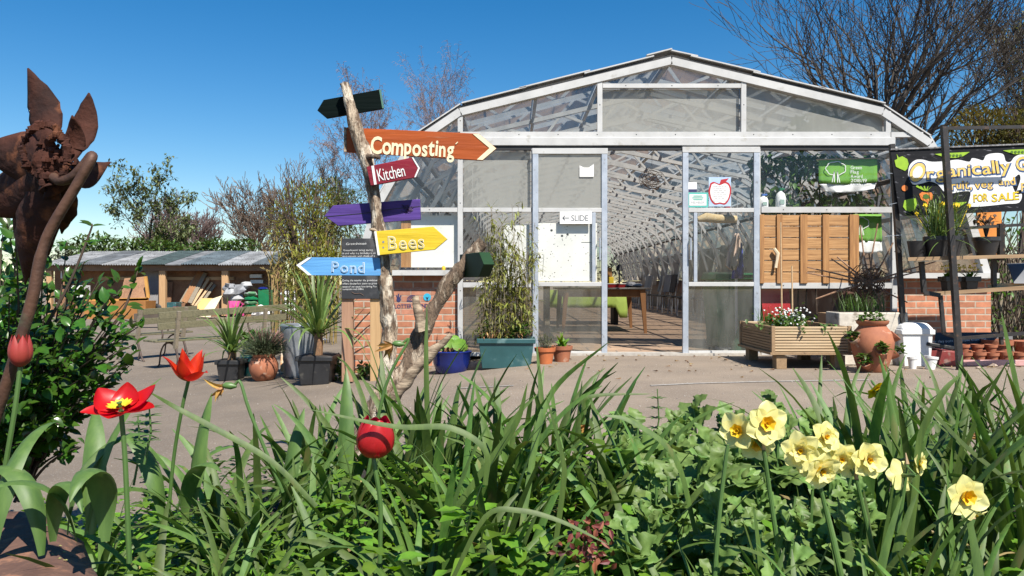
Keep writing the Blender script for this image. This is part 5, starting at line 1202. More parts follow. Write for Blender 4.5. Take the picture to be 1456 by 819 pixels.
sbox('brown_sheet', 'brown sheet leaning inside the shed between the posts', 'sheet', 222, 400, 244, 434, 29.55, M['ply'], .06, ry=.1)
for i, (px, h) in enumerate(((212, 18), (217, 22), (222, 16))):
    b = MB(); p = W(px, 450, 28.4); b.tube([p, p + V((.05, .1, h * ks))], .035, 5); b.tube([p + V((-.15, 0, h * ks * .5)), p + V((.2, .1, h * ks * .55))], .03, 5); b.lathe([(.12, -.03), (.16, 0), (.12, .03)], p + V((.05, 0, .3)), 12, (0, 1, 0)); b.build('garden_tool', M['dark'], loc=p, group='tools by the left shed post', cat='tool', label=('dark tool leaning furthest left of the shed post', 'tallest dark tool leaning by the left shed post', 'shortest dark tool leaning by the left shed post')[i])
o = thing('pink_chair', 'bright pink folding chair in front of the right shed post', 'chair', W(335, 450, 27)); 
b = MB(); b.prism([W(324, 445, 27), W(325, 428, 27.2), W(341, 428, 27.2), W(344, 446, 26.8)], (0, .04, 0)); b.build('seat_back', M['pink'], o)
b = MB()
for p, q in (((325, 428), (323, 450)), ((341, 428), (346, 449)), ((330, 440), (346, 432)), ((344, 431), (332, 449))): b.beam(W(*p, 26.9), W(*q, 26.9), .06, .05)
b.build('frame', M['pink'], o)
b0 = None
for i in range(5):
    b = MB(); p = W(357, 443 - i * 6.2, 28.2); b.blob(p, (.24, .25, .10), 10, .3); o = b.build('compost_sack', M['binG'] if i % 2 else mat('sack_green%d' % i, (.10, .26, .12), (.6, .62, .58), scale=3, lo=.48, hi=.52), loc=p, group='green and white compost sacks', cat='sack', label='%s green and white compost sack of the stack beside the green tub' % ('bottom', 'second from bottom', 'middle', 'second from top', 'top')[i])
o = sbox('green_bin', 'tall dark green bin with blue lid beside the sack stack', 'bin', 367, 412, 382, 440, 28.4, M['binG'])
b = MB(); b.blob(W(374, 410.5, 28.6), (.2, .25, .07), 8, .1); b.build('lid', M['blue'], o)
for i, (px, py, s, c) in enumerate(((330, 418, .33, (.42, .43, .44)), (341, 412, .28, (.34, .35, .37)), (334, 425, .30, (.5, .5, .5)), (349, 406, .22, (.55, .56, .57)), (327, 409, .26, (.3, .31, .33)))):
    b = MB(); b.blob(W(px, py, 29), (s, s * .8, s * .7), 9, .9); b.build('plastic_sack', mat('sack_grey%d' % i, c, tuple(x * .6 for x in c), scale=5), loc=W(px, py, 29), smooth=False, group='heap of grey plastic sacks', cat='sack', label='%s grey plastic sack in the heap right of the shed post' % ('large middle', 'dark upper right', 'pale lower', 'small topmost pale', 'darkest upper left')[i])
for i, (px, py, s) in enumerate(((371, 442, .20), (365, 447, .16), (380, 446, .18))):
    b = MB(); b.blob(W(px, py, 27.6), (s * 1.3, s, s), 8, .9); b.build('white_bag', M['paper'], loc=W(px, py, 27.6), smooth=False, group='white bags on the ground', cat='bag', label='%s crumpled white bag on the ground before the green bin' % ('tallest', 'smallest left hand', 'right hand')[i])
for i in range(4):
    b = MB(); p = W(410, 442 - i * 8, 27); b.blob(p, (.28, .28, .12), 9, .3); b.build('white_sack', M['paper'], loc=p, group='stack of white sacks', cat='sack', label='%s white sack of the stack at the right end of the shed' % ('bottom', 'second', 'third', 'top')[i])
sbox('grey_crate', 'low pale crate on the ground in front of the white sacks', 'crate', 384, 437, 406, 446, 27, mat('pale_crate', (.5, .48, .45)))
for i, (py, pa, pb) in enumerate(((390, 355, 372), (398, 356, 374))):
    sbox('bottle_shelf', ('upper small shelf of pale pots at the right of the shed', 'lower small shelf of pale pots at the right of the shed')[i], 'shelf', pa, py, pb, py + 5, 29.5, M['board'], .15)
sbox('timber_edging', 'long dark timber edging on the ground behind the benches', 'edging', 190, 446, 262, 458, 22, mat('old_sleeper', (.13, .10, .075), (.08, .06, .045), scale=2), .3)

# ================================================================== TREES AND HEDGES
def hedge(name, label, cat, x0, x1, Y, z0, z1, dep, n, m, ls, seed):
    random.seed(seed); b = MB(); s = MB()
    for i in range(n):
        x = U(x0, x1); top = z1 + (z1 - z0) * .16 * noise.noise(V((x * .5, seed, 0))) + .12 * noise.noise(V((x * 2.3, seed, 4)))
        z = lerp(z0, top, U(0, 1) ** .6); y = Y + U(-dep, dep) * .5
        leaf(b, (x, y, z), rv() + V((0, -.3, .4)), (0, 0, 1), U(.7, 1.2) * ls, U(.3, .5) * ls, .3, 2)
    t = thing(name, label, cat, ((x0 + x1) / 2, Y, z0))
    for i in range(int((x1 - x0) * 1.2)):
        x = U(x0, x1); s.tube([(x, Y, z0), (x + U(-.2, .2), Y, lerp(z0, z1, .8))], .03, 4)
    s.build('stems', M['twig'], t); b.build('foliage', m, t)
hedge('laurel_hedge', 'glossy evergreen hedge rising behind the shed roof', 'hedge', W(118, 0, 36).x, W(362, 0, 36).x, 36, -.4, W(0, 343, 36).z, 2.0, 6200, M['lf_laurel'] if 'lf_laurel' in M else M['lf_mid'], .30, 3)
hedge('conifer_shrub', 'feathery olive shrub at the left end of the hedge', 'shrub', W(84, 0, 37).x, W(132, 0, 37).x, 37, -.4, W(0, 339, 37).z, 1.6, 2600, mat('olive_leaf', (.12, .145, .06), (.07, .09, .035), island=.35, transl=.2), .16, 5)
def tree(label, px, Y, pyb, pyt, cfg, seed, bark, leaves=None, lm=None, name='tree', cat='tree', ls=.12, nl=3, lvl=None, lean=0):
    random.seed(seed); p = W(px, pyb, Y); hgt = W(px, pyt, Y).z - p.z; t = thing(name, label, cat, p)
    tr, br, tips = MB(), MB(), []
    c = cfg; L0 = hgt * c['L']
    limb(br, p, V((lean, 0, 1)), L0, hgt * c['r'], 0, c, tips)
    br.build('branches', bark, t)
    if leaves:
        lf = MB()
        for q, d, pts in tips:
            for k in range(leaves):
                s = random.choice(pts).lerp(q, U(0, 1)) + rv() * ls * .8
                leaf(lf, s, rv() + V((0, 0, .1)), (0, 0, 1), U(.7, 1.3) * ls, U(.35, .6) * ls, .3, 2)
        lf.build('crown', lm, t)
    return t
bk1 = mat('bark_grey', (.14, .115, .095), (.08, .065, .055), scale=3, rough=.9); bk2 = mat('bark_brown', (.25, .185, .14), (.16, .115, .085), scale=3, rough=.9); bk3 = mat('bark_dark', (.075, .062, .052), (.04, .033, .028), scale=3, rough=.9); bk4 = mat('bark_purple', (.25, .175, .155), (.16, .11, .10), scale=3, rough=.9)
cl = dict(seg=5, wig=.16, up=.05, tap=.55, lev=4, kids=[9, 6, 5, 4], spread=(.5, 1.0), len=(.42, .68), rk=.55, L=.62, r=.013)
cl['from'] = [.25, .25, .2, .2]; cl['rmin'] = .012
tree('open leafy evergreen oak rising above the shed', 208, 42, 440, 246, dict(cl, L=.66, len=(.36, .58), kids=[9, 5, 4, 3]), 6, bk1, 7, mat('oak_leaf', (.17, .20, .075), (.10, .13, .045), island=.4, transl=.25), 'holm_oak', ls=.24)
ca = dict(cl); ca.update(lev=5, kids=[8, 6, 5, 4, 3], spread=(.35, .8), len=(.5, .74), up=.07, L=.5, r=.014, wig=.2)
ca['rmin'] = .016; ca['from'] = [.3, .2, .2, .2, .2]
tree('pale bare round headed tree behind the right of the shed', 362, 46, 430, 256, ca, 15, bk2, name='bare_tree')
tree('small bare brown tree between the oak and the pale tree', 285, 50, 420, 312, ca, 16, bk4, name='bare_tree')
tree('small reddish bare tree far behind the shed roof', 240, 52, 420, 300, ca, 19, bk4, name='bare_tree')
cb = dict(cl); cb.update(lev=4, kids=[22, 8, 6, 4], spread=(.35, .75), len=(.30, .48), up=.06, uptip=-.42, wig=.12, L=.95, r=.009, tap=.35, rk=.42)
cb['rmin'] = .009; cb['from'] = [.18, .2, .2, .2]
tree('tall weeping birch behind the signpost', 520, 40, 425, 205, cb, 23, bk4, name='birch_tree')
tree('purple twigged birch left of the greenhouse roof', 606, 50, 425, 190, cb, 24, bk4, name='birch_tree')
tree('fine twigged birch just behind the greenhouse shoulder', 668, 56, 425, 175, cb, 25, bk4, name='birch_tree')
tree('slender birch between the yellow bush and the tall birch', 480, 41, 425, 285, cb, 27, bk1, name='birch_tree')
cbig = dict(seg=6, wig=.17, up=.035, tap=.6, lev=5, kids=[12, 6, 4, 3, 2], spread=(.36, .82), len=(.56, .82), rk=.6, L=.46, r=.021, rmin=.011)
cbig['from'] = [.42, .2, .2, .2, .2]
tree('huge bare spreading tree filling the sky behind the greenhouse', 1240, 30, 405, -70, cbig, 33, bk3, name='bare_tree')
ct = dict(ca); ct.update(L=.55)
tree('twiggy budding tree cut off by the right edge behind the banner', 1452, 34, 400, 55, ct, 35, bk3, 2, mat('bud_leaf', (.18, .18, .05), (.11, .12, .03), island=.3, transl=.2), 'budding_tree', ls=.16)
def bush(name, label, cat, c, r, n, ls, lw, m, seed, stems=20, gap=.0):
    random.seed(seed); t = thing(name, label, cat, V((c[0], c[1], c[2] - r[2]))); b, s = MB(), MB(); c = V(c)
    i = 0
    while i < n:
        d = rv()
        if d.length > 1 or d.length < .35: continue
        q = V((d.x * r[0], d.y * r[1], d.z * r[2])); k = noise.noise(c + q * (2.2 / max(r)))
        if k < gap - .25 and U(0, 1) < .8: continue
        q *= 1 + .3 * k; leaf(b, c + q, d + rv() * .8 + V((0, -.2, .2)), (0, 0, 1), U(.7, 1.3) * ls, U(.7, 1.2) * lw, .3, 3); i += 1
    for j in range(stems):
        d = V((U(-.8, .8), U(-.8, .8), U(-.2, 1))); e = c + V((d.x * r[0], d.y * r[1], d.z * r[2])); b0 = c + V((U(-.2, .2) * r[0], 0, -r[2]))
        s.tube(smooth_path([b0, b0.lerp(e, .5) + V((0, 0, r[2] * .2)), e]), [.03 * max(r) * .35] + [.012 * max(r)] * 7 + [.006 * max(r)] if False else .012 * max(r), 4, cap=False)
    s.build('stems', M['twig'], t); b.build('foliage', m, t); return t
M['lf_yel'] = mat('leaf_yellow', (.30, .28, .05), (.18, .19, .035), scale=20, rough=.55, transl=.35, island=.5)
bush('bamboo_clump', 'tall yellow green bamboo clump left of the chalkboards', 'bamboo', W(432, 345, 15), (.7, .8, 1.22), 1500, .15, .028, M['lf_yel'], 51, 40, .02)
bush('bamboo_clump', 'lower dense bamboo clump behind the tall cordyline', 'bamboo', W(452, 398, 11.5), (.42, .5, .72), 1300, .12, .024, M['lf_yel'], 53, 26)
bush('round_bush', 'rounded olive green tree top behind the purple sign', 'tree', W(462, 305, 30), (1.5, 1.4, 1.3), 2600, .17, .06, mat('olive_crown', (.15, .17, .045), (.09, .11, .03), island=.4, transl=.3), 54, 60)
bush('evergreen_tree', 'dull olive evergreen top visible above the banner', 'tree', W(1398, 212, 22), (1.05, 1.2, 1.15), 3000, .2, .05, mat('gold_conifer', (.20, .155, .035), (.10, .09, .025), island=.4, transl=.2), 55, 60)
bush('evergreen_tree', 'second olive evergreen right of it, at the picture edge', 'tree', W(1462, 215, 21), (1.1, 1.2, 1.3), 2600, .2, .05, mat('olive_conifer', (.15, .14, .035), (.08, .08, .025), island=.4, transl=.2), 56, 50)
b = MB()
for i in range(70):
    q = W(U(380, 480), 410, 15 + U(-.5, .5)); b.tube(smooth_path([V((q.x, q.y, gz(q.x))), V((q.x + U(-.1, .1), q.y, .9)), V((q.x + U(-.3, .3), q.y, U(1.0, 1.8)))]), .010, 4, cap=False)
b.build('bamboo_canes', mat('bamboo_cane', (.34, .24, .08), (.2, .15, .05), scale=4), loc=W(430, 440, 15), label='orange brown bare canes standing through the bamboo clump', cat='canes')
hedge('far_treeline', 'distant grey green line of bare trees on the horizon', 'treeline', -70, 70, 90, -.5, 4.5, 4, 5000, mat('far_leaf', (.10, .11, .07), (.07, .075, .05), island=.3), .9, 8)
# ================================================================== SIGNPOST
YS = 3.6; kp = YS / F
sp = thing('signpost', 'crooked driftwood signpost with painted pointing boards in the flower bed', 'signpost', W(515, 640, YS))
def rough_tube(pts, rad, m, name, n=14, k=7, amp=.3, seed=0, sub=None):
    pts = [W(a, c, YS + d) for a, c, d in pts]; P = smooth_path(pts, k); Rr = []
    for i in range(len(P)):
        u = i / k; j = min(len(rad) - 2, int(u)); Rr.append(lerp(rad[j], rad[j + 1], u - j) * kp)
    b = MB(); b.tube(P, Rr, n); q = []
    ctr = P
    for idx, v_ in enumerate(b.v):
        i = min(len(P) - 1, idx // n); v_ = V(v_); d = v_ - P[i]
        w = noise.noise(V((v_.x * 28, v_.y * 28, v_.z * 9 + seed))) + .5 * noise.noise(V((v_.x * 70, v_.y * 70, v_.z * 30 + seed)))
        q.append(tuple(P[i] + d * (1 + amp * w * 1.6)))
    b.v = q; return b.build(name, m, sub or sp)
bkp = mat('flaking_bark', (.50, .40, .29), (.15, .10, .065), scale=11, rough=.95, bump=3, stretch=(3, 3, 1), c3=(.68, .60, .48), s3=9, t3=.58, lo=.46, hi=.62)
rough_tube([(489, 119, 0), (500, 160, 0), (514, 205, 0), (527, 255, 0), (538, 320, 0), (546, 380, 0), (552, 440, 0), (552, 500, 0), (546, 550, 0), (530, 585, 0), (508, 640, .03), (495, 690, .05)], [6, 8.2, 9.5, 9.2, 8.8, 9.8, 11.2, 11.8, 13, 14.5, 15.5, 15.5], bkp, 'trunk', seed=1)
bkd = mat('rough_bark', (.235, .165, .11), (.085, .058, .04), scale=16, rough=.95, bump=2.5, stretch=(3, 3, .8), c3=(.45, .37, .28), s3=12, t3=.6)
rough_tube([(535, 575, .02), (562, 545, .02), (585, 508, .04), (602, 468, .05), (622, 430, .06), (650, 388, .06), (688, 344, .06)], [9, 11, 12, 11.5, 11, 11, 8.5], bkd, 'limb', seed=2, amp=.25)
wd2 = mat('bare_grey_wood', (.46, .36, .25), (.17, .12, .08), scale=12, rough=.85, bump=.8, stretch=(1, 1, 4), lo=.42, hi=.62)
rough_tube([(540, 585, -.03), (575, 545, -.05), (605, 510, -.06), (642, 476, -.06)], [8, 8.5, 7.5, 3.5], wd2, 'limb', seed=3)
rough_tube([(600, 470, -.02), (596, 445, -.03), (591, 421, -.03)], [9, 6, 4.5], wd2, 'stub', seed=4)
rough_tube([(543, 340, -.03), (533, 328, -.06), (526, 326, -.08)], [4, 3.5, 2.5], wd2, 'stub', seed=5)
rough_tube([(524, 224, -.02), (530, 222, -.05), (540, 224, -.06)], [5, 4, 2], bkd, 'stub', seed=6)
b = MB(); b.tube([W(483, 668, 3.3), W(485, 630, 3.3), W(491, 596, 3.32)], [.03, .027, .02], 9); b.build('short_stake', mat('stake_bark', (.42, .33, .2), (.25, .18, .11), scale=25, bump=1.5), loc=W(483, 668, 3.3), label='short broken wooden stake half buried in leaves beside the signpost', cat='stake')
def sboard(pts, dy, c1, c2, label, th=.02, spec=.3):
    m = mat('sign_' + label.split()[0], c1, tuple(x * .8 for x in c2), scale=1, rough=.6, bump=.8, stretch=(3, 14, 34), bscale=1.4, lo=.25, hi=.75, spec=spec, c3=tuple(lerp(x, y, .45) for x, y in zip(c1, (.30, .22, .15))), s3=1.6, t3=.70)
    y = YS + dy; b = MB(); b.prism([W(a, c, y) for a, c in pts], (0, th, 0)); o = b.build('sign_board', m, sp, bevel=.0015); o['label'] = label
    return o, y
cream = mat('cream_paint', (.82, .74, .50), (.74, .66, .42), scale=30)
def strip(o, y, pts, m, name='painted_edge'):
    b = MB(); b.prism([W(a, c, y - .0025) for a, c in pts], (0, .003, 0)); b.build(name, m, o, smooth=False)
o, y = sboard([(451, 157), (460, 142), (540, 127), (545, 154), (464, 168)], .045, (.004, .009, .008), (.003, .006, .006), 'dark bottle green topmost board pointing left', spec=.05)
strip(o, y, [(539, 127.5), (541.5, 127), (546, 153.5), (543.5, 154)], mat('green_edge', (.08, .2, .15)))
o, y = sboard([(489, 181), (681, 190), (706, 211), (686, 228), (489, 216)], .045, (.42, .085, .012), (.35, .065, .01), 'orange brown board reading Composting pointing right')
strip(o, y, [(672, 190.3), (681, 190.3), (705.5, 211), (686, 227.5), (678, 226.8), (696, 210.5)], cream)
strip(o, y, [(489, 181), (492.5, 181.2), (492.5, 216), (489, 215.8)], wd2)
b = MB(); write(b, 'Composting', W(527.5, 218, y), W(645, 223, y), 24 * kp, bold=.024, jit=.09, lift=.003, seed=5, gap=.10); b.build('lettering', cream, o, smooth=False); b = MB(); b.tube([W(648, 205, y - .002), W(651, 202, y - .002)], .003, 4); b.build('paint_tick', cream, o)
o, y = sboard([(521, 237), (587, 223.5), (597, 239), (591, 252), (527, 264)], -.062, (.26, .012, .03), (.20, .01, .024), 'crimson board reading Kitchen pointing right')
strip(o, y, [(528, 236), (531.5, 235.3), (535.5, 262), (532, 262.7)], M['paper']); strip(o, y, [(585.5, 223.8), (587.5, 223.6), (597, 239), (591.3, 251.8), (589, 252), (594.5, 239)], M['paper'])
b = MB(); write(b, 'Kitchen', W(539, 258.5, y), W(577, 250, y), 18 * kp, bold=.002, jit=.06, lift=.003, seed=2, gap=.06); b.build('lettering', M['paper'], o, smooth=False)
o, y = sboard([(461, 307), (474, 292), (597, 283), (598, 312), (481, 321)], .045, (.11, .055, .30), (.06, .03, .17), 'purple board without writing pointing left')
b = MB(); 
for p, q in (((463, 308), (520, 303)), ((520, 303), (560, 297)), ((560, 297), (597, 293.5))): b.beam(W(*p, y - .0005), W(*q, y - .0005), .003, .002)
b.build('crack', M['dark'], o)
b = MB()
for i in range(14): b.tube([W(579 + U(-9, 9), 297 + U(-7, 7), y - .001) for _ in range(4)], .0012, 3)
b.build('scribble', mat('faint_ink', (.05, .02, .10)), o)
o, y = sboard([(532, 329), (616, 322), (636, 340), (618, 355), (537, 363)], -.075, (.80, .58, .035), (.70, .48, .025), 'bright yellow board reading Bees pointing right')
strip(o, y, [(532, 329), (535, 328.8), (540, 362.7), (537, 363)], M['paper'])
def outlined(s, pl, pr, h, y, o, inner, jit):
    b = MB(); write(b, s, W(*pl, y), W(*pr, y), h * kp, bold=.024, jit=jit, lift=.003, seed=8, gap=.16); b.build('lettering', M['paper'], o, smooth=False)
    b = MB(); write(b, s, W(*pl, y), W(*pr, y), h * kp, bold=.0, jit=jit, lift=.0045, seed=8, gap=.16); b.build('letter_fill', inner, o, smooth=False)
outlined('Bees', (553, 355.5), (603, 352.5), 19, y, o, mat('grey_yellow', (.62, .50, .12)), .05)
b = MB(); disc(b, W(545, 344, y - .001), .005); disc(b, W(545, 352, y - .001), .004); b.build('nail', M['galv'], o)
o, y = sboard([(421, 377), (438, 366), (540, 366.5), (542.5, 392), (438, 391.5)], -.03, (.15, .42, .78), (.11, .34, .68), 'sky blue board reading Pond pointing left')
strip(o, y, [(421.2, 377), (438, 366.2), (443, 366.3), (427, 377.5), (443, 391.3), (438, 391.3)], M['paper'])
outlined('Pond', (472, 387), (518, 388), 15, y, o, mat('grey_blue', (.24, .44, .68)), .05)
# the end-on green board on the far side of the limb
b = MB(); p = W(672, 378, YS + .1); u = V((.34, -.94, 0)); v = V((0, 0, 1)); nrm = u.cross(v)
hb = .055
P = [p - u * .05 + v * hb * 1.0, p - u * .05 - v * hb, p + u * .26 - v * hb, p + u * .33 + v * .0, p + u * .26 + v * hb]
b.prism(P, nrm * .05); o = b.build('sign_board', mat('sign_green', (.016, .055, .02), (.010, .035, .013), scale=4, rough=.6, spec=.2), sp, bevel=.002); o['label'] = 'dark green board seen almost end on behind the slanting limb'

# ================================================================== RUSTY FLOWER SCULPTURE
YM = 1.5; km = YM / F
rust = mat('rusty_steel', (.072, .023, .013), (.022, .009, .007), scale=9, rough=.85, bump=2, c3=(.13, .048, .022), s3=22, t3=.62, spec=.25)  # dark rust: the shade on the tilted petals is put into this colour
rustl = mat('rusty_stem', (.13, .062, .036), (.06, .03, .02), scale=16, rough=.62, bump=.6, c3=(.10, .13, .07), s3=9, t3=.62, metal=.2)
fs_ = thing('rusty_flower_sculpture', 'tall rusted steel flower sculpture with jagged petals on a bent pipe stem', 'sculpture', W(-12, 640, YM))
b = MB(); b.tube(smooth_path([W(76, 252, YM - .02), W(86, 257, YM - .03), W(103, 252, YM - .04), W(118, 237, YM - .045), W(130, 222, YM - .05), W(128, 230, YM - .06), W(104, 272, YM - .06), W(72, 326, YM - .06), W(58, 365, YM - .06), W(46, 425, YM - .06), W(27, 490, YM - .06), W(8, 550, YM - .055), W(-14, 620, YM - .05), W(-30, 700, YM - .05)], 5), [.0094] * 40 + [.0106] * 26, 12)
b.build('stem', rustl, fs_)
def splate(base, tip, w, bulge=0.0, dyb=0.0, dyt=0.06, curl=0, jag=.06, n=12, seed=0, fat=.8, off=0):
    a, c = W(base[0], base[1], YM + dyb), W(tip[0], tip[1], YM + dyt); ax_ = c - a; L_ = ax_.length; ax_ = ax_.normalized(); sd = ax_.cross(V((0, 1, 0))).normalized(); nr = sd.cross(ax_); rows = []
    for i in range(n + 1):
        t = i / n; ww = w * km / 2 * max(.03, math.sin(math.pi * (.16 + .84 * t ** .95)) ** fat) ; r = []
        for j in range(-4, 5):
            s = j / 4; e = 1 + jag * noise.noise(V((t * 9, s * 3, seed))) if abs(j) == 4 else 1
            r.append(a + ax_ * (L_ * t) + sd * (ww * s * e + off * km * math.sin(math.pi * t)) + nr * (bulge * math.sin(math.pi * t) - curl * t * t + .35 * ww * s * s))
        rows.append(r)
    b = MB(); b.grid(rows); return b.build('petal', rust, fs_, solid=.003)
splate((66, 200), (40, 97), 50, .01, .02, .05, seed=1, fat=1.0, jag=.14)
splate((106, 212), (127, 132), 40, .015, .0, .03, seed=2, off=5, jag=.14)
splate((60, 222), (-36, 212), 78, .02, .0, .06, seed=3)
splate((54, 250), (-50, 296), 78, .01, .02, .15, seed=4)
splate((68, 256), (36, 404), 70, -.02, .03, .16, seed=5, fat=1.25, jag=.2)
splate((88, 246), (157, 231), 50, .01, .02, .12, seed=6, fat=1.2)
splate((82, 250), (88, 332), 50, .0, .04, .15, seed=7, fat=1.1, jag=.2)
splate((40, 262), (20, 330), 50, .0, .05, .15, seed=12)
splate((88, 230), (103, 164), 32, .02, -.015, -.02, seed=8); splate((58, 240), (66, 196), 34, .02, -.02, -.03, seed=9); splate((62, 266), (52, 216), 38, .02, -.03, .01, seed=10); splate((80, 222), (62, 284), 40, .02, -.02, .03, seed=11)
b = MB(); random.seed(4)
for i in range(54):
    a = i / 54 * 6.28; q = W(66 + 34 * math.cos(a) * (1 if math.cos(a) < 0 else .8), 214 - 37 * math.sin(a), YM - .012 + .01 * math.sin(a * 5)); b.blob(q, U(.005, .009), 6, .8)
for i in range(46):
    a = -1.2 + i / 46 * 3.4; q = W(82 + 14 * math.cos(a), 222 - 30 * math.sin(a), YM - .035 + .004 * (i % 2)); b.blob(q, U(.005, .0085), 6, .8)
for i in range(60): b.blob(W(70 + random.gauss(0, 16), 226 + random.gauss(0, 16), YM - .012 + U(-.012, .012)), U(.004, .010), 6, .9)
b.build('welded_coil', rust, fs_)
b = MB(); b.lathe([(0, -.015), (.028, -.01), (.034, .008), (.02, .02), (0, .022)], W(72, 232, YM + .005), 12, (0, -1, 0), wob=.1); b.build('flower_centre', rust, fs_)
# leaf of the sculpture: a curved plate low on the left
b = MB(); rows = []; random.seed(2)
for i in range(15):
    t = i / 14; r = []
    for j in range(9):
        s = j / 8; x0_, x1_ = -60, lerp(118, 150, t); x = lerp(x0_, x1_, s); topy = 738 - 10 * math.sin(min(1, s * 1.2) * 3.1) + (34 * max(0, s - .72) / .28 if s > .72 else 0)
        Y = lerp(1.48, 1.18, t); px = x; py = lerp(topy, 850, t ** .9)
        r.append(W(px + 3 * noise.noise(V((t * 8, s * 8, 0))), py, Y))
    rows.append(r)
b.grid(rows); b.build('leaf_plate', mat('rusty_plate', (.155, .082, .056), (.095, .048, .034), scale=12, rough=.8, bump=1.5, c3=(.25, .12, .07), s3=30, t3=.6), fs_, solid=.004)  # brighter rust than the petals, with the sunlight on it put into the colour
b = MB()
for i in range(26):
    q = W(U(10, 95), U(752, 800), 1.0); t_ = (q.z - rows[0][0].z) ; px = (q.x / 1.0) * F + CX; py = HY - (q.z - H) * F / 1.0
    tt = max(0, min(1, ((py - 738) / 112)) ** (1 / .9)); b.blob(W(px, py - 1.5, lerp(1.48, 1.18, tt) - .003), (U(.002, .005), .002, U(.001, .002)), 5)
b.build('lichen', mat('lichen', (.32, .30, .10), (.22, .2, .07)), fs_)

# ================================================================== SHRUB ON THE LEFT
random.seed(61); sb = thing('leafy_shrub', 'glossy green shrub with toothed leaves behind the rusty sculpture', 'shrub', W(20, 660, 2.7))
lf, st = MB(), MB(); root = W(20, 690, 2.75)
def twig(e, k, dens, ls=.043):
    mid = root.lerp(e, .5) + V((U(-.06, .06), U(-.06, .06), U(.02, .16))); P = bez(root + rv() * .05, mid, e, 10); st.tube(P, [lerp(.006, .0018, i / 10) for i in range(11)], 4, cap=False)
    for i in range(dens):
        t = U(k, 1); q = P[min(9, int(t * 10))].lerp(P[min(10, int(t * 10) + 1)], t * 10 % 1); d = (P[-1] - P[5]).normalized() + rv() * 1.1
        f = U(.7, 1.25); leaf(lf, q + rv() * .015, d, V((U(-.4, .4), -.5, 1)), ls * f, ls * .62 * f, .25, 5, .25, 0, .08, 2)
for i in range(170):
    a = U(0, 6.28); r = U(0, 1) ** .5; px = 42 + 128 * r * math.cos(a); py = 470 - 158 * r * math.sin(a)
    if px > 40 and py < 340 + (px - 40) * .62: continue
    twig(W(px, py, 2.65 + U(-.45, .45)), .45, 21)
for px, py in ((190, 490), (196, 465), (178, 430), (168, 395), (188, 470), (192, 500), (184, 520), (176, 408), (150, 470), (165, 500), (186, 440), (150, 430), (180, 475), (140, 400), (120, 372), (95, 345), (186, 510), (60, 325), (10, 318), (30, 330)): twig(W(px, py, 2.55 + U(-.2, .2)), .6, 14)
for i in range(60): twig(W(U(-40, 120), U(560, 640), 2.6 + U(-.3, .2)), .35, 15, .036)
for P in ([(62, 470), (100, 400), (128, 330), (131, 318)], [(115, 520), (170, 450), (186, 415), (196, 385)]): st.tube(smooth_path([W(a, c, 2.5) for a, c in P]), [lerp(.006, .002, i / 12) for i in range(13)], 5)
for px, py in ((196, 388), (190, 402), (198, 380), (131, 322), (126, 345)): 
    for k in range(3): leaf(lf, W(px, py, 2.5), rv() + V((0, 0, .5)), (0, -.5, 1), .04, .024, .2, 4)
st.build('stems', M['twig'], sb); lf.build('foliage', M['lf_shrub'], sb)

# ================================================================== TULIPS
tul_r = mat('tulip_red', (.62, .012, .012), (.50, .008, .010), scale=40, rough=.36, transl=.3, stretch=(1, 1, .15))
tul_o = mat('tulip_orange_red', (.70, .055, .012), (.56, .02, .01), scale=40, stretch=(1, 1, .15), rough=.35, transl=.3)
yel = mat('tulip_yellow', (.80, .60, .03), (.75, .5, .02), rough=.5)
def stem(t, pts, r0, r1, m='stem'):
    b = MB(); P = smooth_path(pts); b.tube(P, [lerp(r0, r1, i / (len(P) - 1)) for i in range(len(P))], 8); return b.build('stem', M[m], t)
def tleaf(t, base, az, L_, w, el0, el1, daz=0, tw=0):
    b = MB(); base = V(base); rows = []; pos = base.copy(); n = 14
    for i in range(n + 1):
        u = i / n; el = el0 + (el1 - el0) * u ** 1.6; a = az + daz * u; d = V((math.cos(el) * math.cos(a), math.cos(el) * math.sin(a), math.sin(el))); sd = V((-math.sin(a), math.cos(a), 0)); nr = sd.cross(d)
        q = tw * u; sd2 = sd * math.cos(q) + nr * math.sin(q); n2 = nr * math.cos(q) - sd * math.sin(q); ww = w / 2 * max(.02, math.sin(math.pi * (.14 + .86 * u) ** 1.1)) ** .75 * (.6 + .4 * min(1, u * 3)); r = []
        for j in range(-3, 4):
            s = j / 3; r.append(pos + sd2 * (ww * s) + n2 * ww * (.35 * s * s + .07 * math.sin(u * 11 + s * 2)))
        rows.append(r); pos = pos + d * L_ / n
    b.grid(rows); return b.build('leaf', M['lf_tulip'], t)
# open scarlet tulip
t = thing('tulip', 'wide open scarlet tulip with yellow heart, lowest left of the red flowers', 'tulip', W(182, 800, 1.25)); c = W(172, 584, 1.25)
stem(t, [W(184, 800, 1.27), W(180, 700, 1.26), W(177, 640, 1.255), c], .0045, .0038)
Mx = axis((-.05, -.30, 1), 0)
for az_, L_, w_, am_, a1_ in ((95, .056, .046, 45, 8), (38, .064, .054, 58, 30), (150, .060, .054, 50, 22), (-8, .056, .044, 80, 78), (188, .058, .046, 82, 84), (268, .034, .055, 80, 70)):
    b = MB(); petal(b, c, Mx, R(az_), L_, w_, R(96), R(a1_), .35, 10, 5, .62, .004, .05, am=R(am_)); b.build('petal', tul_r, t)
b = MB()
for k in range(14):
    a = k * .4488; d = V((math.cos(a), math.sin(a), 0)); leaf(b, c + Mx @ (d * .006 + V((0, 0, .006))), Mx @ (d + V((0, 0, .42))), Mx @ V((0, 0, 1)), .016, .009, -.1, 4)
b.build('heart', yel, t)
b = MB(); b.lathe([(.003, .0), (.003, .012), (.005, .015), (0, .016)], c, 8, Mx @ V((0, 0, 1))); b.build('pistil', M['stem'], t)
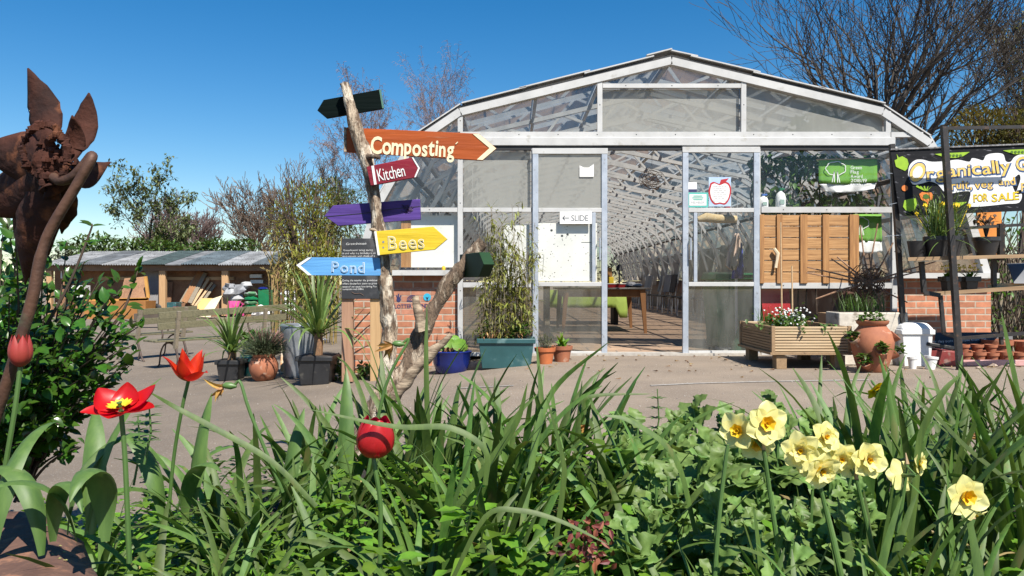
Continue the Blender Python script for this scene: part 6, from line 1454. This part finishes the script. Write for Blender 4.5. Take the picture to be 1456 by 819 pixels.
# orange red lily-flowered tulip
t = thing('tulip', 'orange red tulip with flared pointed petals standing highest', 'tulip', W(240, 760, 1.75)); c = W(268, 541, 1.75)
stem(t, [W(236, 780, 1.8), W(246, 660, 1.78), W(258, 585, 1.76), c], .0045, .004); Mx = axis((.12, -.18, 1), .35)
for k in range(6):
    b = MB(); petal(b, c, Mx, k * 1.047, .082 if k != 5 else .092, .042, R(84), R((18, 55, 26, 66, 34, 96)[k]), .5, 12, 4, 1.0, .002, .03, fat=.66, am=R((8, 22, 10, 28, 14, 50)[k])); b.build('petal', tul_o, t)
# red cup tulip
t = thing('tulip', 'closed cup shaped red tulip behind a long leaf in the middle', 'tulip', W(540, 800, 1.35)); c = W(531, 650, 1.35)
stem(t, [W(540, 800, 1.37), W(541, 720, 1.36), W(534, 670, 1.35), c], .0042, .004); Mx = axis((.12, -.1, 1), .9)
for k in range(6):
    b = MB(); petal(b, c, Mx, k * 1.047, (.092, .086)[k % 2], .052, R(86), R(-40 if k % 2 else -34), .42, 16, 5, .42, .002 + .0015 * (k % 2), .0, am=R(4), fat=.82); b.build('petal', mat('tulip_cup%d' % k, (.62, .03, .035), (.48, .015, .02), scale=6, rough=.4, transl=.3), t)
# bud
t = thing('tulip', 'slim closed red tulip bud beside the rusty stem', 'tulip', W(5, 720, 1.42)); c = W(29, 522, 1.42)
stem(t, [W(-8, 780, 1.44), W(5, 680, 1.43), W(20, 590, 1.42), c], .0048, .0042); b = MB(); Mx = axis((.04, -.05, 1), .3)
for k in range(6): petal(b, c, Mx, k * 1.047, .070, .030, R(70), R(-16), .6, 10, 4, .85, .001, am=R(-1))
b.build('bud', mat('tulip_bud', (.46, .05, .05), (.33, .06, .035), scale=8, rough=.45, transl=.2), t)
# broad tulip leaves on the left: two flowerless plants
t = thing('tulip_leaves', 'clump of broad arching tulip leaves above the rusty plate', 'leaf clump', W(105, 800, 1.3)); z = .22
for base, az, L_, w, e0, e1, daz, tw in (((95, 760), .6, .27, .062, 88, -50, .4, .1), ((150, 770), -1.2, .26, .07, 95, -80, -.4, 0), ((60, 790), 2.6, .26, .058, 85, -60, .3, .3), ((110, 770), -2.4, .24, .052, 80, -70, .1, 0), ((75, 770), -.9, .25, .052, 78, -75, .2, 0), ((120, 760), .9, .30, .05, 82, 25, 0, .2), ((130, 760), 1.9, .24, .06, 85, 20, .2, .4), ((-10, 790), 1.4, .30, .06, 85, -20, .2, .3)):
    p = W(*base, 1.32); tleaf(t, p, az, L_, w * .66, R(e0), R(e1), daz, tw)
t = thing('tulip_leaves', 'smaller group of broad tulip leaves under the highest tulip', 'leaf clump', W(250, 790, 1.75))
for base, az, L_, w, e0, e1, daz, tw in (((250, 740), .4, .25, .055, 85, -30, .2, .1), ((232, 740), 2.7, .24, .06, 82, 10, .2, .3), ((262, 740), -.9, .26, .05, 80, -40, .3, 0), ((275, 720), 1.2, .26, .06, 88, 50, .2, .5)):
    p = W(*base, 1.75); tleaf(t, p, az, L_, w * .8, R(e0), R(e1), daz, tw)
t = thing('tulip_leaves', 'broad tulip leaves around the cup shaped tulip', 'leaf clump', W(470, 760, 2.0))
for base, az, L_, w, e0, e1, daz, tw in (((405, 740), 1.2, .30, .07, 86, 40, .2, .3), ((440, 740), .3, .32, .055, 82, -10, .2, .1), ((475, 730), 2.8, .34, .05, 80, 20, .3, .2), ((500, 720), -.6, .30, .06, 85, -30, 0, 0), ((490, 720), 1.6, .36, .06, 88, 60, .2, .4)):
    p = W(*base, 2.0); tleaf(t, p, az, L_, w * .72, R(e0), R(e1), daz, tw)
# spent flower heads
def spent(label, head, Y, base):
    t = thing('spent_daffodil', label, 'flower', W(*base, Y), 'withered daffodil heads'); c = W(*head, Y); stem(t, [W(*base, Y + .02), W((head[0] * .6 + base[0] * .4), head[1] * .55 + base[1] * .45 - 30, Y), c + V((.025, 0, .012)), c + V((.012, 0, .008))], .0045, .003)
    b = MB(); b.lathe([(.003, 0), (.008, .012), (.007, .024), (.002, .03)], c + V((.016, 0, .004)), 10, (-1, -.1, .1)); b.build('seed_pod', M['stem'], t); b = MB()
    for i in range(16): leaf(b, c + V((-.012, 0, .002)), V((-.6, U(-.5, .5), U(-1, .2))), (U(-1, 1), -1, 0), U(.02, .042), U(.006, .014), U(.2, .9), 4, .6)
    b.build('withered_petals', mat('withered_petal', (.55, .30, .08), (.36, .17, .05), island=.3, transl=.2), t)
spent('withered brown daffodil head drooping left of centre over the tarmac', (326, 552), 1.7, (402, 700)); spent('withered golden daffodil head against the signpost trunk', (566, 492), 1.9, (520, 690)); spent('small withered daffodil head in the leaves at right centre', (842, 606), 2.1, (850, 720)); spent('tiny withered daffodil head at the far right edge', (1407, 622), 2.1, (1380, 740))
# the dark red dried cluster
random.seed(71); t = thing('dried_seedhead', 'dark red dried flower cluster low in the middle of the bed', 'seed head', W(836, 819, 1.2)); c = W(832, 770, 1.2); b = MB()
for i in range(80): leaf(b, c + V((random.gauss(0, .022), random.gauss(0, .018), random.gauss(0, .018))), rv() + V((0, 0, -.4)), (0, -1, .3), U(.010, .02), .008, .4, 3, .5)
b.build('seed_cluster', mat('dried_red', (.20, .04, .025), (.09, .02, .015), island=.5), t); stem(t, [W(845, 850, 1.22), W(840, 800, 1.21), c], .003, .003)

# ================================================================== DAFFODILS
dp = mat('daffodil_petal', (.85, .81, .36), (.81, .76, .28), scale=14, rough=.5, transl=.35); dc = mat('daffodil_cup', (.86, .60, .02), (.82, .50, .015), scale=30, rough=.5, transl=.25); dyl = mat('bright_daffodil', (.85, .66, .02), (.8, .58, .01), rough=.5, transl=.3)
def bloom(t, c, d, s=1.0, roll=0, dbl=0, mp=dp, mc=dc, cup=.010, flare=1):
    Mx = axis(d, roll); b = MB()
    for k in range(6): petal(b, c + Mx @ V((0, 0, .0012 * (k % 2))), Mx, k * 1.047 + U(-.09, .09), .036 * s * U(.9, 1.06), .037 * s * U(.88, 1.06), R(74), R((97 if k % 2 else 88) + U(-14, 14)), .16, 8, 4, .62, .003, .16, fat=.85)
    if dbl:
        for k in range(6): petal(b, c + Mx @ V((0, 0, .003)), Mx, k * 1.047 + .5, .024 * s, .022 * s, R(40), R(70), .4, 6, 3, .7, .002, .2)
    f = b.build('flower', mp, t); b = MB(); prof = [(.004, .001), (.0085, .003), (.0105, .008), (.0125 * flare, .012), (.0115, .0115), (.008, .008), (.004, .004)]
    b.lathe([(r * s, z * s) for r, z in prof], c, 24, d, wob=.10)
    for k in range(6 if dbl else 4): petal(b, c + Mx @ V((0, 0, .003)), Mx, k * 1.3, .011 * s, .009 * s, R(15), R(35), .5, 4, 2, .8, .001, .3)
    b.build('corona', mc, f); b = MB(); b.lathe([(.002, -.03), (.004, -.022), (.003, -.012), (.0045, 0), (.004, .002)], c, 8, d); b.build('flower_tube', M['stem'], f)
def daff(label, base, top, Y, blooms, r=.0045):
    t = thing('daffodil', label, 'daffodil', W(*base, Y), 'pale yellow daffodils'); tp = W(*top, Y); stem(t, [W(*base, Y), W(base[0] * .45 + top[0] * .55, base[1] * .45 + top[1] * .55, Y + .005), tp], r * 1.1, r * .8)
    b = MB(); b.tube([tp, tp + V((0, .006, .02))], [.004, .001], 6); b.build('spathe', mat('papery_sheath', (.42, .30, .16)) if 'sh' not in M else M['sh'], t)
    for px, py, dy, d, s, dbl in blooms:
        c = W(px, py, Y + dy); bl_ = bloom(t, c, V(d).normalized(), s, U(0, 1), dbl)
        b = MB(); P = bez(tp, tp.lerp(c, .5) + V((0, .012, .012)), c - V(d).normalized() * .03, 5); b.tube(P, .0022, 5); b.build('flower_stalk', M['stem'], t)
M['sh'] = mat('papery_sheath', (.42, .30, .16), (.3, .2, .1))
random.seed(81)
daff('tallest daffodil stem with three big pale blooms above the poppy leaves', (1118, 860), (1086, 640), 1.34, [(1089, 602, 0, (.05, -1, .12), 1.02, 0), (1050, 612, .02, (-.75, -1, .1), .92, 0), (1076, 630, .03, (-.1, -1, -.35), .85, 0)])
daff('daffodil stem with a tight bunch of double ruffled blooms', (1205, 860), (1160, 664), 1.36, [(1138, 640, 0, (-.35, -1, .0), .92, 1), (1166, 668, -.02, (.25, -1, -.25), .92, 1), (1148, 652, .03, (-.3, -.8, .5), .9, 1), (1172, 622, .03, (.35, -1, .35), .8, 1)])
daff('daffodil stem with one round front facing bloom and a smaller partner', (1262, 870), (1218, 682), 1.38, [(1233, 654, 0, (.18, -1, .1), .95, 1), (1196, 653, .02, (-.2, -1, .05), .85, 1)])
daff('daffodil stem whose two blooms turn away to the right', (1262, 860), (1290, 660), 1.45, [(1284, 676, 0, (-.25, .75, -.2), .85, 0), (1304, 657, .01, (.75, -.8, .1), .66, 1)])
daff('lowest daffodil with one large nodding bloom at the far right', (1330, 880), (1384, 738), 1.3, [(1372, 706, 0, (.10, -1, .05), 1.0, 0), (1382, 730, .02, (.2, -.4, -.8), .6, 0)])
t = thing('daffodil', 'small bright golden daffodil far back against the tarmac', 'daffodil', W(1246, 700, 2.2)); c = W(1247, 552, 2.2); stem(t, [W(1244, 720, 2.2), W(1244, 620, 2.2), c], .004, .003); bloom(t, c, V((.25, -.75, -.7)).normalized(), .95, .4, 0, dyl, dyl, flare=1.1)
t = thing('flower_stalk', 'bare flowerless stalk rising left of the tallest daffodil', 'stalk', W(1030, 850, 1.3)); stem(t, [W(1014, 850, 1.3), W(1022, 740, 1.3), W(1031, 660, 1.3), W(1035, 632, 1.3)], .0045, .003)

# ================================================================== LEAF CLUMPS OF DAFFODIL
def clump(px, Y, n, L0, L1, label, arch=(10, 60), w=(.012, .02), lean=0, spread=.07, seed=1, el=(62, 88), m='lf_daff', base_z=None):
    random.seed(seed); c = W(px, 403, Y); c.z = max(.02, .12 + gz(c.x) * .5) if base_z is None else base_z
    t = thing('daffodil_leaves', label, 'leaf clump', c, 'clumps of strap leaves in the bed'); b = MB()
    for i in range(n):
        az = U(0, 6.28) if U(0, 1) > abs(lean) else (0 if lean > 0 else math.pi) + U(-.8, .8)
        e0 = R(U(*el)); k = U(*arch)
        if U(0, 1) < .16: k += 60
        strap(b, c + V((random.gauss(0, spread), random.gauss(0, spread), U(-.03, .02))), az, U(L0, L1), U(*w) * 1.3, e0, e0 - R(k), U(-.9, .9), 11, U(.12, .3), U(1.3, 2.6), 8, U(-.3, .3))
    b.build('foliage', M[m], t); b = MB()
    for i in range(max(2, n // 9)):
        e0 = R(U(40, 75)); strap(b, c + V((random.gauss(0, spread * 1.3), random.gauss(0, spread * 1.3), 0)), U(0, 6.28), U(L0, L1) * .75, U(*w) * .8, e0, e0 - R(U(60, 140)), U(-2, 2), 11, .5, 1.3, 4, U(-.5, .5))
    b.build('withered_leaves', M['straw'], t); return t
M['straw'] = mat('withered_straw', (.42, .33, .14), (.22, .17, .06), scale=14, transl=.2, island=.4)
cl_ = [
 (325, 1.95, 34, .34, .50, 'low sprawling strap leaves right of the highest tulip', (50, 110), (.012, .018), .35, 11),
 (262, 1.55, 26, .26, .42, 'thin strap leaves around the foot of the highest tulip', (40, 110), (.010, .016), .2, 12),
 (395, 1.60, 34, .30, .46, 'dark strap leaves below the withered daffodil at left', (30, 100), (.011, .018), -.2, 13),
 (450, 2.35, 26, .36, .50, 'strap leaves in front of the short stake', (20, 80), (.014, .02), 0, 14),
 (565, 2.30, 40, .40, .58, 'blue green leaf fan at the foot of the signpost', (15, 60), (.016, .024), .1, 15),
 (630, 2.05, 44, .38, .56, 'dense leaf fan just right of the signpost', (15, 65), (.015, .024), .1, 16),
 (700, 1.75, 46, .36, .56, 'tallest dense clump of upright leaves in the middle', (10, 60), (.013, .021), .2, 17),
 (770, 2.2, 40, .38, .56, 'leaf clump behind the tallest middle clump', (15, 70), (.014, .021), .1, 18),
 (840, 1.85, 36, .34, .52, 'leaf clump left of the lobed grey green plants', (20, 80), (.013, .02), .2, 19),
 (900, 1.6, 22, .30, .48, 'arching leaves mixed into the lobed plants', (40, 110), (.013, .02), .4, 20),
 (610, 1.45, 22, .26, .44, 'short leaf clump low in front of the signpost', (20, 90), (.012, .018), 0, 21),
 (1210, 2.1, 34, .36, .54, 'leaf clump behind the double daffodils', (15, 70), (.012, .019), -.1, 22),
 (1290, 1.75, 38, .40, .60, 'tall leaf clump right of the double daffodils', (10, 60), (.013, .022), .0, 23),
 (1360, 2.0, 40, .38, .58, 'leaf clump behind the lowest right daffodil', (15, 75), (.011, .018), .2, 24),
 (1440, 1.7, 44, .36, .58, 'dark leaf clump cut by the right edge', (15, 80), (.011, .018), -.3, 25),
 (1250, 1.35, 22, .22, .40, 'short leaves around the feet of the daffodils', (10, 50), (.010, .016), 0, 26),
 (1110, 1.30, 12, .22, .34, 'few upright leaves beside the tallest daffodil stem', (5, 30), (.011, .016), 0, 27),
 (1400, 1.4, 26, .24, .42, 'low leaves in front of the lowest right daffodil', (15, 80), (.010, .015), .2, 28),
 (150, 1.7, 20, .22, .40, 'thin leaves between the tulip leaves at left', (30, 100), (.009, .014), .2, 29),
 (520, 1.25, 16, .22, .38, 'low arching leaves at the front edge left of centre', (40, 120), (.010, .016), .3, 30),
 (1340, 2.7, 30, .34, .50, 'farther thin leaf clump towards the clay pots', (15, 70), (.012, .018), 0, 31),
 (215, 1.25, 26, .20, .36, 'dark narrow leaves low at the left front edge', (30, 110), (.009, .014), .3, 33),
 (340, 1.2, 28, .20, .38, 'dark narrow leaves low at the front beside the left group', (30, 110), (.009, .014), -.2, 34),
 (430, 1.9, 30, .30, .46, 'leaf clump between the stake and the withered head', (20, 90), (.011, .017), .2, 35),
 (1010, 1.25, 14, .20, .34, 'few narrow blades in front of the lobed plants', (10, 60), (.009, .014), 0, 36),
 (1170, 1.2, 22, .20, .36, 'narrow blades crowding the front right of the lobed plants', (10, 70), (.009, .014), 0, 37),
 (1320, 1.2, 24, .20, .38, 'narrow blades at the front between two daffodil stems', (10, 70), (.009, .014), 0, 38),
 (690, 1.3, 22, .22, .40, 'short blades low at the front of the middle clump', (15, 90), (.010, .015), .2, 39),
 (300, 1.35, 30, .26, .44, 'sprawling bright leaves low at the front left of centre', (45, 110), (.011, .016), .3, 43),
 (410, 1.25, 14, .24, .40, 'arching leaves low at the front below the cup shaped tulip', (40, 110), (.010, .016), .2, 44),
 (560, 1.2, 9, .24, .40, 'arching bright leaves at the front right of the cup shaped tulip', (40, 100), (.011, .016), -.2, 45),
 (660, 1.5, 34, .30, .48, 'upright leaves filling the gap before the middle clump', (15, 70), (.012, .018), 0, 46),
 (500, 1.75, 20, .28, .44, 'upright leaves behind the cup shaped tulip', (15, 80), (.012, .018), .1, 47),
 (1620, 1.9, 34, .34, .54, 'leaf clump at the far right end of the bed', (15, 80), (.011, .018), 0, 40),
 (1750, 2.3, 34, .34, .54, 'last leaf clump of the bed beyond the right edge', (15, 80), (.011, .018), 0, 41),
 (1480, 2.4, 30, .36, .56, 'farther leaf clump at the right edge', (20, 80), (.012, .018), -.4, 32)]
for px, Y, n, a, c, lb, ar, w, ln, sd in cl_: clump(px, Y, n, a, c, lb, ar, w, ln, .06, sd)
# a few long single leaves that cross the view
t = thing('daffodil_leaves', 'few extra long arching leaves crossing the middle of the bed', 'leaf clump', W(700, 800, 1.5)); b = MB()
def ribbon(pts, Y, w, tw=.6):
    P = smooth_path([W(a, c, Y + d) for a, c, d in pts], 5); n = len(P) - 1; rows = []
    for i, p in enumerate(P):
        u = i / n; tn = (P[min(n, i + 1)] - P[max(0, i - 1)]).normalized(); sd = tn.cross(V((math.sin(tw * u * 2) * .7, -1, .5))).normalized(); nr = sd.cross(tn); ww = w * .68 * (.75 + .25 * math.sin(3.1 * u)) * max(.03, 1 - u ** 5) ** .7 / 2; rows.append([p - sd * ww - nr * ww * .2, p, p + sd * ww - nr * ww * .2])
    b.grid(rows)
ribbon([(735, 800, 0), (750, 700, .05), (768, 600, .08), (795, 545, .1), (866, 486, .05)], 1.6, .022)
ribbon([(640, 830, 0), (690, 735, 0), (740, 726, 0), (800, 742, 0), (866, 775, 0)], 1.15, .012)
ribbon([(900, 700, .1), (850, 620, .1), (830, 575, .1), (850, 562, .1), (930, 560, .1)], 1.9, .018)
ribbon([(690, 690, 0), (690, 640, 0), (640, 608, 0), (560, 606, 0), (440, 582, 0)], 1.3, .016)
ribbon([(990, 760, 0), (960, 650, 0), (900, 600, 0), (856, 590, 0)], 1.5, .018)
ribbon([(450, 720, 0), (385, 655, 0), (300, 606, 0), (250, 579, 0), (210, 556, -.03)], 1.5, .017)
ribbon([(620, 760, 0), (690, 665, 0), (735, 600, 0), (750, 545, 0)], 1.5, .02)
ribbon([(1290, 800, 0), (1302, 700, 0), (1310, 620, 0), (1340, 560, 0), (1366, 532, .02)], 1.45, .024)
ribbon([(1268, 760, 0), (1285, 640, 0), (1272, 570, 0), (1258, 510, 0)], 1.7, .02)
ribbon([(1456, 700, 0), (1380, 640, 0), (1330, 590, 0), (1290, 560, 0)], 1.6, .018)
ribbon([(1456, 620, .3), (1448, 560, .3), (1434, 490, .3), (1424, 444, .3)], 2.2, .03, .2)
ribbon([(780, 840, 0), (800, 700, 0), (800, 650, 0), (776, 560, 0)], 1.4, .016)
ribbon([(612, 760, 0), (609, 640, 0), (606, 520, 0), (607, 432, .02)], 2.1, .022, .1)
b.build('foliage', M['lf_daff'], t)

# ================================================================== LOBED GREY-GREEN PLANTS
def poppy(px, Y, top, n, label, seed, sp_=.16):
    random.seed(seed); c = W(px, 403, Y); c.z = .1; zt_ = W(px, top, Y).z; t = thing('lobed_leaf_plant', label, 'plant', c, 'lobed grey green plants'); b = MB(); s = MB()
    for k in range(7):
        bx = c + V((random.gauss(0, sp_ * .6), random.gauss(0, sp_ * .6), 0)); e = V((bx.x + random.gauss(0, .03), bx.y + random.gauss(0, .03), lerp(.1, zt_ - .03, U(.72, 1)))); s.tube([bx, bx.lerp(e, .5) + rv() * .01, e], [.006, .005, .003], 6)
        for i in range(n):
            u = U(.15, 1) ** .8; q = bx.lerp(e, u); a = U(0, 6.28); el = U(-.1, .9) if u < .92 else U(.5, 1.3); d = V((math.cos(a) * math.cos(el), math.sin(a) * math.cos(el), math.sin(el)))
            f = U(.55, 1.0) * (.98 if u < .85 else .7) * (.72 if Y < 1.75 else 1); leaf(b, q, d + V((0, -.15, .25)), V((U(-.3, .3), -.55, 1)), .095 * f, .082 * f, U(.05, .5), 16, .25, 5, .2, 4)
    s.build('stems', M['stem'], t); b.build('foliage', M['lf_poppy'], t)
pl_ = [(915, 2.3, 590, 'lobed plant nearest the middle, beside the arching leaves', 1), (965, 2.0, 580, 'lobed plant second from the left of its patch', 2), (1010, 2.5, 556, 'tall lobed plant at the back of its patch', 3), (1050, 1.9, 590, 'lobed plant directly behind the tallest daffodil', 4), (1095, 2.5, 556, 'tall lobed plant in the back right of its patch', 5), (1150, 2.2, 575, 'lobed plant behind the double daffodils', 6), (960, 1.6, 650, 'low lobed plant at the front left of its patch', 7), (1020, 1.5, 670, 'low lobed plant in the front middle of its patch', 8), (1180, 1.7, 640, 'low lobed plant below the double daffodils', 9), (1100, 1.55, 690, 'low lobed plant at the tallest daffodil foot', 10)]
for px, Y, top, lb, sd in pl_: poppy(px, Y, top, 17 if Y > 1.75 else 20, lb, sd)

# ================================================================== LOW BRIGHT GROUND COVER AND WEEDS
random.seed(91); b = MB()
def sprig(p, h, ls, n):
    e = p + V((U(-.05, .05), U(-.05, .05), h))
    for i in range(n):
        q = p.lerp(e, U(.2, 1)); a = U(0, 6.28); leaf(b, q, V((math.cos(a), math.sin(a), U(0, .8))), (0, 0, 1), ls * U(.6, 1.2), ls * U(.5, .75), U(.1, .5), 6, .2, random.choice((0, 2.5)), .14, 2)
for i in range(430):
    px = U(180, 940); Y = U(1.0, 2.0); c = W(px, 403, Y); c.z = .1 + gz(c.x) * .3; sprig(c, U(.06, .26) * (1.35 if 440 < px < 880 else .9), U(.03, .055), 11)
for i in range(420):
    px = U(900, 1500); Y = U(1.0, 1.9); c = W(px, 403, Y); c.z = .1; sprig(c, U(.05, .2), U(.03, .055), 10)
for i in range(330):
    px = U(-100, 340); Y = U(1.1, 2.4); c = W(px, 403, Y); c.z = .06; sprig(c, U(.05, .18), U(.03, .045), 10)
b.build('ground_cover', M['lf_lime'], kind='stuff', loc=(0, 1.5, .1))
random.seed(92); b = MB()
for i in range(300):
    px = U(200, 1500); Y = U(1.5, 3.1); c = W(px, 403, Y); c.z = .1 + gz(c.x) * .3; sprig(c, U(.04, .16), U(.03, .05), 8)
b.build('low_weeds', M['lf_mid'], kind='stuff', loc=(0, 2, .1))
def weed(label, px, py, Y, h, n, seed):
    random.seed(seed); p = W(px, py, Y); t = thing('weed', label, 'weed', p); b = MB(); e = p + V((.01, 0, h)); b.tube([p, p.lerp(e, .5) + V((.01, 0, 0)), e], [.003, .0025, .0015], 5); b.build('stem', M['stem'], t); b = MB()
    for k in range(n):
        q = p.lerp(e, .35 + .65 * k / n)
        for j in range(6): a = j * 1.047 + k; leaf(b, q, (math.cos(a), math.sin(a), .3), (0, 0, 1), .035, .011, .2, 4)
    b.build('foliage', M['lf_mid'], t)
weed('whorled goosegrass weed standing against the tarmac right of centre', 930, 640, 2.4, .19, 4, 1); weed('small dark weed by the scarlet tulip stem', 205, 660, 1.7, .14, 5, 2); weed('leafy weed left of the scarlet tulip stem', 190, 690, 1.8, .16, 6, 3)
